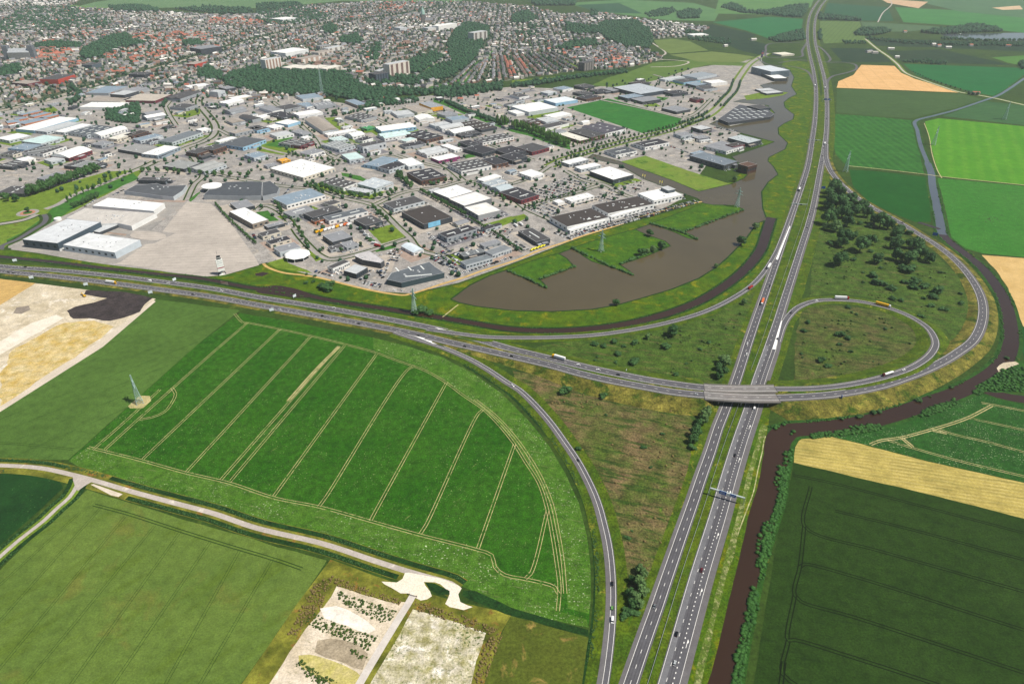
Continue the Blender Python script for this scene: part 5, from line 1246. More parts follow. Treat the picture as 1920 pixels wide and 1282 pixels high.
# --- north of the middle (far tile)
for fl, kw in (((308, 718, 345, 748, 490, 725), dict(roof='blue', wall='silver', label='grey blue shed right below the radio mast', mark='radio mast shed')), ((325, 778, 370, 808, 440, 790), dict(roof='blue', wall='white', h=6)),
               ((415, 778, 450, 803, 588, 780), dict(roof='grey', wall='grey', sk=(4, 1, 'y'))), ((175, 802, 215, 830, 300, 800), dict(roof='dark', wall='grey')), ((283, 848, 320, 872, 490, 840), dict(roof='white', wall='white', label='white flat shed in the yard in front of the radio mast', mark='white mast yard shed')),
               ((705, 752, 735, 797, 795, 782), dict(h=8, roof='blue', wall='#8a8076', label='blue roofed brick shed at the edge of the dark wood', mark='wood edge shed')), ((372, 897, 495, 987, 612, 970), dict(h=8, roof='tan', wall='silver', style='barrel', label='long tan barrel roofed hall', mark='barrel roofed hall')),
               ((515, 1002, 540, 1017, 755, 976), dict(roof='white', wall='white', h=6)), ((655, 872, 790, 898, 915, 872), dict(roof='dark', wall='grey', sk=(3, 3, 'x'), label='dark hall with nine roof lights beside the tree belt', mark='tree belt hall')),
               ((1025, 838, 1052, 870, 1175, 852), dict(roof='light', wall='silver')), ((1120, 802, 1200, 848, 1302, 826), dict(roof='tan', wall='tan' if 0 else 'cream', h=7)), ((1220, 772, 1315, 808, 1405, 796), dict(h=10, roof='#8f9499', wall='yellow', label='hall with bright yellow walls', mark='yellow walled hall')),
               ((905, 955, 938, 990, 1186, 948), dict(h=8, roof='white', wall='blue', style='gable3', label='white ridged hall with pale blue walls', mark='white ridged hall')), ((925, 1008, 962, 1042, 1150, 1006), dict(roof='teal', wall='white', style='gable2', sk=(4, 1, 'y'))),
               ((1155, 1003, 1266, 1060, 1362, 1022), dict(h=8, roof='black', wall='brown', sk=(2, 3, 'x'), label='black roofed brown hall with six roof lights', mark='brown hall')), ((1185, 872, 1225, 902, 1342, 890), dict(roof='white', wall='white', style='gable')), ((1370, 952, 1402, 974, 1536, 936), dict(roof='light', wall='white', style='gable')),
               ((1325, 932, 1346, 952, 1432, 922), dict(roof='light', wall='silver')), ((1445, 982, 1490, 1008, 1612, 968), dict(roof='white', wall='silver', style='gable')), ((1520, 1003, 1542, 1024, 1660, 992), dict(roof='dark', wall='dark', h=6)),
               ((1548, 922, 1682, 980, 1786, 952), dict(roof='brown', wall='dark', sk=(4, 3, 'x'), label='black roofed hall with rows of roof lights beside the poplar row', mark='poplar row hall')), ((1435, 882, 1470, 908, 1586, 886), dict(roof='blue', wall='silver')), ((1370, 850, 1420, 872, 1500, 850), dict(roof='grey', wall='grey')),
               ((755, 1084, 800, 1102, 976, 1066), dict(h=14, roof='dark', wall='#b9bdc0', label='tall pale grey windowless block', mark='tall pale block')), ((485, 1084, 625, 1122, 746, 1090), dict(roof='#868a8b', wall='silver', sk=(5, 2, 'y'))), ((545, 1037, 590, 1062, 690, 1042), dict(roof='teal', wall='silver', sk=(5, 1, 'y'))),
               ((692, 1007, 722, 1030, 795, 1007), dict(roof='white', wall='white', style='barrel')), ((190, 1072, 260, 1092, 330, 1056), dict(roof='dark', wall='grey', sk=(3, 1, 'y'))), ((270, 1085, 340, 1100, 415, 1058), dict(roof='dark', wall='maroon', sk=(3, 1, 'y'))), ((330, 1142, 402, 1164, 510, 1132), dict(roof='grey', wall='white', doors=1)),
               ((610, 1158, 722, 1190, 845, 1182), dict(roof='teal', wall='silver')), ((832, 1232, 932, 1258, 1040, 1190), dict(roof='blue', wall='blue', label='blue grey roofed hall with a dark front beside the white shed', mark='blue grey hall')), ((930, 1252, 1002, 1280, 1112, 1232), dict(roof='black', wall='silver', h=8)),
               ((1062, 1200, 1140, 1250, 1252, 1228), dict(h=8, roof='white', wall='silver')), ((1220, 1132, 1282, 1170, 1420, 1128), dict(roof='light', wall='white', style='gable2')), ((1310, 1182, 1372, 1206, 1530, 1172), dict(h=6, roof='white', wall='#8d3b6c', label='white roofed shop with a purple front', mark='purple front shop')),
               ((1395, 1088, 1482, 1130, 1532, 1115), dict(roof='white', wall='white', h=6)), ((1437, 1230, 1540, 1284, 1770, 1240), dict(h=8, roof='dark', wall='white', sk=(5, 3, 'x'), label='dark roofed white hall with three rows of roof lights', mark='three row hall')), ((1530, 1063, 1582, 1095, 1656, 1076), dict(roof='black', wall='dark')),
               ((1640, 1043, 1702, 1072, 1925, 1025), dict(roof='dark', wall='white', sk=(5, 2, 'x'))), ((1580, 1113, 1692, 1160, 1782, 1122), dict(h=8, roof='black', wall='dark')), ((1700, 1194, 1792, 1240, 1882, 1216), dict(h=7, roof='black', wall='brown')), ((1820, 1120, 1890, 1170, 1990, 1130), dict(roof='black', wall='dark')),
               ((185, 917, 237, 943, 290, 912), dict(roof='white', wall='blue')), ((95, 948, 132, 968, 182, 945), dict(roof='white', wall='white', h=5)), ((115, 1003, 152, 1030, 270, 1002), dict(roof='light', wall='white')), ((-60, 955, 0, 985, 75, 962), dict(roof='dark', wall='blue')), ((280, 983, 340, 1014, 396, 996), dict(roof='grey', wall='grey')),
               ((40, 803, 112, 840, 190, 822), dict(roof='grey', wall='white')), ((20, 873, 42, 888, 128, 856), dict(roof='white', wall='white', h=5)), ((132, 853, 172, 890, 240, 862), dict(roof='black', wall='dark')), ((750, 1045, 800, 1060, 870, 1035), dict(roof='black', wall='white')), ((1095, 1050, 1130, 1066, 1190, 1040), dict(roof='teal', wall='white', h=6)),
               ((1090, 1085, 1120, 1108, 1262, 1075), dict(roof='black', wall='grey', h=6)), ((800, 955, 830, 972, 880, 955), dict(roof='#3f8a55', wall='#3f8a55', h=5, label='small green shed among white vans', mark='small green shed')), ((-70, 1160, -20, 1190, 70, 1160), dict(roof='blue', wall='silver')), ((160, 1196, 190, 1212, 255, 1196), dict(h=5, roof='#d59a2f', wall='yellow', label='low yellow shed behind the huge white warehouse', mark='low yellow shed'))):
    B(12, fl, kw.pop('h', 7), **kw)
# --- towards the lake and the new quarter
for fl, kw in (((10, 798, 125, 846, 326, 804), dict(h=10, roof='white', wall='silver', sk=(1, 2, 'x'), label='big white warehouse beside the triangular green field', mark='big white triangle warehouse')), ((-22, 832, 32, 858, 116, 842), dict(h=6, roof='white', wall='white')), ((190, 888, 252, 920, 346, 902), dict(roof='light', wall='silver')),
               ((255, 867, 312, 888, 430, 852), dict(roof='white', wall='white')), ((205, 952, 257, 972, 405, 922), dict(roof='dark', wall='white')), ((85, 902, 127, 928, 190, 906), dict(roof='brown', wall='brown', sk=(1, 2, 'x'))), ((358, 1003, 502, 1060, 566, 1042), dict(roof='cream', wall='brown', label='brown brick shed with a cream roof by the avenue trees', mark='cream roofed brick shed')),
               ((440, 983, 592, 1036, 682, 1008), dict(h=8, roof='dark', wall='brown')), ((520, 952, 702, 1000, 856, 964), dict(h=8, roof='#54525a', wall='white', style='gable3', sk=(1, 3, 'x'), label='ridged dark roofed hall at the tip of the triangular field', mark='ridged dark hall')), ((40, 1103, 152, 1145, 264, 1106), dict(h=8, roof='dark', wall='maroon')), ((-100, 1172, 2, 1206, 112, 1172), dict(h=8, roof='black', wall='dark')),
               ((290, 752, 332, 784, 440, 746), dict(h=8, roof='#cfd6da', wall='blue', label='white glassy office by the corner of the triangular field', mark='white glassy office')), ((785, 655, 962, 712, 1140, 674), dict(h=10, roof='#a9b0b5', wall='#3d4650', vents=10, label='large dark office block with courtyard roof at the triangular field', mark='courtyard office')), ((830, 722, 872, 745, 962, 718), dict(roof='blue', wall='dark', h=8)),
               ((920, 743, 982, 770, 1090, 742), dict(roof='grey', wall='dark')), ((1160, 812, 1236, 846, 1302, 818), dict(roof='grey', wall='dark')), ((1130, 592, 1162, 604, 1272, 576), dict(roof='light', wall='silver')), ((1230, 602, 1292, 624, 1392, 602), dict(roof='dark', wall='blue')), ((1310, 568, 1402, 592, 1502, 556), dict(roof='#8b9399', wall='silver')),
               ((1330, 628, 1380, 648, 1440, 630), dict(roof='blue', wall='dark')), ((1395, 648, 1440, 672, 1530, 662), dict(roof='dark', wall='silver')), ((1478, 612, 1502, 632, 1572, 610), dict(h=9, roof='white', wall='white', label='white square building by the avenue bend', mark='white square building')), ((1362, 954, 1417, 978, 1480, 958), dict(roof='light', wall='dark', h=8)), ((1232, 1002, 1272, 1026, 1342, 1006), dict(roof='grey', wall='silver')),
               ((1355, 1026, 1402, 1046, 1482, 1030), dict(roof='grey', wall='dark')), ((1398, 1048, 1422, 1062, 1480, 1044), dict(roof='light', wall='white', h=5)), ((1632, 1034, 1772, 1078, 1856, 1050), dict(h=8, roof='#a9b1b3', wall='dark', vents=8, label='silver roofed boat shed on the second lake peninsula', mark='silver lakeside hall')), ((1455, 1095, 1612, 1140, 1722, 1096), dict(h=7, roof='grey', wall='white', vents=3, label='grey roofed white hall on the second lake peninsula', mark='grey lakeside hall')),
               ((1625, 1085, 1665, 1105, 1725, 1080), dict(h=9, roof='maroon' if 0 else 'brown', wall='maroon')), ((925, 1076, 1002, 1108, 1166, 1066), dict(h=8, roof='black', wall='white', sk=(1, 1, 'x'), label='black roofed white hall beside the avenue', mark='black roofed white hall')), ((698, 1130, 782, 1164, 932, 1130), dict(h=7, roof='#4d5054', wall='white', sk=(1, 1, 'x'), win=5, label='grey black roofed white hall at the channel mouth', mark='channel mouth hall')),
               ((1325, 1168, 1592, 1238, 1702, 1210), dict(h=10, roof='#6d7780', wall='#4a4d50', vents=5, label='long blue grey metal roofed hall on the lake quay', mark='quay hall')), ((372, 1213, 432, 1234, 572, 1194), dict(roof='white', wall='grey')), ((478, 1253, 522, 1274, 662, 1236), dict(roof='white', wall='silver')), ((500, 642, 537, 662, 584, 642), dict(h=8, roof='dark', wall='dark')),
               ((600, 677, 642, 696, 716, 678), dict(roof='black', wall='dark')), ((480, 692, 522, 714, 582, 696), dict(roof='dark', wall='dark')), ((505, 728, 562, 748, 652, 722), dict(roof='black', wall='brown')), ((0, 712, 52, 734, 112, 718), dict(roof='dark', wall='white', h=6)), ((700, 668, 760, 690, 790, 672), dict(roof='grey', wall='dark')), ((900, 622, 950, 640, 1005, 618), dict(roof='brown', wall='dark', h=8)),
               ((340, 660, 380, 680, 430, 660), dict(roof='blue', wall='white', h=6)), ((230, 690, 270, 706, 320, 690), dict(roof='light', wall='silver', h=6)), ((300, 985, 340, 1000, 400, 980), dict(roof='grey', wall='silver', h=6)), ((1170, 690, 1210, 712, 1290, 690), dict(roof='black', wall='dark')), ((1350, 736, 1385, 752, 1420, 740), dict(roof='brown', wall='maroon', h=9))):
    B(13, fl, kw.pop('h', 7), **kw)
e, lv, lu, s = B(13, (1700, 1230, 1772, 1252, 1838, 1232), 15, '#5a4438', '#4b352c', win=5, name='office_tower', cat='tower', label='brown brick tower block at the end of the quay hall', mark='brown quay tower')
e, lv, lu, s = B(0, (1347, 223, 1386, 196, 1440, 206, 1452, 214, 1445, 219, 1366, 230), 7, '#4d4f54', '#3f4247', rect=False, name='trade_hall', cat='hall', label='black wedge shaped hall with rows of white roof lights on the lake', mark='black wedge hall')
for j in range(4):
    for i in range(6):
        q = G(1367 + i * 12 + j * 4.5, 222 - j * 5.5 - i * .5, 7) - e.location
        if j == 3 and i > 3: continue
        link('skylight', ub['skylight'], e, (q.x, q.y, 6.64), R(-62), (14, 4, .7))
B(13, (1780, 795, 1852, 822, 1925, 806), 10, 'dark', '#39424a', name='office_block', cat='office', label='dark glass office behind the black wedge hall')
e, lv, lu, s = B(0, (1423, 126, 1443, 136, 1467, 131), 20, '#c3c9cd', '#8b98a3', win=0, name='office_block', cat='office', label='tall layered glass office at the top of the lake', mark='lake top office')
for k in range(5):
    q = MB(); q.box(-lv / 2 - .5, -lu / 2 - .5, 2.5 + 3.6 * k, lv / 2 + .5, lu / 2 + .5, 4.0 + 3.6 * k); q.build('window_band', paint('#3f4d5a', .2), e)
B(0, (1438, 138, 1446, 148, 1466, 146), 9, 'white', 'dark', label='white roofed low wing in front of the layered office', name='office_block', cat='office')
for k, fl in enumerate(((1422, 168, 1428, 172, 1448, 168), (1432, 173, 1440, 177, 1462, 172))):
    B(0, fl, 5, 'light', 'dark', name='boat_house', cat='boat house', label=('upper' if k == 0 else 'lower') + ' silver boat house on the narrow green point')
B(0, (1454, 100, 1466, 104, 1484, 101), 6, '#d5d0be', 'cream', name='office_block', cat='office', label='pale compound building inside the far slip road loop')
# --- railway side
for fl, kw in (((325, 592, 442, 600, 532, 562), dict(h=14, roof='dark', wall='red', label='tall building with a bright red end wall by the railway', mark='red ended building')), ((110, 618, 200, 634, 285, 612), dict(h=9, roof='maroon' if 0 else 'tan', wall='maroon', label='low dark red building beside the tall red ended building')),
               ((1005, 552, 1080, 566, 1102, 548), dict(h=14, roof='dark', wall='dark', label='dark cube office by the railway', mark='dark railway cube')), ((1415, 478, 1466, 486, 1520, 464), dict(h=12, roof='red' if 0 else 'tan', wall='red', label='small red block by the far railway yard', mark='small red block')), ((1480, 356, 1500, 376, 1600, 350), dict(h=22, roof='grey', wall='dark', label='tall grey slab beside the railway', mark='tall grey slab')),
               ((690, 692, 830, 704, 912, 652), dict(roof='blue', wall='grey')), ((880, 686, 992, 696, 1120, 664), dict(roof='grey', wall='grey', style='gable2')), ((640, 752, 900, 768, 985, 735), dict(roof='tan', wall='cream')), ((630, 796, 880, 812, 935, 775), dict(roof='white', wall='white', label='long white roofed shed behind the square copse', mark='long white copse shed')), ((900, 700, 940, 720, 965, 690), dict(h=15, roof='light', wall='dark')),
               ((970, 745, 1170, 765, 1235, 715), dict(roof='#b3aa9d', wall='maroon')), ((1390, 645, 1422, 660, 1566, 636), dict(roof='white', wall='white')), ((1290, 732, 1380, 748, 1450, 692), dict(roof='dark', wall='grey', style='gable2')), ((1280, 802, 1392, 815, 1472, 786), dict(roof='dark', wall='grey')), ((1065, 872, 1102, 888, 1242, 862), dict(roof='white', wall='grey', style='gable')), ((1065, 850, 1100, 864, 1215, 842), dict(roof='grey', wall='grey', style='gable')),
               ((235, 960, 302, 990, 472, 892), dict(roof='white', wall='blue')), ((320, 978, 372, 996, 546, 922), dict(roof='light', wall='silver')), ((455, 984, 502, 1000, 642, 936), dict(roof='white', wall='silver')), ((540, 990, 652, 1020, 832, 958), dict(h=8, roof='#51575d', wall='silver', sk=(3, 3, 'x'), label='large charcoal hall beside the white arched shed', mark='large charcoal hall')), ((725, 1008, 772, 1026, 908, 964), dict(roof='white', wall='white', style='barrel', label='white arched shed beside the large charcoal hall')),
               ((0, 1034, 62, 1060, 202, 1018), dict(roof='white', wall='silver')), ((200, 1055, 302, 1086, 440, 1034), dict(roof='teal', wall='silver', label='pale turquoise roofed hall near the edge of the view', mark='turquoise roofed hall')), ((85, 1108, 202, 1132, 302, 1092), dict(roof='blue', wall='blue')), ((215, 1134, 322, 1166, 432, 1104), dict(roof='dark', wall='white', sk=(6, 1, 'y'))), ((410, 1168, 522, 1192, 652, 1130), dict(h=8, roof='white', wall='maroon', style='barrel', label='white arched hall with a dark red end', mark='white arched red ended hall')),
               ((890, 1118, 1060, 1152, 1196, 1108), dict(roof='#8f8f8d', wall='dark')), ((1100, 1150, 1192, 1172, 1312, 1104), dict(h=8, roof='white', wall='#8a98a3', label='long white roofed shed facing the main road bend', mark='main road white shed')), ((487, 1240, 672, 1268, 792, 1222), dict(roof='dark', wall='dark', sk=(6, 1, 'y'), label='dark hall with six slanting roof lights', mark='six light hall')), ((990, 1043, 1052, 1056, 1222, 1014), dict(roof='blue', wall='silver')), ((1235, 1054, 1312, 1076, 1472, 994), dict(h=8, roof='#6d7378', wall='#b7bfc4', label='long grey roofed silver hall inside the main road bend', mark='main road silver hall')),
               ((1715, 990, 1762, 1002, 1965, 960), dict(roof='tan', wall='grey')), ((1680, 1076, 1822, 1112, 1965, 1050), dict(h=8, roof='#54585c', wall='blue')), ((1640, 1060, 1662, 1072, 1740, 1030), dict(roof='white', wall='white', h=6)), ((1430, 1135, 1482, 1160, 1560, 1118), dict(h=9, roof='dark', wall='brown')), ((1555, 1110, 1600, 1135, 1650, 1098), dict(h=10, roof='dark', wall='brown')), ((1220, 1244, 1382, 1268, 1502, 1222), dict(roof='#8d8f8d', wall='dark')), ((1400, 1262, 1532, 1282, 1712, 1232), dict(roof='#9a9c9a', wall='silver', style='gable2')),
               ((1700, 903, 1742, 925, 1836, 908), dict(roof='tan', wall='grey', style='gable')), ((1830, 870, 1872, 905, 1916, 888), dict(h=8, roof='dark', wall='grey', style='gable')), ((1655, 655, 1692, 672, 1756, 658), dict(h=12, roof='grey', wall='dark')), ((1595, 684, 1632, 696, 1660, 680), dict(h=15, roof='light', wall='silver')), ((1490, 970, 1510, 985, 1555, 965), dict(h=6, roof='white', wall='white')), ((700, 1080, 760, 1095, 830, 1065), dict(roof='grey', wall='grey')), ((1690, 830, 1730, 845, 1830, 815), dict(roof='grey', wall='grey', style='gable')),
               ((860, 1035, 900, 1050, 965, 1000), dict(roof='cream', wall='cream')), ((960, 1010, 1000, 1025, 1080, 985), dict(roof='brown', wall='brown')), ((330, 1195, 380, 1215, 480, 1190), dict(roof='light', wall='silver')), ((0, 1240, 90, 1258, 190, 1215), dict(roof='dark', wall='dark', sk=(3, 1, 'y'))), ((1720, 735, 1760, 748, 1880, 720), dict(roof='white', wall='cream')), ((1690, 770, 1720, 785, 1780, 750), dict(roof='white', wall='white', style='saw3')), ((120, 1195, 170, 1210, 260, 1185), dict(roof='white', wall='white')), ((20, 1150, 90, 1168, 160, 1140), dict(roof='dark', wall='cream'))):
    B(11, fl, kw.pop('h', 7), **kw)
for k, fl in enumerate(((150, 858, 176, 866, 306, 832), (232, 872, 262, 880, 362, 846), (100, 890, 130, 900, 212, 886), (170, 918, 192, 938, 322, 892), (36, 908, 62, 924, 158, 912), (310, 882, 332, 892, 412, 862))):
    B(11, fl, 4, 'blue', '#b4785c', name='allotment_shed', cat='shed', label=('nearest', 'second', 'third', 'fourth', 'fifth', 'last')[k] + ' of the small blue roofed brick sheds by the railway')
# grand things of the town
def slab(fl, h, roof, wall, label, mark=None, bands=None, name='apartment_block', cat='flats', t=12):
    e, lv, lu, s = B(t, fl, h, roof, wall, name=name, cat=cat, label=label, mark=mark, win=0)
    if bands:
        n, col = bands
        for k in range(n):
            x = (-.5 + (k + .5) / n) * lv
            q = MB(); q.box(x - lv / n * .22, -lu / 2 - .25, 1.5, x + lv / n * .22, lu / 2 + .25, h - 1.2); q.build('window_column', paint(col, .4), e)
    return e
slab((1010, 482, 1030, 492, 1092, 456), 40, 'light', '#d8cfc2', 'tall pale residential tower behind the dark office', 'pale residential tower', (4, '#7b6660'))
slab((62, 448, 82, 455, 152, 430), 38, 'light', '#d9d4cc', 'tall white residential tower at the wood edge', 'white residential tower', (5, '#9a7a6a'))
slab((1635, 245, 1655, 252, 1690, 232), 34, 'light', '#c7c4bd', 'single tower in the park wood', None, (3, '#77706b'))
slab((850, 548, 895, 562, 985, 546), 24, 'dark', '#343d48', 'dark blue office with a white frame by the wood', 'dark framed office', (5, '#55606b'))
slab((930, 530, 950, 540, 975, 515), 20, 'light', '#d6ccba', 'cream flats behind the dark framed office', None, (3, '#8c8377'))
slab((200, 385, 235, 408, 300, 372), 16, 'white', '#e2e3e2', 'white curved hospital like block at the town edge')
slab((470, 345, 485, 352, 545, 338), 15, 'grey', '#a8a49d', 'far grey flats among the rows of houses', None, (5, '#6d6a68'))
slab((555, 362, 570, 370, 600, 345), 18, 'light', '#d8d5cd', 'far white flats among the rows of houses', None, (3, '#8d8680'))
slab((355, 440, 370, 452, 425, 418), 16, 'tan', '#b59c8c', 'brown and white flats behind the wood', None, (4, '#e1ddd6'))
slab((470, 392, 490, 402, 520, 378), 14, 'tan', '#cfc5ba', 'cream flats at the start of the house rows', None, (3, '#8f8078'))
for k, fl in enumerate(((240, 505, 270, 518, 310, 492), (335, 508, 365, 520, 405, 492), (425, 508, 455, 520, 495, 492), (520, 512, 548, 524, 595, 494))):
    slab(fl, 13, 'cream', '#d9d3c6', ('first', 'second', 'third', 'last')[k] + ' of four cream slab flats along the dark wood, counted from the white tower', None, (3, '#8f8a82'))
slab((1045, 205, 1075, 215, 1120, 208), 16, 'light', '#c3c6c8', 'white stepped offices of the far town centre')
slab((1255, 208, 1290, 215, 1370, 205), 16, 'light', '#d2d0cb', 'long pale offices beside the green domed church')
slab((1380, 195, 1405, 202, 1450, 175), 22, 'white', '#e6e4df', 'white block at the tip of the park wood')
slab((135, 140, 200, 152, 290, 136), 12, 'white', '#cfd2d0', 'wide white roofed hall in the far town')
slab((525, 468, 550, 478, 590, 462), 26, 'dark', '#5f5a5a', 'dark brick apartment block beside the new houses', 'dark brick apartments', (4, '#8f8a86'), t=13)
slab((630, 485, 690, 492, 740, 475), 12, 'dark', '#54606a', 'slate blue school block in the town', t=11)
slab((1340, 258, 1360, 270, 1445, 258), 9, 'white', '#d6d3cb', 'long white glasshouse beside the dark orchards', name='glasshouse', cat='glasshouse', t=13)
# white octagonal pavilion and the white round roof
def pavilion():
    c = G(480 + 315 / 4, 320 + 655 / 4, 0)
    e = empty('pavilion', (c.x, c.y, 0), 0, 'white octagonal pavilion on the grass beside the sandy path', 'pavilion')
    m = MB(); m.cyl((0, 0), 15, 0, 6, 8); m.build('glass_wall', m_glass, e)
    m = MB(); m.cyl((0, 0), 19, 6, 7.2, 8, r2=17); m.cyl((0, 0), 17, 7.2, 8.6, 8, r2=9); m.build('roof', m_white, e)
    for k in range(8):
        a = k * math.pi / 4
        m = MB(); m.box(16.6 * math.cos(a) - .4, 16.6 * math.sin(a) - .4, 0, 16.6 * math.cos(a) + .4, 16.6 * math.sin(a) + .4, 6); m.build('column', m_white, e)
    FOOT.append((c.x, c.y, 0, 20, 20))
    BLD.append(dict(o=e, px=559, py=481, mark='octagonal pavilion', label=e['label'], c=c, size=700))
    c = G(397, 349, 8)
    e = empty('rotunda', (c.x, c.y, 0), 0, 'white disc roofed rotunda on the corner of the wide dark plant', 'rotunda')
    m = MB(); m.cyl((0, 0), 15, 0, 7.5, 24); m.build('wall', m_glass, e)
    m = MB(); m.cyl((0, 0), 17.5, 7.6, 9.2, 28); m.build('roof', m_white, e)
    c = G(109, 413, 0)
    e = empty('water_tank', (c.x, c.y, 0), 0, 'round white tank on the bank behind the big halls', 'tank')
    m = MB(); m.cyl((0, 0), 5.5, 0, 4, 20); m.build('tank_wall', m_white, e)
    m = MB(); m.cyl((0, 0), 5.5, 4.01, 5, 20, r2=1); m.build('roof', m_white, e)
pavilion()

# small sheds between the bigger firms
def small_sheds():
    rn = random.Random(5)
    w = [G(x, y) for x, y in INDUSTRY]
    pw = [(p.x, p.y) for p in w]
    bs = [b for b in BLD if b.get('a') is not None]
    busy = [[(p.x, p.y) for p in (G(x, y) for x, y in q)] for q in (PARK, LAKE, [(-300, 490), (-300, 310), (70, 335), (200, 320), (275, 310), (262, 340), (60, 450)], [(1062, 202), (1140, 185), (1280, 222), (1265, 240), (1205, 250), (1130, 225)], [(1162, 304), (1210, 292), (1372, 346), (1310, 361)], [(1330, 130), (1440, 110), (1462, 150), (1440, 190), (1335, 240), (1300, 200)])]
    n = 0
    for _ in range(6000):
        if n >= 95: break
        x, y = rn.uniform(-1500, 900), rn.uniform(780, 2300)
        l, wd, h = rn.uniform(14, 34), rn.uniform(9, 18), rn.uniform(4.5, 7)
        px, py = P((x, y, 0))
        if not in_poly(x, y, pw) or py < 150 or px < -30 or any(in_poly(x, y, q) for q in busy): continue
        if any(in_poly(x + i, y + j, q) for q in busy for i in (-22, 22) for j in (-22, 22)): continue
        if any(math.hypot(x - f[0], y - f[1]) < 70 and in_foot(x, y, 12) for f in FOOT): continue
        if any((r.at(r.near((x, y))[0]) - Vector((x, y, 0))).length < k for r, k in STREETS): continue
        nb = min(bs, key=lambda b: (b['c'].x - x) ** 2 + (b['c'].y - y) ** 2)
        if math.hypot(nb['c'].x - x, nb['c'].y - y) > 130: continue
        c, s = math.cos(nb['a']), math.sin(nb['a'])
        q = [P((x + u * c - v * s, y + u * s + v * c, h)) for u, v in ((-l / 2, wd / 2), (-l / 2, -wd / 2), (l / 2, -wd / 2))]
        B(0, [t for p in q for t in p], h, rn.choice(('dark', 'grey', 'light', 'white', 'black', 'blue', 'tan', 'white')), rn.choice(('white', 'grey', 'dark', 'silver', 'cream')), style=rn.choice(('flat', 'flat', 'gable')))
        n += 1
small_sheds()

# names for the rest: the nearest landmark and the side it stands on
def name_buildings():
    marks = [b for b in BLD if b.get('mark')]
    rest = {}
    for b in BLD:
        if b['label']:
            b['o']['label'] = b['label']
            continue
        m = min(marks, key=lambda k: (k['c'] - b['c']).length)
        dx, dy = b['c'].x - m['c'].x, b['c'].y - m['c'].y
        side = ('behind' if dy > 0 else 'in front of') if abs(dy) > abs(dx) else ('on the motorway side of' if dx > 0 else 'on the railway side of')
        size = 'small' if b['size'] < 700 else 'large' if b['size'] > 3200 else 'medium'
        form = {'barrel': 'arched ', 'gable': 'ridged ', 'gable2': 'double ridged ', 'gable3': 'triple ridged ', 'saw3': 'sawtooth '}.get(b['style'], '')
        wall = (b['wall'] + ' walled ') if b['wall'] else ''
        key = (size, form, b['roof'], wall, side, m['mark'])
        rest.setdefault(key, []).append((b, (m['c'] - b['c']).length))
    for (size, form, roof, wall, side, mk), q in rest.items():
        q.sort(key=lambda r: r[1])
        for i, (b, _) in enumerate(q):
            o = ('', 'next but one ', 'third ', 'fourth ', 'fifth ', 'sixth ', 'seventh ', 'eighth ')[min(i, 7)] if len(q) > 1 else ''
            kind = 'shed' if b['name'] in ('warehouse', 'allotment_shed') else 'showroom'
            if len(f'{o}{size} {form}{roof} {wall} {side} {mk}'.split()) > 9: wall = ''
            b['o']['label'] = f'{o}{size} {form}{roof} roofed {wall}{kind} {side} the {mk}'.strip()
            if len(q) > 1 and i == 0: b['o']['label'] = f'nearest {size} {form}{roof} roofed {wall}{kind} {side} the {mk}'
            lb = b['o']['label'].split()
            if len(lb) > 16: b['o']['label'] = ' '.join(k for k in lb if k != size)
            if b['o'].get('category') in ('warehouse', 'shed'): b['o']['group'] = 'sheds of the business park'
name_buildings()

# paved yards of different ages round the firms
def yards():
    Y = [land('pale_yard', '#b0a79b', '#a1988d', 14, 2, .2), land('dark_yard', '#77757a', '#6b6a6d', 14, 2, .2), land('brick_yard', '#a08d80', '#917f74', 14, 2, .2), land('grey_yard', '#8d8a86', '#807d79', 14, 2, .25), m_plot]
    mb = [MB() for _ in Y]
    rn = random.Random(11)
    for i, (cx, cy, a, hx, hy) in enumerate(FOOT):
        if P((cx, cy, 0))[1] < 135: continue
        x0, x1, y0, y1 = -hx - rn.uniform(3, 16), hx + rn.uniform(3, 16), -hy - rn.uniform(3, 16), hy + rn.uniform(3, 14)
        c, s = math.cos(a), math.sin(a)
        k = rn.choices(range(5), (5, 4, 2, 4, 2))[0]
        z = .034 + .0002 * i
        q4 = [P((cx + u * c - v * s, cy + u * s + v * c, 0)) for u, v in ((x0, y0), (x1, y0), (x1, y1), (x0, y1))]
        if any(in_poly(*q, LAKE) or in_poly(*q, PARK) or not in_poly(*q, INDUSTRY) for q in q4): continue
        mb[k].face([(cx + u * c - v * s, cy + u * s + v * c, z) for u, v in ((x0, y0), (x1, y0), (x1, y1), (x0, y1))])
    for m, mt, w in zip(mb, Y, ('pale paved', 'dark asphalt', 'brick paved', 'grey paved', 'grassy')):
        if m.f: tag(m.build('yard_ground', mt), w + ' yards round the firms', 'yard', 'structure')
yards()
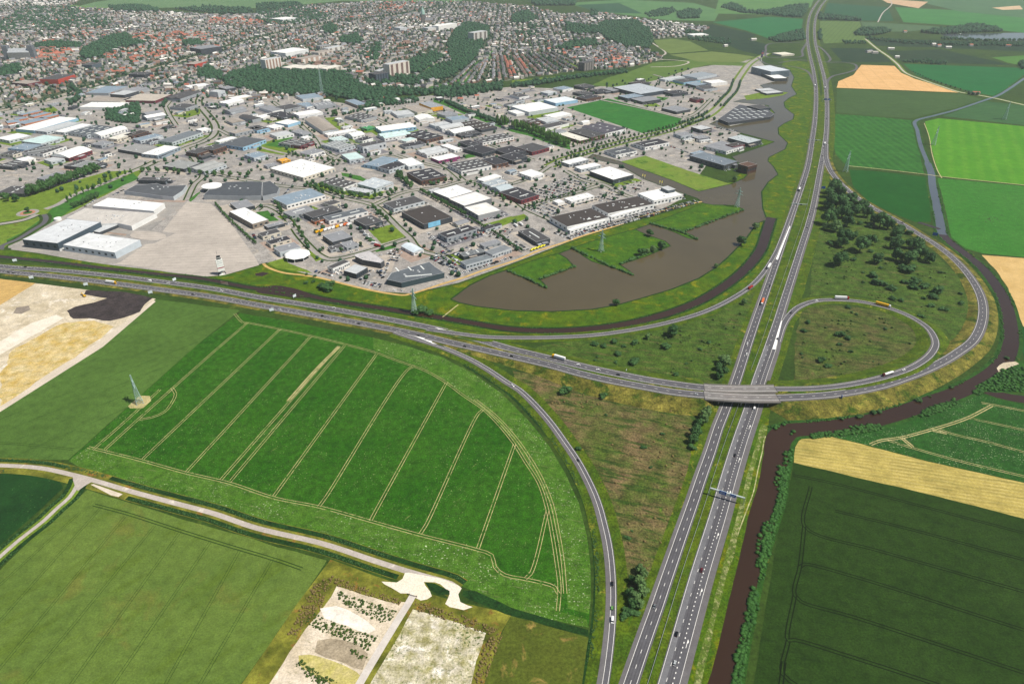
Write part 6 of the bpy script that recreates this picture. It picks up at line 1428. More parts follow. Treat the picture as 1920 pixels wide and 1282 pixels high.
# ------------------------------------------------------------------ trees
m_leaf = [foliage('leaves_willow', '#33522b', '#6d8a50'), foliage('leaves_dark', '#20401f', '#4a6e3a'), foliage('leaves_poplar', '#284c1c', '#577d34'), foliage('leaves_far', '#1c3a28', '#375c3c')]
m_bark = paint('#4d4236', 0.9)
def ico(n):
    bm = bmesh.new()
    bmesh.ops.create_icosphere(bm, subdivisions=n, radius=1.0)
    v = [tuple(q.co) for q in bm.verts]
    f = [tuple(q.index for q in p.verts) for p in bm.faces]
    bm.free()
    return v, f
ICO1, ICO2 = ico(1), ico(2)
def crown_shape(seed, tall=1.0, clumps=12, leaves=46, flat=1.0):
    """unit crown: dark inner mass of lumps under many leaf sprays"""
    rn = random.Random(seed)
    m = MB()
    cl = []
    for i in range(clumps):
        a, u = rn.uniform(0, 6.283), rn.uniform(-.55, .95)
        k = math.sqrt(max(0, 1 - u * u)) * rn.uniform(.35, .72)
        cl.append((Vector((k * math.cos(a), k * math.sin(a), u * .62)), rn.uniform(.3, .46)))
    cl.append((Vector((0, 0, 0)), .62))
    sc = lambda p: (p.x, p.y, (p.z + .85) * tall * flat)
    for c, r in cl:
        off = Vector((rn.uniform(0, 50), rn.uniform(0, 50), 0))
        m.idx([sc(c + Vector(q) * r * .88 * (1 + .35 * noise.noise(Vector(q) * 1.7 + off))) for q in ICO1[0]], ICO1[1])
        for k in range(leaves):
            d = Vector((rn.gauss(0, 1), rn.gauss(0, 1), rn.gauss(.25, 1))).normalized()
            p = c + d * r * rn.uniform(.86, 1.16)
            t = d.cross(Vector((rn.gauss(0, 1), rn.gauss(0, 1), rn.gauss(0, 1)))).normalized()
            b = (d + Vector((rn.gauss(0, .5), rn.gauss(0, .5), rn.gauss(0, .5)))).cross(t).normalized()
            s = rn.uniform(.06, .13)
            m.face([sc(p + t * s), sc(p + b * s * .8), sc(p - t * s), sc(p - b * s * .8)])
    return m
CR = {}
for k, (tall, cl, lf, mt) in {'willow': (1.0, 13, 46, 0), 'dark': (1.05, 12, 46, 1), 'poplar': (2.3, 11, 40, 2), 'bush': (.6, 9, 40, 1), 'round': (1.15, 9, 34, 1)}.items():
    CR[k] = [crown_shape(hash(k) % 97 + i * 13 if 0 else len(k) * 31 + i * 7, tall, cl, lf).mesh('crown', m_leaf[mt]) for i in range(4)]
def trunk_mesh():
    m = MB()
    m.cyl((0, 0), .075, 0, .5, 7, r2=.05)
    for k in range(4):
        a = k * 1.6 + .3
        m.bar((0, 0, .42 + .03 * k), (.32 * math.cos(a), .32 * math.sin(a), .85), .035)
    return m.mesh('trunk', m_bark)
TR = trunk_mesh()
# small trees: crown and trunk in one
def joined(kind, i):
    m = crown_shape(400 + i * 5 + len(kind), {'poplar': 2.4, 'round': 1.2}[kind], 7, 26)
    m.v = [(x, y, z + .25) for x, y, z in m.v]
    n = len(m.f)
    m.cyl((0, 0), .07, 0, .7, 5)
    for q in range(n, len(m.f)): m.mi[q] = 1
    return m.mesh('street_tree', [m_leaf[2 if kind == 'poplar' else 1], m_bark])
SM = {k: [joined(k, i) for i in range(4)] for k in ('poplar', 'round')}
TREES = []
def tree(px, py, r, kind, label, group=None, name='tree', cat='tree'):
    """px, py: where the crown's middle is seen; r: crown radius in metres"""
    zc = r * .8 * {'poplar': 2.3}.get(kind, 1.0)
    if kind == 'bush': zc = r * .4
    q = G(px, py, zc)
    e = empty(name, (q.x, q.y, 0), 0, label, cat, group)
    rz = random.uniform(0, 6.28)
    base = {'bush': -.1 * r, 'poplar': .18 * r}.get(kind, .12 * r)
    link('crown', random.choice(CR[kind]), e, (0, 0, base), rz, (r * random.uniform(.92, 1.1), r * random.uniform(.92, 1.1), r * random.uniform(.9, 1.1)))
    if kind != 'bush': link('trunk', TR, e, (0, 0, 0), rz, (r * 1.1, r * 1.1, r * 1.3))
    TREES.append(e)
    return e
def mpp(y): return 1366 / (2.83 * (y + 136))          # metres per survey pixel, across
ORD = ['', 'second ', 'third ', 'fourth ', 'fifth ', 'sixth ', 'seventh ', 'eighth ', 'ninth ', 'tenth ', 'eleventh ', 'twelfth ', 'thirteenth ', 'fourteenth ', 'fifteenth ', 'sixteenth ', 'seventeenth ', 'eighteenth ', 'nineteenth ']
TENS = ['', '', 'twenty', 'thirtieth', 'fortieth']
def nth(i):
    if i < 19: return ORD[i]
    i += 1
    t, u = divmod(i, 10)
    tens = ('', '', 'twent', 'thirt', 'fort', 'fift', 'sixt', 'sevent', 'eight')[t]
    return tens + ('ieth ' if u == 0 else 'y ' + ('first ' if u == 1 else ORD[u - 1]))
def batch(t, items, kind, lab, group, name='tree', cat='tree', scale=1.0, ref='flyover', rp=(1390, 738)):
    """trees of one kind; each is told apart by its place counted from a landmark"""
    s = TILES[t][2]
    q = [(T(t, items[i], items[i + 1]), items[i + 2]) for i in range(0, len(items), 3)]
    q.sort(key=lambda k: (G(*k[0]) - G(*rp)).length)
    for i, ((px, py), k) in enumerate(q):
        r = max(1.0, k / s * mpp(py) * scale)
        l2 = lab if len(q) == 1 else f'{lab}, {nth(i)}{"nearest" if ref != "X" else "closest"} to the {ref}'
        tree(px, py, r, kind, l2, group, name, cat)
batch(24, (500, 130, 50, 470, 170, 38, 540, 170, 42, 615, 210, 46, 520, 235, 66, 455, 262, 42, 590, 275, 48, 650, 300, 36, 710, 262, 40, 560, 320, 44, 490, 322, 38, 455, 360, 52, 600, 385, 40, 750, 318, 40, 850, 375, 56, 905, 400, 46, 805, 365, 40, 640, 245, 36, 585, 225, 36, 480, 215, 44, 690, 290, 30, 610, 330, 30),
      'dark', 'dense dark thicket tree inside the outer ramp', 'trees of the thicket inside the outer ramp', scale=1.12)
batch(24, (570, 500, 55, 555, 540, 44, 650, 490, 30, 700, 558, 58, 775, 520, 40, 965, 480, 46, 995, 462, 34, 955, 550, 42, 990, 548, 30, 1060, 555, 34, 1118, 550, 44, 545, 670, 54, 825, 660, 44, 970, 635, 46, 1070, 650, 58, 1150, 620, 48, 1215, 660, 38), 'dark', 'free standing bushy tree inside the outer ramp', 'free standing trees inside the outer ramp', scale=1.1)
batch(24, (440, 420, 30, 505, 420, 46), 'willow', 'pale willow at the thicket foot inside the ramp', 'pale willows of the thicket')
batch(24, (760, 410, 30, 690, 390, 24, 470, 540, 26, 1050, 730, 58, 1010, 725, 34, 790, 780, 40, 820, 835, 42, 870, 850, 30, 930, 875, 40, 1110, 825, 48, 1100, 870, 38, 1180, 860, 42, 1275, 895, 48, 1240, 940, 40, 935, 955, 28, 1170, 955, 20, 1300, 1030, 26, 1345, 1040, 20, 640, 660, 24, 1295, 760, 18, 850, 725, 18, 715, 765, 12, 1445, 920, 18, 1030, 830, 30, 1450, 990, 24, 1225, 1010, 26, 1000, 970, 24, 560, 440, 20, 990, 430, 40, 1060, 465, 30, 770, 600, 24, 600, 450, 24, 715, 835, 14),
      'bush', 'dark round bush inside the outer ramp', 'bushes inside the outer ramp', 'bush', 'bush', 1.1)
batch(24, (600, 1020, 26, 630, 1060, 14, 665, 1075, 16, 880, 1185, 18, 540, 1225, 40, 600, 1255, 30, 300, 1135, 26, 270, 1200, 26, 1150, 1090, 30), 'bush', 'low dark bush inside the inner loop ramp', 'bushes inside the inner loop', 'bush', 'bush')
batch(34, (540, 20, 24, 620, 75, 20, 400, 140, 40, 450, 180, 30, 250, 90, 18, 260, 120, 12, 790, 150, 10), 'bush', 'low dark bush in the near half of the inner loop', 'bushes inside the inner loop', 'bush', 'bush')
batch(34, (1130, 440, 30, 790, 530, 28, 840, 528, 22, 690, 560, 30, 1380, 340, 22, 1480, 130, 26, 1215, 410, 14, 550, 575, 22, 1790, 122, 20), 'bush', 'round bush on the river bank', 'bushes on the river bank', 'bush', 'bush')
batch(33, (1592, 140, 46, 1600, 160, 42), 'willow', 'pale willow right beyond the flyover', 'willows north of the flyover')
batch(33, (1575, 230, 50, 1550, 190, 36, 1555, 255, 36), 'dark', 'dark tree right beyond the flyover', 'dark trees north of the flyover')
batch(33, (1455, 545, 48, 1440, 590, 42, 1470, 515, 34), 'willow', 'pale willow at the near foot of the flyover slope', 'willows south of the flyover')
batch(33, (1405, 605, 36, 1375, 690, 50, 1360, 735, 42, 1390, 650, 34), 'dark', 'dark tree below the near flyover willows', 'dark trees south of the flyover')
batch(33, (1150, 30, 46, 920, 145, 52, 800, 90, 32, 690, 30, 30, 620, 15, 32, 840, 35, 22, 1230, 245, 26, 1310, 165, 16, 1410, 55, 20, 780, 155, 20, 620, 140, 14, 920, 5, 36, 770, 0, 30, 1480, 5, 22, 1345, 145, 12), 'bush', 'dark bush between flyover and lake', 'bushes in the rough corner', 'bush', 'bush')
batch(33, (400, 370, 56, 685, 410, 42, 1130, 690, 20, 980, 790, 22, 1000, 795, 16, 1040, 940, 18, 705, 548, 14, 500, 800, 26, 1350, 790, 40, 640, 115, 14), 'bush', 'low bush in the brown wild triangle', 'bushes in the wild triangle', 'bush', 'bush')
batch(43, (960, 430, 48, 985, 470, 40, 950, 530, 56, 975, 590, 46, 920, 640, 56, 955, 690, 44), 'willow', 'big pale willow in the triangle tip', 'big willows in the tip of the triangle', scale=.95)
batch(43, (900, 500, 36, 880, 600, 36, 900, 690, 40), 'dark', 'dark tree beside the big triangle willows', 'dark trees beside the big willows')
batch(43, (860, 750, 55, 920, 745, 40, 870, 190, 22, 845, 180, 14, 895, 140, 14, 830, 790, 30), 'bush', 'dark shrub at the narrow triangle tip', 'shrubs in the tip of the triangle', 'bush', 'bush')
for fl, lab in (((1035, 470, 30), 'round tree alone on the inlet shore of the pylon peninsula'), ((970, 608, 34), 'first of the four lakeside trees, nearest to the pylon'), ((1012, 604, 24), 'second and smallest of the four lakeside trees'), ((1055, 590, 29), 'third of the four lakeside trees'), ((1120, 563, 35), 'largest of the four lakeside trees, at the point'),
                ((1720, 528, 40), 'round tree alone on the curved grass strip beside the lake'), ((1827, 415, 28), 'small tree at the far end of the curved grass strip'), ((1530, 715, 19), 'little bush like tree half way along the lake strip'), ((783, 990, 30), 'round tree at the bottom shore of the lake'), ((1670, 65, 24), 'tree at the corner of the empty grass plot'),
                ((1205, 1205, 48), 'biggest tree in the rough corner beside the slip road'), ((1020, 1245, 26), 'tree beside the slip road below the lake ditch'), ((1740, 985, 26), 'tree beside the slip road near the merging lorry')):
    batch(23, fl, 'willow' if fl[2] < 30 else 'dark', lab, None)
batch(22, (500, 865, 56, 540, 890, 44, 555, 845, 44, 375, 838, 24, 440, 790, 16, 430, 830, 20, 1250, 1040, 50, 1300, 1060, 40, 1190, 1065, 34, 380, 775, 16), 'bush', 'dark shrub between ditch and sandy path', 'shrubs by the motorway ditch', 'bush', 'bush')
batch(21, (205, 297, 20), 'dark', 'dark round tree in the middle of the roundabout', None)
batch(12, (590, 850, 26), 'dark', 'tall dark tree at the edge of the mast yard', None)

# street trees and poplar rows: one mesh each
FARROW = []
def small(q, kind, r, lab, group):
    if in_foot(q.x, q.y, 1.0): return 0
    if P(q)[1] < 232 or P(q)[0] < -5:
        FARROW.append((q.x, q.y, r))
        return 0
    o = link('poplar_tree' if kind == 'poplar' else 'street_tree', random.choice(SM[kind]), None, q, random.uniform(0, 6.28), tuple(r * random.uniform(.85, 1.2) for _ in range(3)))
    tag(o, lab, 'tree', None, group)
    return 1
def row(pts, gap, kind, r, lab, group, off=0.0, wob=.8):
    rd = Road([(x, y, 0) for x, y in pts], 6, 0)
    if rd.p[0][1] > rd.p[-1][1]: rd = Road([(x, y, 0) for x, y in pts[::-1]], 6, 0)
    d, k = gap * .5, 0
    while d < rd.len:
        q = rd.at(d, off + random.uniform(-wob, wob))
        k += small(Vector((q.x, q.y, 0)), kind, r, f'{lab}{" (far line)" if off > 0 else ""}, {nth(k)}from its near end'.replace(', from', ', first from'), group)
        d += gap * random.uniform(.85, 1.2)
for o in (-3, 5):
    row(TT(12, (1420, 765, 1560, 830, 1720, 890, 1920, 962)) + TT(13, (120, 990, 280, 1050, 420, 1110)), 9.5, 'poplar', 4.9, 'poplar in the double row', 'poplars of the double row', o)
for o in (-11, 11):
    row(AV[4:], 14, 'round', 4.0, 'round tree along the sweeping avenue', 'trees of the sweeping avenue', o)
row(TT(21, (225, 195, 330, 160, 430, 120, 530, 85, 640, 45, 740, 10)), 7, 'round', 8.5, 'big dark tree in the dense row above the roundabout', 'dense tree row above the roundabout', 0, 3)
row(TT(21, (10, 215, 60, 225, 120, 230, 170, 225)), 14, 'round', 7, 'big dark tree beside the roundabout', 'trees beside the roundabout', 0, 4)
row(TT(21, (500, 250, 560, 205, 660, 160, 760, 118, 860, 75, 1000, 30)), 14, 'poplar', 3.2, 'young poplar along the main road', 'young poplars of the main road')
GN = ['long middle', 'showroom hill', 'short store', 'hedge like', 'depot', 'black hall', 'pavilion', 'plant']
for j, (fl, g, r) in enumerate((((470, 110, 560, 165, 700, 195, 840, 215, 960, 205, 1060, 160), 12, 4.2), ((100, 190, 200, 330, 300, 430, 400, 580), 14, 3.2), ((880, 270, 950, 350, 1010, 390), 12, 3.2), ((1060, 30, 1100, 80, 1170, 140), 7, 4.5), ((1220, 100, 1330, 110, 1460, 90, 1540, 70), 15, 3.6), ((1600, 90, 1680, 140, 1800, 190, 1920, 270), 17, 3.2), ((480, 590, 590, 615, 700, 590, 800, 560), 16, 2.8), ((380, 110, 440, 150, 520, 180), 10, 4))):
    row(TT(22, fl), g, 'round', r * 1.2, f'tree of the {GN[j]} street row of the park', 'street trees of the business park', 0, 3)
row(TT(22, (1230, 155, 1340, 215, 1460, 280, 1580, 345)), 6, 'round', 3.6, 'tree of the tall hedge beside the stepped depot', 'tall hedge beside the depot', 0, .6)
row(TT(22, (1590, 355, 1700, 420, 1800, 480, 1920, 560, 2000, 612)), 5, 'round', 2.6, 'tree of the clipped hedge between the car lots', 'hedge between the car lots', 0, .5)
row(TT(23, (60, 310, 160, 265, 290, 225, 400, 195, 500, 150, 600, 105)), 11, 'round', 2.8, 'small tree between the crowded car lots', 'small trees between the car lots', 0, 2)
row(TT(23, (700, 1195, 800, 1190)), 10, 'round', 2, 'small tree by the slip road', 'small trees by the slip road') if 0 else None
row(TT(21, (1610, 250, 1680, 330, 1760, 410, 1850, 490, 1920, 560)), 6, 'round', 2.6, 'hedge tree along the edge of the car park', 'hedge trees of the car park', 0, .8)
row(TT(21, (545, 285, 620, 255, 700, 215, 745, 195)), 5, 'round', 4.5, 'hedge tree behind the big halls', 'hedge trees behind the halls', 0, 2)
row(TT(12, (650, 870, 760, 840, 900, 800, 1040, 790, 1200, 770)), 9, 'round', 4, 'tree in the belt behind the dark halls', 'tree belt behind the dark halls', 0, 3)
row(TT(21, (1060, 10, 1240, 20, 1420, 30, 1680, 45, 1900, 50)), 17, 'round', 5, 'dark tree along the street above the car park', 'dark trees above the car park', 0, 4)
row(TT(12, (240, 1165, 380, 1190, 520, 1215, 690, 1230)), 13, 'round', 4, 'dark tree behind the huge white warehouse', 'trees behind the white warehouse', 0, 3)
row(TT(13, (440, 1110, 560, 1080, 720, 1040)), 14, 'poplar', 2.6, 'small poplar below the cream roofed shed', 'small poplars by the avenue')
row(TT(11, (540, 650, 600, 720, 540, 790)), 12, 'round', 7, 'dark tree beside the railway bend', 'trees by the railway bend', 0, 5)
row(TT(11, (1470, 575, 1340, 660, 1260, 740, 1220, 810)), 12, 'round', 5, 'tree in the green strip by the warehouses', 'green strip trees', 0, 4)
row(TT(14, (1080, 540, 1240, 610, 1380, 655, 1500, 690)), 20, 'round', 2.6, 'small tree along the far farm lane', 'small trees of the farm lane')
row(TT(14, (1490, 700, 1530, 712, 1580, 715)), 9, 'round', 5, 'dark tree round the red roofed farmhouse', 'farmhouse trees', 0, 4)
row(TT(11, (60, 770, 140, 740, 240, 725)), 9, 'poplar', 3.4, 'pointed dark tree by the railway', 'pointed trees by the railway')

# woods and town greenery: too many to count, one object each
def leafmass(name, pts, radii, label, mat=3, kind='stuff', zmul=1.0):
    bv, bf = np.array(ICO1[0]), np.array(ICO1[1])
    var = []
    for i in range(6):
        o = Vector((i * 9.1, 3, 0))
        k = np.array([1 + .5 * noise.noise(Vector(q) * 1.6 + o) for q in ICO1[0]])
        v = bv * k[:, None]
        lv = []
        rn = random.Random(i)
        for j in range(26):
            d = Vector((rn.gauss(0, 1), rn.gauss(0, 1), abs(rn.gauss(0, 1)))).normalized()
            t = d.cross(Vector((rn.random(), rn.random(), rn.random()))).normalized() * .2
            b = (d + Vector((rn.gauss(0, .6), rn.gauss(0, .6), rn.gauss(0, .6)))).cross(t).normalized() * .2
            p = d * rn.uniform(.9, 1.25)
            lv += [p + t, p + b, p - t]
        vv = np.concatenate([v, np.array([tuple(q) for q in lv])])
        ff = np.concatenate([bf, len(v) + np.arange(len(lv)).reshape(-1, 3)])
        var.append((vv, ff))
    V, Fc, n = [], [], 0
    for (x, y), r in zip(pts, radii):
        vv, ff = var[random.randrange(6)]
        a = random.uniform(0, 6.28)
        c, s = math.cos(a), math.sin(a)
        q = np.stack([(vv[:, 0] * c - vv[:, 1] * s) * r + x, (vv[:, 0] * s + vv[:, 1] * c) * r + y, (vv[:, 2] + .85) * r * zmul * random.uniform(.85, 1.25)], 1)
        V.append(q)
        Fc.append(ff + n)
        n += len(vv)
    if not V: return
    V, Fc = np.concatenate(V), np.concatenate(Fc)
    me = bpy.data.meshes.new(name)
    me.vertices.add(len(V))
    me.vertices.foreach_set('co', V.astype(np.float32).ravel())
    me.loops.add(Fc.size)
    me.loops.foreach_set('vertex_index', Fc.astype(np.int32).ravel())
    me.polygons.add(len(Fc))
    me.polygons.foreach_set('loop_start', np.arange(0, Fc.size, 3, dtype=np.int32))
    me.update(calc_edges=True)
    me.materials.append(m_leaf[mat])
    return tag(link(name, me), label, 'trees', kind)
def fill(poly, gap, keep=1.0, clear=True):
    w = [G(x, y) for x, y in poly]
    pw = [(p.x, p.y) for p in w]
    x0, x1, y0, y1 = min(p[0] for p in pw), max(p[0] for p in pw), min(p[1] for p in pw), max(p[1] for p in pw)
    out = []
    x = x0
    while x < x1:
        y = y0
        while y < y1:
            qx, qy = x + random.uniform(-.45, .45) * gap, y + random.uniform(-.45, .45) * gap
            if random.random() < keep and in_poly(qx, qy, pw) and not (clear and in_foot(qx, qy, 4)): out.append((qx, qy))
            y += gap
        x += gap
    return out
WOODS = [(0, (416, 152, 430, 140, 472, 128, 540, 128, 610, 133, 645, 138, 675, 160, 700, 170, 740, 178, 745, 190, 705, 205, 675, 200, 655, 188, 600, 178, 540, 180, 480, 172, 432, 166), 10, 1), (0, (838, 84, 852, 60, 872, 44, 895, 46, 915, 52, 918, 68, 903, 75, 905, 92, 888, 112, 862, 134, 838, 148, 800, 152, 786, 146, 815, 128, 845, 118), 10, 1),
         (0, (1112, 52, 1135, 42, 1190, 40, 1218, 58, 1225, 78, 1215, 92, 1185, 90, 1160, 84, 1130, 72), 10, 1), (11, (790, 880, 830, 810, 1040, 785, 1055, 840, 1040, 925, 930, 930, 800, 900), 8, 1), (11, (600, 420, 640, 370, 800, 290, 960, 260, 1000, 300, 1090, 330, 1060, 350, 900, 360, 760, 430, 640, 450), 12, .9), (11, (0, 180, 200, 60, 500, 60, 800, 140, 860, 190, 700, 215, 400, 230, 220, 250, 0, 250), 17, .42),
         (11, (270, 340, 420, 320, 620, 340, 600, 370, 420, 365, 280, 360), 11, .9), (11, (1370, 320, 1440, 310, 1550, 330, 1500, 350, 1390, 345), 11, .9), (11, (20, 520, 120, 490, 180, 520, 100, 580, 0, 580), 11, .9), (12, (500, 220, 560, 190, 620, 210, 600, 260, 520, 260), 12, .9), (12, (630, 290, 760, 260, 800, 320, 760, 340, 640, 330), 11, .8), (12, (900, 330, 940, 330, 930, 420, 900, 470, 880, 460), 11, .8),
         (12, (720, 420, 830, 350, 900, 360, 880, 440, 760, 430), 11, .55), (12, (800, 620, 900, 570, 1010, 580, 1250, 590, 1240, 640, 900, 650), 11, .7), (12, (1100, 500, 1200, 440, 1330, 400, 1430, 430, 1330, 480, 1250, 540, 1110, 570), 11, .8), (12, (680, 690, 900, 660, 1200, 680, 1350, 690, 1300, 720, 1000, 720, 760, 740), 10, .75), (12, (1330, 720, 1350, 670, 1520, 660, 1700, 650, 1850, 620, 1850, 680, 1600, 720, 1420, 740), 11, .85), (12, (740, 800, 900, 780, 1000, 760, 1220, 740, 1220, 760, 1000, 790, 800, 830), 10, .8),
         (13, (0, 635, 300, 600, 860, 530, 860, 550, 500, 590, 200, 640, 0, 665), 9, .9), (13, (995, 105, 1090, 75, 1200, 62, 1230, 90, 1160, 120, 1040, 135), 12, .6), (13, (1230, 110, 1320, 80, 1420, 90, 1400, 140, 1260, 145), 13, .9), (13, (1570, 60, 1640, 30, 1720, 60, 1760, 95, 1920, 90, 1920, 115, 1720, 100), 13, .8), (13, (400, 180, 600, 210, 640, 250, 500, 265, 400, 240), 12, .75), (13, (0, 120, 120, 90, 200, 150, 100, 180, 0, 180), 13, .7), (13, (140, 20, 300, 5, 480, 10, 470, 45, 180, 45), 14, .9), (13, (590, 80, 640, 90, 640, 130, 590, 125), 13, .9),
         (13, (1290, 240, 1340, 230, 1500, 280, 1640, 300, 1640, 340, 1480, 320, 1330, 300), 10, .6), (13, (320, 370, 480, 310, 640, 300, 640, 340, 420, 380), 11, .7), (13, (700, 240, 980, 270, 1050, 290, 1040, 340, 860, 330, 720, 300), 11, .85), (14, (0, 300, 90, 270, 260, 230, 280, 300, 180, 315, 60, 320), 10, .8), (14, (0, 95, 120, 60, 300, 40, 290, 85, 250, 135, 120, 130, 0, 110), 13, .75), (14, (375, 112, 690, 152, 690, 162, 380, 148), 12, .9), (14, (640, 250, 720, 220, 900, 225, 920, 245, 800, 270, 660, 272), 12, .9),
         (14, (1150, 250, 1250, 230, 1400, 215, 1560, 190, 1700, 215, 1760, 240, 1500, 250, 1300, 262), 12, .85), (14, (740, 300, 1000, 330, 1400, 345, 1920, 350, 1920, 335, 1400, 325, 1000, 310, 760, 285), 11, .6), (14, (1290, 285, 1600, 300, 1920, 300, 1920, 308, 1600, 312, 1300, 300), 10, .6), (14, (560, 310, 720, 315, 740, 335, 570, 330), 10, .6), (14, (1000, 455, 1200, 450, 1340, 470, 1330, 490, 1030, 475), 10, .55), (14, (375, 245, 395, 235, 400, 300, 382, 305), 9, .9), (14, (1870, 470, 1920, 470, 1920, 525, 1890, 515), 10, .9),
         (13, (0, 250, 150, 180, 300, 200, 120, 300), 16, .3), (12, (0, 30, 300, 20, 500, 120, 460, 150, 300, 190, 140, 200, 0, 160), 17, .5), (12, (300, 130, 560, 100, 600, 150, 350, 170), 16, .5), (11, (820, 60, 1060, 50, 1200, 80, 1180, 95, 860, 90), 15, .7), (11, (1300, 70, 1560, 50, 1900, 70, 1900, 110, 1620, 110), 17, .55), (11, (1490, 545, 1560, 500, 1670, 560, 1670, 600, 1600, 610, 1480, 580), 10, .8), (11, (1560, 810, 1700, 770, 1760, 800, 1600, 835), 11, .6)]
wp, wr_ = [], []
for t, fl, g, k in WOODS:
    for q in fill(TT(t, fl), g * .95, k):
        wp.append(q); wr_.append(random.uniform(.5, 1.0) * g * (.74 if k > .6 else .5))
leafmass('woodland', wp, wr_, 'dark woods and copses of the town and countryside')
BUSY = [[(p.x, p.y) for p in (G(x, y) for x, y in z)] for z in (PARK, LAKE, [(1062, 202), (1140, 185), (1280, 222), (1265, 240), (1205, 250), (1130, 225)], [(1162, 304), (1210, 292), (1290, 320), (1372, 346), (1310, 361), (1225, 333)])]
tp, tr_ = [], []
for q in fill(TOWN, 22, .72):
    if q[1] < 9000 and abs(q[0]) < 5000: tp.append(q); tr_.append(random.uniform(2.6, 5.5))
for q in fill([(0, 203), (300, 150), (440, 160), (560, 182), (720, 190), (1090, 168), (1300, 128), (1400, 240), (1280, 372), (860, 520), (690, 540), (500, 480), (500, 400), (330, 370), (60, 360), (0, 330)], 25, .62):
    if not any(in_poly(q[0], q[1], z) for z in BUSY): tp.append(q); tr_.append(random.uniform(1.9, 4.2))
for x, y, r in FARROW: tp.append((x, y)); tr_.append(r * .95)
leafmass('garden_foliage', tp, tr_, 'garden and roadside trees scattered through town and business park')

# rough growth of the wild corners, reeds of the banks: small clumps, one object each
def scrub(name, polys, gap, r, label, mat, keep=.5, zmul=.6):
    p, rr = [], []
    for poly in polys:
        for q in fill(poly, gap, keep, False):
            if noise.noise(Vector((q[0], q[1], 0)) * .024) > .08:
                p.append(q); rr.append(random.choice((.45, .6, .8, 1.1, 1.6)) * r)
    return leafmass(name, p, rr, label, mat, 'stuff', zmul)
m_leaf += [foliage('scrub_leaves', '#2c471a', '#4f6228'), foliage('reeds', '#284f20', '#45722e'), foliage('dry_growth', '#6b5a3c', '#7f7042')]
scrub('undergrowth', [[(1560, 380), (1620, 410), (1690, 445), (1750, 485), (1800, 540), (1815, 600), (1770, 635), (1700, 575), (1600, 550), (1525, 545), (1530, 470)], [(1030, 652), (1150, 640), (1330, 600), (1390, 580), (1365, 690), (1260, 700), (1120, 680)], [(1500, 620), (1540, 580), (1640, 590), (1715, 630), (1690, 675), (1600, 700), (1495, 705)]], 8, 1.1, 'low scattered scrub on the rough land of the junction', 4, .75)
scrub('undergrowth', [[(975, 705), (1085, 720), (1290, 778), (1298, 850), (1255, 985), (1205, 1085), (1175, 1060), (1140, 940), (1060, 800)]], 6, .8, 'low dry scrub in the brown wild triangle', 6, .7)
def reedline(rd, off, s0, s1, n, r, spread):
    p, rr = [], []
    for i in range(n):
        d = random.uniform(s0, s1)
        if noise.noise(Vector((d * .018, off(d) if callable(off) else off, 3))) < -.05: continue
        q = rd.at(d, off(d) + random.uniform(-spread, spread) if callable(off) else off + random.uniform(-spread, spread))
        p.append((q.x, q.y)); rr.append(random.uniform(.5, 1.15) * r)
    return p, rr
P1, R1_ = [], []
d_low = river.d_at(1450, 870)
for a, b in (reedline(river, lambda d: -(wr(d) - 1), d_low, river.len, 900, 1.5, 2.6), reedline(river, lambda d: -(wr(d) + 1.5), d_mid, river.len, 700, 1.1, 2.0), reedline(river, lambda d: wr(d) + 1.0, d_mid, d_bend, 900, 1.0, 1.6), reedline(river, lambda d: -(wr(d) + 1), river.d_at(1832, 718), river.d_at(1500, 806), 700, 1.6, 3.5), reedline(canal, lambda d: wc(d) + 1.5, 0, canal.len, 900, .9, 1.5), reedline(canal, lambda d: -wc(d) - 1.5, 0, canal.len, 700, .9, 1.5)):
    P1 += a; R1_ += b
for poly, g in (([(1830, 725), (1862, 706), (1880, 692), (1920, 690), (1920, 735), (1845, 732)], 3), ([(1720, 783), (1735, 770), (1760, 758), (1785, 754), (1790, 758), (1750, 778)], 3), ([(1590, 800), (1620, 795), (1655, 797), (1600, 808)], 3), ([(1478, 806), (1490, 810), (1510, 808), (1480, 815)], 3), ([(1450, 900), (1480, 830), (1486, 850), (1470, 915), (1452, 920)], 3.2), ([(1425, 985), (1448, 970), (1440, 1050), (1422, 1080), (1416, 1040)], 3.2), ([(1408, 1105), (1428, 1095), (1418, 1170), (1392, 1185), (1395, 1160)], 3.2), ([(1378, 1215), (1398, 1215), (1390, 1290), (1372, 1280)], 3.2), ([(1440, 800), (1465, 792), (1495, 790), (1465, 800), (1448, 812)], 3)):
    for q in fill(poly, g, .8, False): P1.append(q); R1_.append(random.uniform(1.2, 2.4))
P2, R2_ = [], []
for qx in ((997, 528, 1025, 541), (1072, 466, 1150, 503), (1150, 502, 1189, 517), (1220, 420, 1281, 437), (1281, 437, 1307, 450), (1162, 496, 1250, 462), (1281, 436, 1395, 394), (950, 508, 1000, 528), (1012, 524, 1077, 501)):
    n = int(math.hypot(qx[2] - qx[0], qx[3] - qx[1]) * .7)
    for i in range(n):
        k = random.random()
        q = G(qx[0] + (qx[2] - qx[0]) * k + random.uniform(-1, 1), qx[1] + (qx[3] - qx[1]) * k + random.uniform(-.7, .7))
        P2.append((q.x, q.y)); R2_.append(random.uniform(1.0, 2.6))
leafmass('shore_shrubs', P2, R2_, 'low dark shrubs along the shores of the lake peninsulas', 1, 'stuff', .8)
leafmass('reeds', P1, R1_, 'green reeds along river, ditch and lake shores', 5, 'stuff', .55)
P1, R1_ = [], []
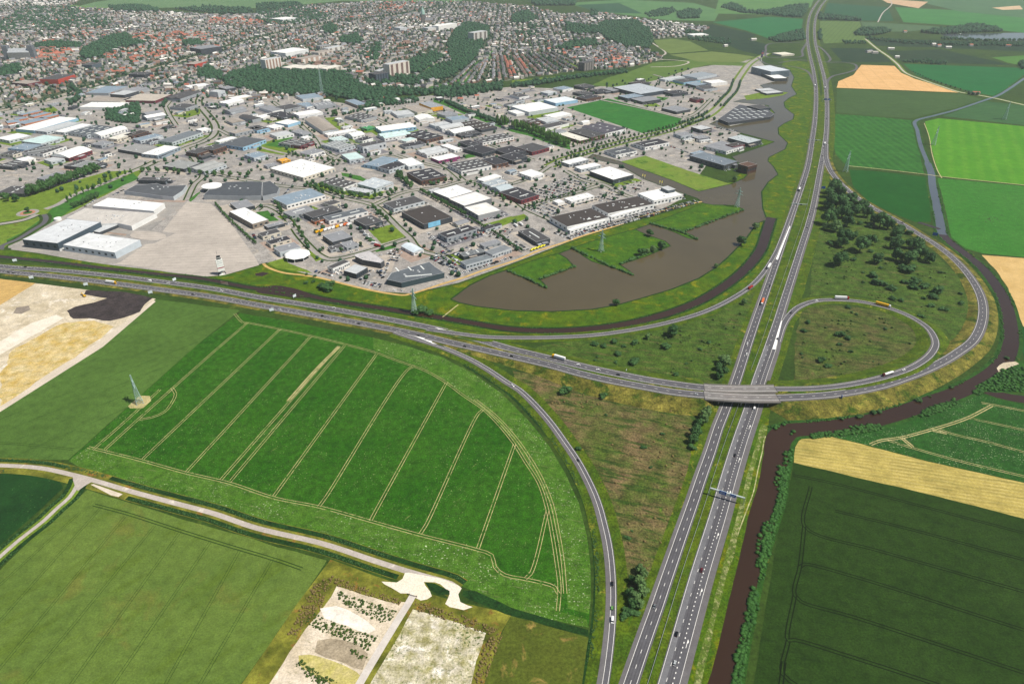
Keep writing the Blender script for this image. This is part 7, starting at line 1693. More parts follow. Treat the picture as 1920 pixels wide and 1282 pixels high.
for rd, o in ((rl, -7), (rl, 7.2), (ditch_s, 0), (r2_, -6.5), (r2_, 6.5)):
    a, b = reedline(rd, o, 0, rd.len, int(rd.len * 1.8), .65, 1.7)
    for q, k in zip(a, b):
        px, py = P((q[0], q[1], 0))
        if any(in_poly(px, py, z) for z in ([(110, 880), (180, 890), (265, 922), (240, 945), (150, 925), (120, 915)], [(708, 1080), (760, 1060), (870, 1095), (890, 1145), (790, 1130)])): continue
        P1.append(q); R1_.append(k)
leafmass('ditch_growth', P1, R1_, 'dark growth in the field ditches', 1, 'stuff', .7)
for mt_, gp, polys, lb in ((4, 1.35, ([(565, 1165), (600, 1182), (690, 1218), (712, 1190), (690, 1190), (610, 1160), (590, 1150)], [(632, 1108), (745, 1145), (735, 1160), (715, 1168), (640, 1130)], [(552, 1243), (562, 1236), (600, 1262), (640, 1283), (630, 1296), (580, 1275)], [(660, 1215), (690, 1232), (682, 1240), (655, 1222)]), 'green weeds on the rims of the sandy mounds'),
                           (6, 1.5, ([(588, 1095), (625, 1078), (604, 1140), (552, 1192), (540, 1190)], [(625, 1080), (690, 1103), (752, 1124), (748, 1133), (690, 1117), (630, 1097)], [(776, 1126), (850, 1148), (930, 1176), (945, 1195), (915, 1190), (850, 1166), (776, 1143)], [(915, 1190), (943, 1195), (903, 1290), (885, 1290)]), 'dry brown hedge of weeds round the sandy plots')):
    P1, R1_ = [], []
    for poly in polys:
        for q in fill(poly, gp, .75, False): P1.append(q); R1_.append(random.choice((.35, .5, .7, 1.0)))
    leafmass('weeds', P1, R1_, lb, mt_, 'stuff', .7)

# ------------------------------------------------------------------ houses of the town
RC = ['#6b6a6c', '#86878b', '#a86450', '#82685e', '#58585c', '#aca69e', '#d9d6cf']
m_roofs = [paint(c, .8, vary=.2, size=14) for c in RC]
m_hw = [paint('#bdb7ae', .8), paint('#947867', .8)]
HM = m_roofs + m_hw
def house_into(m, x, y, a, l, w, h, rm, wm, flat=False):
    c, s = math.cos(a), math.sin(a)
    T_ = lambda u, v, z: (x + u * c - v * s, y + u * s + v * c, z)
    l, w = l / 2, w / 2
    q = [T_(-l, -w, 0), T_(l, -w, 0), T_(l, w, 0), T_(-l, w, 0), T_(-l, -w, h), T_(l, -w, h), T_(l, w, h), T_(-l, w, h)]
    if flat:
        m.idx(q, [(0, 1, 5, 4), (1, 2, 6, 5), (2, 3, 7, 6), (3, 0, 4, 7)], wm)
        m.idx(q[4:], [(0, 1, 2, 3)], rm)
        return
    r = [T_(-l, 0, h + w * .8), T_(l, 0, h + w * .8)]
    m.idx(q + r, [(0, 1, 5, 4), (1, 2, 6, 9, 5), (2, 3, 7, 6), (3, 0, 4, 8, 7)], wm)
    m.idx(q[4:] + r, [(0, 1, 5, 4), (2, 3, 4, 5)], rm)
RED = [TT(11, f) for f in ((930, 270, 1180, 240, 1440, 240, 1600, 280, 1580, 310, 1400, 320, 960, 330), (760, 440, 850, 380, 1080, 360, 1460, 350, 1400, 420, 900, 470), (230, 390, 330, 360, 560, 380, 600, 460, 520, 500, 260, 460), (500, 280, 700, 250, 700, 290, 520, 300), (280, 320, 420, 310, 400, 330, 290, 335), (760, 530, 980, 510, 1000, 540, 800, 570), (1560, 140, 1900, 150, 1900, 200, 1600, 180), (500, 480, 620, 460, 610, 520, 520, 530))] + [TT(12, f) for f in ((880, 60, 1000, 20, 1150, 30, 1080, 90, 900, 100), (0, 160, 160, 170, 160, 190, 0, 185), (1140, 10, 1250, 10, 1180, 40))] + [TT(13, f) for f in ((600, 440, 680, 380, 880, 430, 860, 490, 620, 490), (370, 390, 480, 380, 470, 410, 390, 420))]
WHITEZ = [TT(11, f) for f in ((1180, 420, 1480, 370, 1480, 460, 1200, 460), (100, 350, 220, 350, 230, 450, 110, 450), (900, 110, 1300, 100, 1500, 140, 1000, 170), (0, 0, 700, 0, 500, 40, 0, 60))] + [TT(12, f) for f in ((200, 360, 300, 360, 290, 400, 190, 400), (640, 200, 760, 200, 700, 230, 640, 230), (1060, 190, 1450, 190, 1450, 230, 1060, 230))] + [TT(13, f) for f in ((1040, 170, 1330, 180, 1300, 260, 1060, 240), (560, 130, 960, 110, 960, 150, 560, 170))]
woodpolys = [TT(t, fl) for t, fl, g, k in WOODS if k > .55]
NOHOUSE = woodpolys + [TT(12, (1250, 540, 1350, 480, 1470, 475, 1440, 540, 1380, 580)), TT(13, (0, 605, 860, 530, 860, 560, 0, 650)), TT(12, (1270, 680, 1450, 560, 1750, 250, 1790, 280, 1560, 500, 1450, 640))]
ESTATES = []   # rows seen close enough to tell the houses apart
for t, q, col in ((12, (1460, 640, 1640, 470), 0), (12, (1520, 640, 1680, 480), 4), (12, (1580, 640, 1720, 450), 0), (12, (1660, 625, 1740, 450), 1), (12, (1780, 605, 1785, 430), 1), (12, (1825, 600, 1810, 430), 3), (12, (1870, 600, 1840, 430), 0), (12, (1915, 590, 1865, 430), 2), (13, (30, 585, -20, 470), 2), (13, (110, 580, 10, 430), 3), (13, (140, 570, 40, 430), 2),
                 (13, (200, 560, 75, 425), 3), (13, (240, 555, 110, 420), 4), (13, (310, 545, 150, 420), 0), (13, (360, 540, 180, 415), 4), (13, (430, 535, 230, 410), 0), (13, (480, 525, 260, 405), 4), (13, (540, 515, 300, 400), 0),
                 (12, (420, 500, 640, 484), 3), (12, (430, 480, 660, 462), 3), (12, (470, 458, 690, 440), 3), (12, (500, 438, 710, 420), 0), (12, (530, 420, 720, 402), 3), (12, (560, 402, 740, 386), 0), (12, (590, 386, 750, 372), 0), (12, (620, 370, 770, 355), 0),
                 (12, (930, 450, 1180, 420), 0), (12, (950, 425, 1220, 396), 1), (12, (970, 402, 1240, 374), 0), (12, (1000, 380, 1260, 352), 3), (12, (1010, 362, 1270, 335), 3), (12, (1020, 345, 1270, 318), 3), (12, (1040, 330, 1260, 306), 0), (12, (640, 510, 860, 470), 0), (12, (600, 525, 780, 505), 3)):
    ESTATES.append((TT(t, q), col))
hp = {}
def row_house(col, wall):
    if (col, wall) not in hp:
        m = MB()
        house_into(m, 0, 0, 0, 1, 1, 1, 0, 1)
        hp[col, wall] = m.mesh('row_house', [m_roofs[col], m_hw[wall]])
    return hp[col, wall]
CN = ['dark', 'grey', 'orange red', 'brown', 'charcoal', 'pale', 'white']
nrow = 0
near_pts = []
for er0, (p, col) in enumerate(ESTATES):
    if G(*p[0]).y > G(*p[1]).y: p = p[::-1]
    a, b = G(*p[0]), G(*p[1])
    d = b - a
    n = int(d.length / 30)
    ang = math.atan2(d.y, d.x)
    for i in range(n):
        q = a.lerp(b, (i + .5) / n)
        near_pts.append((q.x, q.y))
        if random.random() < .07: continue
        c = col if random.random() < .8 else random.choice((0, 1, 3, 4))
        wl = random.random() < .5
        o = link('row_house', row_house(c, int(wl)), None, (q.x + random.uniform(-1.5, 1.5), q.y, 0), ang + random.uniform(-.03, .03), (d.length / n * random.uniform(.72, .93), random.uniform(8.5, 10.5), random.uniform(5.5, 7)))
        o.scale.z = 6.0
        nrow += 1
        er, ref = (er0, 'the park strip') if er0 < 18 else ((er0 - 18, 'the dark wood') if er0 < 26 or er0 > 32 else (er0 - 26, 'the residential tower'))
        if er0 > 32: er = er0 - 25
        tag(o, f'{CN[c]} terrace in the {nth(er) or "first "}row from {ref}, {nth(i) or "first "}from the near end', 'house', None, 'terraced estate rows')
m = MB()
def town_fill():
    g = 27
    w = [G(x, y) for x, y in TOWN]
    pw = [(p.x, p.y) for p in w]
    near = np.array(near_pts)
    x = -4200
    while x < 1500:
        y = 1500
        while y < 7600:
            qx, qy = x + random.uniform(-7, 7), y + random.uniform(-7, 7)
            y += g * (1.0 if y < 4200 else 1.35)
            px, py = P((qx, qy, 0))
            if py < -12 or px < -60 or py > 200 or not in_poly(px, py, TOWN): continue
            if random.random() < .16 or any(in_poly(px, py, z) for z in NOHOUSE) or in_foot(qx, qy, 6): continue
            if np.min(np.abs(near[:, 0] - qx) + np.abs(near[:, 1] - qy)) < 30: continue
            dd_, of_ = rw.near((qx, qy))
            if abs(of_) < 30 and (rw.at(dd_) - Vector((qx, qy, 0))).length < 36: continue
            if any(in_poly(px, py, z) for z in RED): rm = 2 if random.random() < .6 else random.choice((0, 3, 5))
            elif any(in_poly(px, py, z) for z in WHITEZ): rm = random.choice((5, 6, 1, 6))
            else: rm = random.choices(range(7), (26, 26, 3, 10, 16, 12, 7))[0]
            ang = noise.noise(Vector((qx, qy, 0)) * .0017) * 4.5 + (math.pi / 2 if random.random() < .2 else 0)
            l = random.choice((9, 11, 14, 18, 24))
            flat = random.random() < .16
            if flat: house_into(m, qx, qy, ang, l, random.uniform(10, 16), random.uniform(5, 12), random.choice((5, 1, 0, 0, 6)), 7, True)
            else: house_into(m, qx, qy, ang, l, random.uniform(8.5, 11), random.uniform(4.5, 7), rm, 7 if random.random() < .6 else 8)
        x += g
town_fill()
tag(m.build('town_houses', HM), 'thousands of small roofs of the town stretching to the far fields', 'houses', 'stuff')
# new houses on the edge of the meadow, farms
EST2 = TT(13, (380, 395, 480, 375, 700, 345, 900, 360, 960, 440, 930, 490, 700, 510, 600, 500, 460, 460))
for hi, q in enumerate(sorted(fill(EST2, 25, .9), key=lambda k: math.hypot(k[0] - G(1091, 130).x, k[1] - G(1091, 130).y))):
    c = random.choices((0, 1, 2, 4, 3), (5, 5, 1.2, 4, 1))[0]
    o = link('new_house', row_house(c, int(random.random() < .4)), None, (q[0], q[1], 0), random.choice((.5, .5, .9, -.4, 2.1)), (random.uniform(10, 15), random.uniform(8, 10), 6.5))
    tag(o, f'new gabled house with {CN[c]} roof, {nth(hi)}nearest to the dark brick apartments', 'house', None, 'new houses by the meadow') if hi < 88 else tag(o, f'new gabled house with {CN[c]} roof at the far meadow edge', 'house', None, 'far new houses, ' + CN[c])
ff = 0
FARM = ['red roofed farmhouse where the lane meets the straight canal', 'white farm shed beside the lane in the orchards', 'white farm house among the dark orchards', 'farm barn in the small dark orchard block', 'pale shed beside the small dark orchard block', 'red roofed farm among trees behind the orchards', 'white walled farm in the tree row behind the orchards', 'orange roofed farm in the tree row behind the orchards',
        'pale barn at the front of the far orchard', 'red house at the end of the orchard tree row', 'second red house at the end of the orchard tree row', 'farmhouse by the motorway in the teal crop trees', 'white farm shed in the dark orchard near the tower sign', 'small shed beside the pale olive meadow', 'red roofed villa at the park strip', 'grey gabled farmhouse next to the red roofed villa', 'orange roofed house by the poplar row', 'red gabled house by the poplar row', 'dark gabled house by the poplar row']
for (t, x, y, l, c), lab in zip(((14, 1555, 710, 20, 2), (14, 920, 375, 24, 6), (14, 965, 437, 16, 6), (14, 755, 395, 30, 1), (14, 800, 403, 22, 5), (14, 1025, 245, 16, 2), (14, 1240, 342, 16, 6), (14, 1278, 350, 20, 2), (14, 1350, 365, 22, 6), (14, 1520, 348, 14, 2), (14, 1800, 353, 18, 2), (14, 200, 258, 16, 2), (13, 1810, 305, 26, 6), (13, 1600, 352, 18, 6), (12, 970, 752, 30, 2), (12, 1020, 748, 22, 0), (12, 1535, 757, 16, 2), (12, 1655, 735, 14, 2), (12, 1730, 755, 16, 0)), FARM):
    q = G(*T(t, x, y))
    o = link('farmhouse', row_house(c, 0), None, q, random.uniform(-.5, .5), (l, 11, 6.5))
    tag(o, lab, 'house')
# ------------------------------------------------------------------ vehicles
CC = {'white': '#e8e8e6', 'silver': '#aeb2b4', 'grey': '#6c7074', 'black': '#1b1c1f', 'dark': '#26292e', 'blue': '#2a4468', 'red': '#a3231e', 'yellow': '#e3ad17', 'orange': '#d26a3a', 'green': '#5c8a4a', 'maroon': '#5a1f28', 'teal': '#3f7f86'}
m_tyre = paint('#18181a', .9)
m_wind = paint('#1c252c', .12, vary=.05)
m_lamp = paint('#e9e6d8', .3)
m_tail = paint('#8f1a16', .4)
def car_parts(van=False):
    L_, W_, H = (5.3, 2.0, 2.1) if van else (4.4, 1.8, 1.45)
    b, g, w, la, ta = MB(), MB(), MB(), MB(), MB()
    hb = H * (.5 if van else .55)
    b.box(-L_ / 2, -W_ / 2, .3, L_ / 2, W_ / 2, hb, 0, (.1, .05))
    if van:
        g.box(-L_ / 2 + .05, -W_ / 2 + .06, hb, L_ / 2 - .7, W_ / 2 - .06, H - .06, 0, (.25, .12))
        b.box(-L_ / 2 + .03, -W_ / 2 + .04, hb + .05, L_ / 2 - 1.9, W_ / 2 - .04, H, 0, (.1, .1))
        b.box(L_ / 2 - 2.0, -W_ / 2 + .2, H - .1, L_ / 2 - 1.1, W_ / 2 - .2, H, 0, (.1, .05))
    else:
        g.box(-L_ * .40, -W_ / 2 + .08, hb, L_ * .24, W_ / 2 - .08, H - .05, 0, (.5, .16))
        b.box(-L_ * .40 + .52, -W_ / 2 + .24, H - .07, L_ * .24 - .55, W_ / 2 - .24, H, 0, (.06, .04))
        b.box(L_ * .24, -W_ / 2 + .1, hb, L_ / 2 - .12, W_ / 2 - .1, hb + .09, 0, (.1, .1))
    for y in (-W_ / 2 + .3, W_ / 2 - .3):
        la.box(L_ / 2 - .08, y - .2, .55, L_ / 2 + .03, y + .2, .72)
        ta.box(-L_ / 2 - .03, y - .2, .6, -L_ / 2 + .08, y + .2, .78)
    return b, g, la, ta, (L_, W_)
def wheel_mesh():
    m = MB()
    n = 10
    v = [(.33 * math.cos(6.2832 * i / n), s * .11, .33 * math.sin(6.2832 * i / n)) for s in (-1, 1) for i in range(n)]
    m.idx(v, [(i, (i + 1) % n, n + (i + 1) % n, n + i) for i in range(n)] + [tuple(range(n)), tuple(range(2 * n - 1, n - 1, -1))])
    return m.mesh('wheel', m_tyre)
WH = wheel_mesh()
CP = {}
def car_set(col, van):
    if (col, van) not in CP:
        b, g, la, ta, (l, w) = car_parts(van)
        CP[col, van] = (b.mesh('body', paint(CC[col], .3, vary=.04)), g.mesh('windows', m_wind), la.mesh('headlight', m_lamp), ta.mesh('rear_light', m_tail), l, w)
    return CP[col, van]
def car(q, ang, col, van, label, group):
    bm_, gm, la, ta, l, w = car_set(col, van)
    e = empty('van' if van else 'car', q, ang, label, 'van' if van else 'car', group)
    for nm, me in (('body', bm_), ('windows', gm), ('headlights', la), ('rear_lights', ta)): link(nm, me, e)
    for x in (-l * .31, l * .31):
        for y in (-w / 2 + .1, w / 2 - .1): link('wheel', WH, e, (x, y, .33))
    return e
def lorry(q, ang, cab, load, label, n=13.2, tank=False, flat=False):
    e = empty('lorry', q, ang, label, 'lorry', 'lorries on the junction')
    m = MB(); m.box(n / 2 + .5, -1.2, .6, n / 2 + 2.7, 1.2, 3.3, 0, (.12, .06)); m.box(n / 2 + .3, -1.1, 3.3, n / 2 + 1.9, 1.1, 3.75, 0, (.3, .1)); m.build('cab', paint(CC[cab], .35, vary=.04), e)
    m = MB(); m.box(n / 2 + 2.62, -1.05, 1.9, n / 2 + 2.74, 1.05, 2.9); m.build('windscreen', m_wind, e)
    m = MB(); m.box(-n / 2, -.9, .8, n / 2 + 2.2, .9, 1.15); m.build('chassis', m_tyre, e)
    if tank:
        m = MB()
        k = 12
        v = [(x, 1.2 * math.cos(6.2832 * i / k), 2.3 + 1.1 * math.sin(6.2832 * i / k)) for x in (-n / 2, n / 2) for i in range(k)]
        m.idx(v, [(i, k + i, k + (i + 1) % k, (i + 1) % k) for i in range(k)] + [tuple(range(k)), tuple(range(2 * k - 1, k - 1, -1))])
        m.build('tank', paint(CC[load], .4), e)
    elif flat:
        m = MB(); m.box(-n / 2, -1.25, 1.15, n / 2, 1.25, 1.45); m.box(-n / 2 + 1, -1.1, 1.45, n / 2 - 3, 1.1, 2.4, 0, (.3, .2)); m.build('load_bed', paint(CC[load], .6), e)
    else:
        m = MB(); m.box(-n / 2, -1.27, 1.15, n / 2, 1.27, 3.95, 0, (.04, .04)); m.build('trailer', paint(CC[load], .45, vary=.05), e)
    for x in (-n * .42, -n * .32, -n * .22, n * .36, n / 2 + 1.7):
        for y in (-1.05, 1.05): link('wheel', WH, e, (x, y, .5), 0, (1.5, 1.9, 1.5))
    return e
# vehicles on the roads, each seen at its place in the photograph: tile, x, y, colour, road, direction of travel, height there
ROADS = {'L': (L, -1, 'southbound carriageway'), 'R': (Rr, 1, 'northbound carriageway'), 'N': (Nn, -1, 'far crossing carriageway'), 'S': (So, 1, 'near crossing carriageway'), 'I': (Nn, -1, 'inner loop ramp'), 'O': (So, 1, 'outer ramp'), 'W': (ramp_w, -1, 'lake slip road'), 'P': (ramp_s, 1, 'slip road round the beet crop')}
seen = {}
def on_road(t, x, y, rk):
    rd, sg, nm = ROADS[rk]
    px, py = T(t, x, y)
    z = 0.25
    for _ in range(3):
        d, off = rd.near(G(px, py, z + .6))
        z = rd.at(d).z
    lim = {'L': (-2.4, 2.4), 'R': (-6.2, 2.2)}.get(rk, (-2.6, 2.8))
    q = rd.at(d, min(max(off, lim[0]), lim[1]), .02)
    v = rd.dirn(d) * sg
    return q, math.atan2(v.y, v.x), nm
CARS = ((33, 20, 115, 'black', 'S'), (33, 500, 175, 'white', 'N'), (33, 627, 207, 'white', 'N'), (33, 773, 243, 'dark', 'N'), (33, 1390, 396, 'silver', 'S'), (33, 1765, 15, 'white', 'L'), (33, 1757, 105, 'white', 'L'), (33, 1652, 325, 'dark', 'L'), (33, 1668, 862, 'black', 'R'), (33, 505, 905, 'dark', 'P'), (33, 4, 330, 'white', 'P'),
        (43, 747, 515, 'black', 'P'), (43, 1052, 728, 'grey', 'L'), (43, 1408, 452, 'maroon', 'R'), (43, 1225, 918, 'black', 'R'), (43, 1217, 1115, 'silver', 'R'), (32, 1570, 38, 'black', 'S'), (22, 165, 1040, 'silver', 'S'), (22, 505, 1090, 'black', 'S'), (22, 780, 1155, 'black', 'S'), (22, 1225, 1235, 'dark', 'S'), (22, 595, 1014, 'white', 'N'),
        (21, 205, 722, 'black', 'N'), (21, 55, 762, 'black', 'S'), (21, 80, 768, 'dark', 'S'), (21, 1248, 860, 'white', 'N'), (21, 1672, 905, 'white', 'N'), (21, 1430, 940, 'black', 'S'), (21, 815, 797, 'grey', 'N'), (23, 1905, 735, 'dark', 'W'), (24, 268, 98, 'dark', 'L'), (24, 288, 100, 'grey', 'L'), (24, 243, 256, 'white', 'L'), (24, 307, 320, 'black', 'R'), (24, 293, 432, 'dark', 'R'), (24, 18, 860, 'black', 'L'), (24, 240, 118, 'dark', 'L'),
        (24, 350, 977, 'white', 'I'), (24, 168, 1068, 'black', 'I'), (24, 1000, 390, 'black', 'O'), (24, 535, 75, 'dark', 'O'), (24, 75, 1255, 'dark', 'R'), (34, 1035, 208, 'white', 'I'), (14, 333, 512, 'silver', 'L'), (14, 358, 672, 'white', 'L'), (14, 362, 705, 'white', 'L'), (14, 425, 685, 'black', 'R'), (14, 432, 802, 'dark', 'R'), (14, 360, 885, 'white', 'L'), (14, 335, 980, 'dark', 'L'), (14, 363, 970, 'white', 'L'), (14, 445, 955, 'silver', 'R'), (14, 430, 1010, 'dark', 'R'), (14, 415, 1110, 'black', 'R'), (14, 410, 1170, 'dark', 'R'), (14, 405, 1215, 'grey', 'R'), (14, 345, 285, 'dark', 'R'), (14, 372, 425, 'dark', 'R'), (14, 298, 160, 'white', 'L'), (14, 300, 172, 'grey', 'L'), (14, 330, 1000, 'silver', 'L'), (14, 440, 890, 'dark', 'R'), (14, 432, 850, 'silver', 'R'), (14, 392, 520, 'silver', 'R'))
fly = G(1390, 738, 0)
tmp = {}
for t, x, y, c, rk in CARS:
    q, a, nm = on_road(t, x, y, rk)
    tmp.setdefault((c, nm), []).append((q, a))
for (c, nm), lst in tmp.items():
    lst.sort(key=lambda k: (k[0] - fly).length)
    for i, (q, a) in enumerate(lst):
        car(q, a, c, False, f'{c} car on the {nm}' + (f', {nth(i)}nearest to the flyover' if len(lst) > 1 else ''), 'cars driving on the junction')
for t, x, y, c, rk, lab in ((33, 1815, 512, 'white', 'R', 'white van just driving out from under the flyover'), (43, 750, 800, 'white', 'P', 'white van towing a green trailer on the slip road'), (21, 1115, 828, 'white', 'N', 'white van on the far crossing carriageway beside the car park')):
    q, a, nm = on_road(t, x, y, rk)
    car(q, a, c, True, lab, None)
q, a, nm = on_road(43, 748, 745, 'P')
e = empty('trailer', q, a, 'small green trailer behind the white van on the slip road', 'trailer')
m = MB(); m.box(-1.6, -.95, .5, 1.6, .95, .75); m.box(-1.6, -.95, .75, 1.6, -.88, 1.2); m.box(-1.6, .88, .75, 1.6, .95, 1.2); m.box(1.53, -.88, .75, 1.6, .88, 1.2); m.build('trailer_bed', paint(CC['green']), e)
for y in (-1, 1): link('wheel', WH, e, (0, y, .33))
for t, x, y, cab, load, rk, lab, kw in ((33, 360, 127, 'yellow', 'white', 'N', 'yellow and white lorry on the far crossing carriageway', {}), (21, 815, 840, 'yellow', 'white', 'S', 'yellow lorry with a pale trailer beside the bare sand', {}), (23, 1785, 880, 'red', 'red', 'W', 'red flatbed lorry on the lake slip road', dict(flat=True, n=10)), (23, 1880, 985, 'white', 'orange', 'L', 'white and orange lorry on the southbound carriageway', {}),
                                        (24, 235, 145, 'dark', 'white', 'L', 'white lorry before the white gantry on the southbound carriageway', {}), (24, 545, 958, 'red', 'white', 'I', 'white trailer lorry at the top of the inner loop', dict(n=15)), (24, 835, 1003, 'white', 'yellow', 'I', 'lorry with a yellow topped trailer on the inner loop', dict(n=15)), (24, 8, 722, 'white', 'white', 'W', 'white lorry merging from the lake slip road', {}), (34, 905, 245, 'maroon', 'white', 'I', 'dark red tank lorry climbing to the flyover', dict(tank=True, n=12)),
                                        (14, 345, 645, 'white', 'white', 'L', 'white lorry at the far merge of the southbound carriageway', {}), (14, 428, 665, 'dark', 'white', 'R', 'white lorry at the far exit of the northbound carriageway', {}), (14, 425, 1083, 'white', 'white', 'R', 'white lorry among dark cars on the northbound carriageway', {})):
    q, a, nm = on_road(t, x, y, rk)
    lorry(q, a, cab, load, lab, **kw)

# parked cars: one mesh each, the nearest as things of their own, the rest as one mass
PKM = {}
def parked_mesh(col, van=False):
    if (col, van) not in PKM:
        b, g, la, ta, (l, w) = car_parts(van)
        m = MB()
        for i, src in enumerate((b, g)):
            m.idx(src.v, src.f, i)
        for x in (-l * .31, l * .31):
            for y in (-w / 2 + .1, w / 2 - .1): m.box(x - .33, y - .1, 0, x + .33, y + .1, .6, 2)
        PKM[col, van] = (m.mesh('parked_car', [paint(CC[col], .3, vary=.04), m_wind, m_tyre]), m)
    return PKM[col, van]
COLS = ['white'] * 9 + ['silver'] * 5 + ['grey'] * 4 + ['black'] * 5 + ['dark'] * 4 + ['blue'] * 2 + ['red']
PARK_SPOTS = []
def park(t, fl, rows=1, gap=2.7, lot='car lot', skip=.08, turn=math.pi / 2, sep=6.5):
    a, b = TT(t, fl)[:2]
    A, B_ = G(*a), G(*b)
    d = B_ - A
    nv = Vector((-d.y, d.x, 0)).normalized()
    ang = math.atan2(d.y, d.x)
    for r in range(rows):
        k = 0
        while k * gap < d.length:
            q = A + d.normalized() * (k * gap) + nv * (r * sep)
            k += 1
            if random.random() < skip or in_foot(q.x, q.y, 1.0): continue
            PARK_SPOTS.append((q, ang + turn + random.uniform(-.05, .05) + (math.pi if random.random() < .5 else 0), lot))
LOTA, LOTB, LOTC, LOTD, LOTE = 'crowded car lot behind the showrooms', 'row along the sandy path', 'lot by the silver arched hall', 'lot in front of the lakeside showrooms', 'lot beside the narrow channel'
for i in range(10): park(23, (110 + i * 34, 165 - i * 13, 330 + i * 28, 215 - i * 15) if i < 9 else (430, 40, 620, 80), 1, 2.8, LOTA, .15)
for i in range(9): park(23, (128 + i * 34, 171 - i * 13, 348 + i * 28, 221 - i * 15), 1, 2.8, LOTA, .1)
for i in range(5): park(23, (130 + i * 36, 290 - i * 14, 300 + i * 22, 350 - i * 16), 1, 2.8, 'lot beside the square white canopy', .15)
for i in range(5): park(23, (600 + i * 30, 215 - i * 18, 760 + i * 18, 245 - i * 18), 1, 2.8, 'lot behind the middle showroom', .2)
for i in range(4): park(23, (770 + i * 30, 130 - i * 18, 930 + i * 28, 165 - i * 22), 1, 2.8, LOTE, .2)
park(23, (450, 480, 1375, 225), 2, 2.7, LOTD, .1, sep=-8)
park(23, (520, 440, 1040, 300), 1, 2.9, LOTD, .25)
park(23, (430, 500, 1060, 335), 1, 2.7, LOTB, .1)
park(22, (1080, 905, 1440, 800), 1, 2.8, LOTB, .05); park(22, (1500, 785, 1920, 650), 1, 2.8, LOTB, .05); park(22, (800, 845, 1065, 905), 2, 2.8, LOTB, .08, sep=6)
for i in range(4): park(22, (1310 + i * 40, 640 - i * 16, 1480 + i * 34, 735 - i * 18), 1, 2.8, LOTC, .12); park(22, (890 + i * 20, 745 + i * 20, 985, 765 + i * 20), 1, 2.8, LOTC, .1)
for i in range(5): park(22, (930 + i * 28, 655 - i * 16, 1070 + i * 10, 680 - i * 20), 1, 2.9, LOTC, .15)
for i in range(3): park(22, (1310 + i * 36, 655 - i * 10, 1500 + i * 30, 765 - i * 14), 1, 2.8, LOTC, .12)
for i in range(5): park(22, (1420 + i * 40, 560 - i * 20, 1680 + i * 20, 490 - i * 22), 1, 2.9, 'lot in front of the two light showroom', .2)
for i in range(3): park(22, (1290 + i * 14, 470 + i * 40, 1430 + i * 0, 590 - i * 10), 1, 2.9, 'lot in front of the two light showroom', .2)
for i in range(3): park(22, (885, 700 + i * 22, 1010, 740 + i * 22), 1, 2.9, 'lot beside the corner car dealer', .15)
for i in range(5): park(22, (1680 + i * 26, 480 - i * 14, 1880 + i * 12, 520 - i * 18), 1, 2.9, 'lot behind the two light showroom', .2)
for i in range(3): park(22, (1500 + i * 40, 620 - i * 20, 1560 + i * 40, 650 - i * 20), 1, 2.9, LOTC, .2)
park(22, (450, 760, 590, 795), 1, 2.9, 'row beside the columned office'); park(22, (1030, 330, 1090, 310), 1, 2.9, 'row by the dark shop'); park(22, (1290, 440, 1470, 375), 1, 2.9, 'row below the sky blue store')
park(22, (1680, 385, 1900, 330), 1, 2.8, 'row in front of the stepped depot', .1); park(22, (230, 400, 330, 370), 1, 2.9, 'row by the street'); park(23, (0, 540, 90, 600), 2, 2.9, 'lot by the long dark workshop', .2); park(23, (320, 470, 450, 520), 2, 3, 'lot by the long dark workshop', .25)
park(21, (850, 185, 930, 145), 1, 2.8, 'lot behind the big halls', .1); park(21, (640, 270, 720, 215), 1, 2.8, 'lot behind the big halls'); park(21, (1350, 190, 1420, 120), 1, 2.8, 'row by the street'); park(21, (1900, 480, 1920, 520), 1, 2.8, 'row by the street')
park(13, (1640, 1090, 1760, 1110), 1, 2.9, 'quay of the second peninsula'); park(13, (1190, 1100, 1330, 1150), 1, 3, 'yard by the black roofed white hall'); park(13, (1520, 960, 1680, 990), 2, 3, 'quay of the second peninsula')
for b in BLD:                                  # rows of cars beside the firms
    if b.get('a') is None or b['py'] < 130 or b['px'] < -40 or random.random() < .25 or b['name'] in ('exhibition_hall', 'arcade', 'apartment_block'): continue
    c_, s_ = math.cos(b['a']), math.sin(b['a'])
    for sg, half, ln, ex in ((-1, b['lu'] / 2, b['lv'], 0), (1, b['lu'] / 2, b['lv'], 0), (1, b['lv'] / 2, b['lu'], 1)):
        if random.random() < .35: continue
        u = -ln / 2
        while u < ln / 2:
            x, y = (u, sg * (half + 5.5)) if not ex else (sg * (half + 5.5), u)
            q = Vector((b['c'].x + x * c_ - y * s_, b['c'].y + x * s_ + y * c_, 0))
            u += 2.9
            if random.random() < .4 or in_foot(q.x, q.y, 1.2): continue
            PARK_SPOTS.append((q, b['a'] + (math.pi / 2 if not ex else 0), 'yard of a firm'))
PARK_SPOTS.sort(key=lambda k: -P(k[0])[1])
rest = MB()
pc, RC_ = list(CC), {}
kinds = [(c, v) for c in ('white', 'silver', 'grey', 'black', 'dark', 'blue', 'red') for v in (False, True)]
mats = [paint(CC[c], .3, vary=.04) for c in ('white', 'silver', 'grey', 'black', 'dark', 'blue', 'red')] + [m_wind]
npk = 0
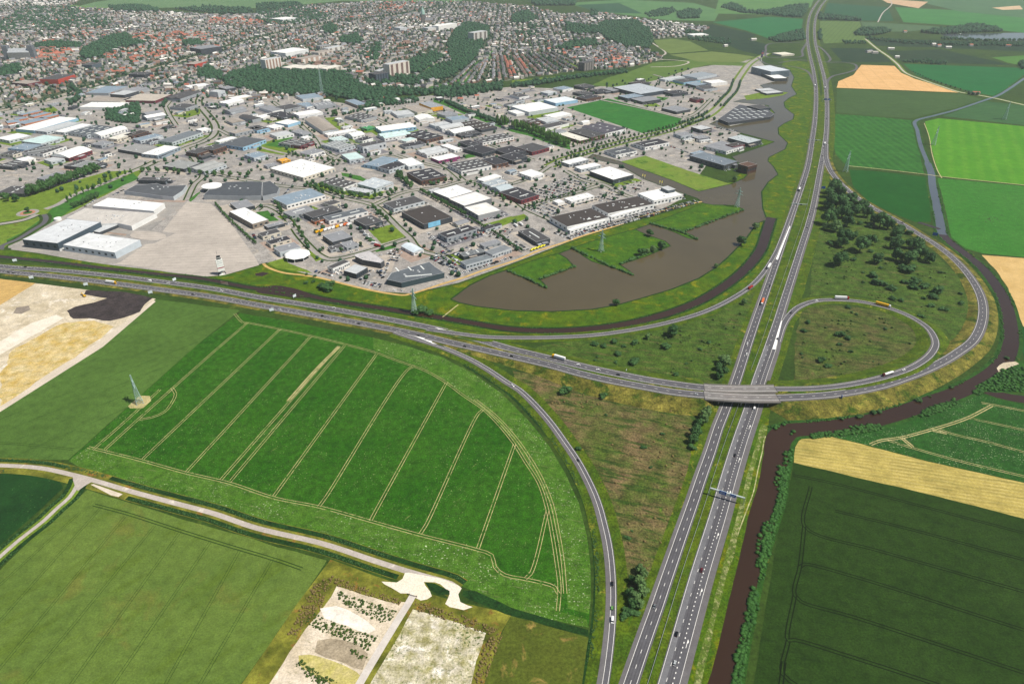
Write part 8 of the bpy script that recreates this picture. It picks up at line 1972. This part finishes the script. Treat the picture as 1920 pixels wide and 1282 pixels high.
for q, a, lot in PARK_SPOTS:
    px, py = P(q)
    if not (-20 < px < 1940): continue
    c = random.choice(COLS)
    van = random.random() < .14
    q = Vector((q.x, q.y, 0.10))
    if npk < 290:
        me, _ = parked_mesh(c, van)
        o = link('parked_van' if van else 'parked_car', me, None, q, a)
        tag(o, f'{c} parked {"van" if van else "car"} in the {lot}', 'van' if van else 'car', None, f'{c} parked {"vans" if van else "cars"}, {lot}')
        npk += 1
    else:
        ci = ('white', 'silver', 'grey', 'black', 'dark', 'blue', 'red').index(c)
        cs, sn = math.cos(a), math.sin(a)
        for (x0, x1, w, z0, z1, mi, tx) in ((-2.2, 2.2, .9, .15, .85, ci, .1), (-1.6, 1.1, .78, .85, 1.4, 7, .5), (-1.0, .5, .6, 1.36, 1.46, ci, .05)):
            k = 1.25 if van else 1
            v = [(x0, -w, z0), (x1, -w, z0), (x1, w, z0), (x0, w, z0), (x0 + tx, -w + .1, z1 * k), (x1 - tx, -w + .1, z1 * k), (x1 - tx, w - .1, z1 * k), (x0 + tx, w - .1, z1 * k)]
            rest.idx([(q.x + x * cs - y * sn, q.y + x * sn + y * cs, q.z + z) for x, y, z in v], [(4, 5, 6, 7), (0, 1, 5, 4), (1, 2, 6, 5), (2, 3, 7, 6), (3, 0, 4, 7)], mi)
tag(rest.build('parked_cars', mats), 'many more parked cars in the yards of the business park', 'parked cars', 'stuff')
# lorries and tank trailers standing in yards
YD = (((460, 455, 'white', 'yellow'), (490, 448, 'yellow', 'yellow'), (520, 440, 'white', 'white'), (550, 432, 'white', 'white'), (580, 424, 'teal', 'white'), (610, 416, 'yellow', 'yellow'), (640, 408, 'white', 'white'), (668, 400, 'orange', 'orange'), (695, 400, 'white', 'white')),
      ((770, 430, 'grey', 'silver'), (795, 455, 'white', 'grey'), (820, 478, 'white', 'silver'), (840, 500, 'white', 'white'), (862, 520, 'green', 'green'), (885, 540, 'white', 'white'), (905, 558, 'red', 'red')))
for k, lst in enumerate(YD):
    for i, (x, y, cab, load) in enumerate(lst):
        q = G(*T(22, x, y + 12)); q.z = .1
        e = lorry(q, R(62 if k == 0 else -20), cab, load, f'parked {load} lorry in the yard row beside the ' + ('long white workshop' if k == 0 else 'charcoal square') + f', {nth(i)}from its start' if i else f'parked {load} lorry at the start of the yard row beside the ' + ('long white workshop' if k == 0 else 'charcoal square'), 7.5)
        e['group'] = 'lorries parked in the yards'
for i, x in enumerate((150, 172, 196, 220, 242)):
    q = G(*T(23, x, 600 - i * 8)); q.z = .1
    e = empty('tank_trailer', q, R(60), f'bright yellow tank trailer by the path, {nth(i)}from the hedge' if i else 'bright yellow tank trailer by the path, next to the hedge', 'trailer', 'yellow tank trailers')
    m = MB(); k = 10
    v = [(xx, 1.3 * math.cos(6.2832 * j / k), 2.0 + 1.2 * math.sin(6.2832 * j / k)) for xx in (-4, 4) for j in range(k)]
    m.idx(v, [(j, k + j, k + (j + 1) % k, (j + 1) % k) for j in range(k)] + [tuple(range(k)), tuple(range(2 * k - 1, k - 1, -1))])
    m.build('tank', paint('#d9d23a', .4), e)
    for xx in (-3, -2, 3):
        for y in (-1, 1): link('wheel', WH, e, (xx, y, .5), 0, (1.5, 1.6, 1.5))
for x, y in ((10, 405), (50, 395)):
    q = G(*T(23, x + 20, y + 15)); q.z = .1
    lorry(q, R(118), 'white', 'white', f'white box lorry parked by the long dark workshop, {"nearer" if x == 50 else "farther"} to the showrooms', 9)['group'] = 'lorries parked in the yards'

# ------------------------------------------------------------------ pylons, masts, signs, gantries
def lattice(m, h, b, t, n, w, z0=0.0):
    lv = [z0 + (h - z0) * (1 - (1 - i / n) ** 1.25) for i in range(n + 1)]
    hw = lambda z: (b + (t - b) * ((z - z0) / (h - z0)) ** .8) / 2
    cs = ((-1, -1), (1, -1), (1, 1), (-1, 1))
    for z, z2 in zip(lv[:-1], lv[1:]):
        a, c = hw(z), hw(z2)
        for i in range(4):
            p, q = cs[i], cs[(i + 1) % 4]
            m.bar((p[0] * a, p[1] * a, z), (p[0] * c, p[1] * c, z2), w)
            m.bar((p[0] * a, p[1] * a, z), (q[0] * c, q[1] * c, z2), w * .6)
            m.bar((q[0] * a, q[1] * a, z), (p[0] * c, p[1] * c, z2), w * .6)
            m.bar((p[0] * c, p[1] * c, z2), (q[0] * c, q[1] * c, z2), w * .6)
m_pyl = paint('#a3bdb4', .5, .2, .08)
PY = None
def pylon(px, py, ang, lab, k=1.0):
    global PY
    q = G(px, py)
    e = empty('pylon', q, ang, lab, 'pylon', 'pylons of the power line')
    e.scale = (k, k, k)
    if PY is None:
        t = MB(); lattice(t, 27, 6.4, 1.5, 8, .34); lattice(t, 34, 1.5, .9, 4, .28, 27)
        arms = []
        for z, l in ((22.5, 8.5), (27.5, 6.5)):
            for s in (-1, 1):
                a = MB()
                for y in (-.7, .7):
                    a.bar((0, y, z), (s * l, 0, z + .2), .3)
                    a.bar((0, y * .7, z + 1.8), (s * l, 0, z + .2), .26)
                for u in (.3, .6): a.bar((s * l * u, -.7 * (1 - u), z), (s * l * u, .7 * (1 - u), z), .2); a.bar((s * l * u, 0, z), (s * l * (u - .15), 0, z + 1.8 * (1 - u) + .3), .18)
                i_ = MB(); i_.cyl((s * l, 0), .16, z - 2.2, z, 6)
                arms.append((a.mesh('cross_arm', m_pyl), i_.mesh('insulator', paint('#5f6d6a'))))
        f_ = MB()
        for x in (-3.2, 3.2):
            for y in (-3.2, 3.2): f_.box(x - .6, y - .6, 0, x + .6, y + .6, .5)
        PY = (t.mesh('lattice_tower', m_pyl), arms, f_.mesh('footings', m_conc))
    link('lattice_tower', PY[0], e)
    link('footings', PY[2], e)
    for a, i_ in PY[1]:
        o = link('cross_arm', a, e)
        link('insulator', i_, o)
lnp = [G(262, 754), G(777, 585), G(1127, 471), G(1382, 387)]
for i, ((px, py), lab) in enumerate((((262, 755), 'lattice pylon standing between the grey green grain and the beet crop'), ((777, 586), 'lattice pylon beside the motorway ditch at the end of the sandy path'), ((1127, 471), 'lattice pylon in the middle of the lake peninsula'), ((1382, 388), 'lattice pylon on the far point of the lake'))):
    a, b = lnp[max(0, i - 1)], lnp[min(3, i + 1)]
    d = b - a
    pylon(px, py, math.atan2(d.y, d.x) + math.pi / 2 if i else math.atan2(lnp[0].y, lnp[0].x), lab)
pylon(1585, 322, R(50), 'lattice pylon in the deep green crop inside the outer ramp', 1.2)
pylon(1750, 272, R(50), 'lattice pylon on the sandy track beside the straight canal', 1.2)
pylon(1883, 224, R(50), 'lattice pylon in the blue green crop', 1.25)
sheet('bare_pad', [(240, 761), (262, 741), (282, 742), (284, 751), (268, 765), (245, 765)], m_tan, 0.1, 'bare trampled earth round the field pylon', 'bare ground', jitter=1)
def mast():
    q = G(604.5, 179)
    e = empty('radio_mast', q, .3, 'tall lattice radio mast at the edge of the dark wood', 'mast')
    m = MB(); lattice(m, 72, 10, 1.6, 12, .55); m.build('lattice_tower', m_pyl, e)
    for z in (38, 60): m = MB(); m.cyl((0, 0), 3.4 - z * .02, z, z + 1, 10); m.build('platform', m_galv, e)
    m = MB(); m.cyl((0, 0), .35, 72, 82, 6); m.build('antenna', m_galv, e)
    q = G(417, 515)
    e = empty('advertising_mast', q, R(36), 'white advertising mast with a red stripe at the corner of the car park', 'advertising mast')
    m = MB(); m.box(-1, -.8, 0, 1, .8, 7); m.box(-4.6, -1.3, 0, 4.6, 1.3, 1.2); m.build('base', m_white, e)
    m = MB()
    for s in (-1, 1):
        for k in range(6):
            a0, a1 = math.pi * k / 6, math.pi * (k + 1) / 6
            m.bar((4.6 * math.cos(a0), s * 1.35, 1.2 + 4.4 * math.sin(a0)), (4.6 * math.cos(a1), s * 1.35, 1.2 + 4.4 * math.sin(a1)), .9)
    m.build('arch', paint('#2c2f3a'), e)
    m = MB(); m.box(-4.4, -1.0, 5.5, 4.4, 1.0, 23.5); m.build('panel', m_white, e)
    m = MB(); m.box(-4.44, -1.05, 10.2, 4.44, 1.05, 11.6); m.build('red_stripe', paint('#a8485a'), e)
    for z, c in ((17.5, '#9aa3a8'), (20, '#9aa3a8'), (14, '#c3c9cb')): m = MB(); m.box(-3.2, -1.03, z, 3.2, -.98, z + .5); m.build('printed_line', paint(c), e)
    m = MB(); m.box(-2.8, -1.2, 24, 2.8, 1.2, 25.6); m.box(-2.4, -1.1, 26.4, 2.4, 1.1, 28.4); m.build('black_emblem', paint('#22272a'), e)
    m = MB(); m.box(-2.6, -1.0, 25.6, 2.6, 1.0, 26.4); m.build('white_band', m_white, e)
    m = MB(); m.cyl((-.8, 0), .18, 28.4, 37, 6); m.build('flag_pole', paint('#6a6d6f'), e)
    q = G(1427, 116)
    e = empty('sign_tower', q, R(15), 'tall slim sign tower beside the avenue in the far meadow', 'sign tower')
    m = MB(); m.cyl((0, 0), 1.2, 0, 14, 8); m.build('pole', m_white, e)
    m = MB(); m.box(-4, -1.5, 14, 4, 1.5, 36); m.build('panel', paint('#5a5468'), e)
    m = MB(); m.box(-4.05, -1.55, 26, 4.05, 1.55, 31); m.build('panel_stripe', paint('#9a4f5a'), e)
    q = G(794, 46)
    e = empty('church', q, .4, 'church with a pale green dome in the far town', 'church')
    m = MB(); m.box(-9, -9, 0, 9, 9, 45); m.build('tower', paint('#6d6a66'), e)
    m = MB(); m.cyl((0, 0), 11, 45, 58, 8, r2=9); m.cyl((0, 0), 9, 58, 72, 8, r2=3.5); m.cyl((0, 0), 2.5, 72, 88, 6, r2=.6); m.build('dome', paint('#9fc0b4', .5), e)
    m = MB(); house_into(m, 26, 0, 0, 44, 24, 18, 0, 1); m.build('nave', [paint('#6a6d72'), paint('#8f8478')], e)
    q = G(42, 112)
    e = empty('church', q, .1, 'big grey church with square towers at the old town edge', 'church')
    m = MB(); house_into(m, 0, 0, 0, 74, 30, 26, 0, 1); m.build('nave', [paint('#a9adb0'), paint('#8d8d8b')], e)
    for x in (-44, 42): m = MB(); m.box(x - 10, -11, 0, x + 10, 11, 48, 0, (1, 1)); m.build('tower', paint('#6f747a'), e)
mast()
m_blue = paint('#2458a8', .45)
def gantry(px0, py0, px1, py1, h, lab, panels, mats_):
    a, b = G(px0, py0), G(px1, py1)
    d = b - a
    e = empty('sign_gantry', a, math.atan2(d.y, d.x), lab, 'sign gantry')
    l = d.length
    m = MB()
    for y in (-.6, .6):
        for z in (h, h + 1.3): m.bar((-.4, y, z), (l + .4, y, z), .22)
    n = int(l / 2)
    for i in range(n):
        x0, x1 = l * i / n, l * (i + 1) / n
        for y in (-.6, .6): m.bar((x0, y, h), (x1, y, h + 1.3), .14)
        m.bar((x0, -.6, h + 1.3), (x1, .6, h + 1.3), .3); m.bar((x0, .6, h + 1.3), (x1, -.6, h + 1.3), .3)
    m.build('truss', m_galv, e)
    wk = MB(); wk.box(0, -.55, h + 1.32, l, .55, h + 1.42); wk.build('walkway', paint('#c3cbcb', .5), e)
    for x in (0, l):
        m = MB(); m.bar((x, -1.1, 0), (x, -.4, h + 1.2), .4); m.bar((x, 1.1, 0), (x, .4, h + 1.2), .4); m.build('leg', m_galv, e)
    for u, w, hh, mt in panels:
        m = MB(); m.box(u * l - w / 2, -1.0, h - hh * .35, u * l + w / 2, -.75, h - hh * .35 + hh); o = m.build('sign_panel', mats_[mt], e)
        if mt == 0:
            k = MB()
            for z in (.3, .55): k.box(u * l - w * .36, -1.04, h - hh * .35 + hh * z, u * l + w * .3, -1.0, h - hh * .35 + hh * (z + .08))
            k.build('sign_text_line', m_white, o)
GM = [m_blue, m_white, paint('#3c4348')]
gantry(1329.5, 927, 1393.5, 946, 6.6, 'sign gantry with two blue panels over the northbound carriageway', ((.37, 6, 3.4, 0), (.54, 3.2, 2.6, 1), (.66, 5, 3.0, 0)), GM)
gantry(1483, 389, 1512, 391, 6.2, 'white portal gantry over the southbound carriageway near the lake', ((.3, 3, 2, 2), (.6, 3, 2, 2)), GM)
gantry(1514, 268, 1537, 269, 6.2, 'white gantry over the southbound carriageway by the wavy lake shore', ((.35, 3, 2, 2), (.65, 3, 2, 2)), GM)
gantry(1542, 191, 1558, 192, 6.2, 'far gantry with blue signs over the northbound carriageway', ((.3, 7, 4.5, 0), (.7, 7, 4.5, 0)), GM)
def board(px, py, w, h, ht, ang, mt, lab, z=0.0):
    e = empty('road_sign', G(px, py, z), ang, lab, 'road sign')
    m = MB(); m.box(-w / 2, -.09, ht, w / 2, .09, ht + h); m.build('sign_panel', mt, e)
    for x in (-w * .34, w * .34): m = MB(); m.bar((x, .2, 0), (x, .2, ht + h * .9), .2); m.bar((x, .2, ht * .8), (x, 1.6, 0), .14); m.build('post', m_galv, e)
m_back = paint('#d8e2e6', .6, 0, .06)
for i, (px, py, a, lab) in enumerate(((29, 492, 75, 'pale road sign on the verge below the car park bank'), (60, 524, 70, 'pale road sign on the near verge beside the ochre stubble'), (162, 537, 70, 'pale road sign on the verge beside the dark topsoil'), (283, 552, 70, 'pale road sign on the verge at the corner of the grain field'), (328, 528, 105, 'pale road sign on the verge below the advertising mast'), (553, 559, 105, 'pale road sign on the verge beside the ditch pond'), (510, 585, 70, 'pale road sign on the near verge above the beet crop'))):
    board(px, py, 5.2, 3.6, 1.8, R(a - 45), m_back, lab)
board(1174, 698, 3, 2.6, 1.2, R(70), m_back, 'pale road sign on the grass slope beside the rough corner', 3.2)
board(1543, 356, 7, 4.6, 2, R(-8), m_blue, 'big blue road sign in front of the thicket')
board(1752, 444, 7, 4.8, 2, R(-25), m_blue, 'big blue road sign between outer ramp and river')
board(1577, 748, 3.2, 3.6, 1, R(80), m_blue, 'narrow blue sign on the outer ramp slope east of the flyover', 6.0)
for k, (px, py) in enumerate(((1204, 335), (1208, 336), (1236, 347), (1240, 348))):
    e = empty('flag', G(px, py), .5, ('first', 'second', 'third', 'last')[k] + ' yellow flag along the channel bank, counted from the white roofed showroom', 'flag', 'yellow flags on the channel bank')
    m = MB(); m.cyl((0, 0), .12, 0, 9, 6); m.build('flag_pole', m_white, e)
    m = MB(); m.box(.1, -.03, 4.5, 1.6, .03, 8.8); m.build('cloth', paint('#e0d23a'), e)
# excavator on the bare sand
def digger():
    q = G(158, 556); q.z = .1
    e = empty('excavator', q, R(150), 'yellow excavator on the bare sand beside the dark topsoil', 'excavator')
    yl = paint('#d9a818', .45)
    for y in (-1.3, 1.3): m = MB(); m.box(-2.2, y - .35, 0, 2.2, y + .35, .9, 0, (.4, 0)); m.build('track', m_tyre, e)
    m = MB(); m.box(-2.6, -1.4, 1.0, 1.6, 1.4, 2.3, 0, (.2, .1)); m.build('body', yl, e)
    m = MB(); m.box(.1, .2, 2.3, 1.7, 1.3, 3.5, 0, (.2, .1)); m.build('cab', m_wind, e)
    m = MB(); m.bar((1.4, -.3, 2), (4.6, -.3, 4.6), .6); m.bar((4.6, -.3, 4.6), (6.8, -.3, 1.8), .45); m.build('boom', yl, e)
    m = MB(); m.box(6.3, -1, .5, 7.4, .4, 1.8, 0, (.3, 0)); m.build('bucket', m_tyre, e)
    e = empty('gate', G(773, 1117), R(-16), 'dark metal gate across the concrete path', 'gate')
    for z in (.5, .9, 1.3): m = MB(); m.bar((-3.6, 0, z), (3.6, 0, z), .12); m.build('rail', paint('#33373a'), e)
    for x in (-3.7, 3.7): m = MB(); m.bar((x, 0, 0), (x, 0, 1.8), .3); m.build('post', paint('#33373a'), e)
digger()
# birds settled on the bright pasture
m = MB()
rb_ = random.Random(3)
for i in range(46):
    q = G(*T(24, 1610 + rb_.gauss(60, 45), 370 + rb_.gauss(0, 16)))
    m.box(q.x - .5, q.y - .3, .1, q.x + .5, q.y + .3, .75, 0, (.25, .2))
tag(m.build('birds', paint('#5a5148')), 'flock of dark birds settled on the bright pasture', 'birds', 'stuff')
# ------------------------------------------------------------------ the air: thin haze over the whole plain
def haze(density=0.000045, top=430.0):
    m = MB()
    m.box(-27000, -7000, -1.0, 27000, 33000, top)
    k = bpy.data.materials.new('haze')
    k.use_nodes = True
    t = k.node_tree
    t.nodes.clear()
    v = t.nodes.new('ShaderNodeVolumePrincipled')
    v.inputs['Color'].default_value = (0.86, 0.94, 1.0, 1)
    v.inputs['Density'].default_value = density
    v.inputs['Anisotropy'].default_value = 0.2
    o = t.nodes.new('ShaderNodeOutputMaterial')
    t.links.new(v.outputs[0], o.inputs['Volume'])
    tag(m.build('haze', k), 'thin blue haze over the whole plain', 'haze', 'stuff')
haze()
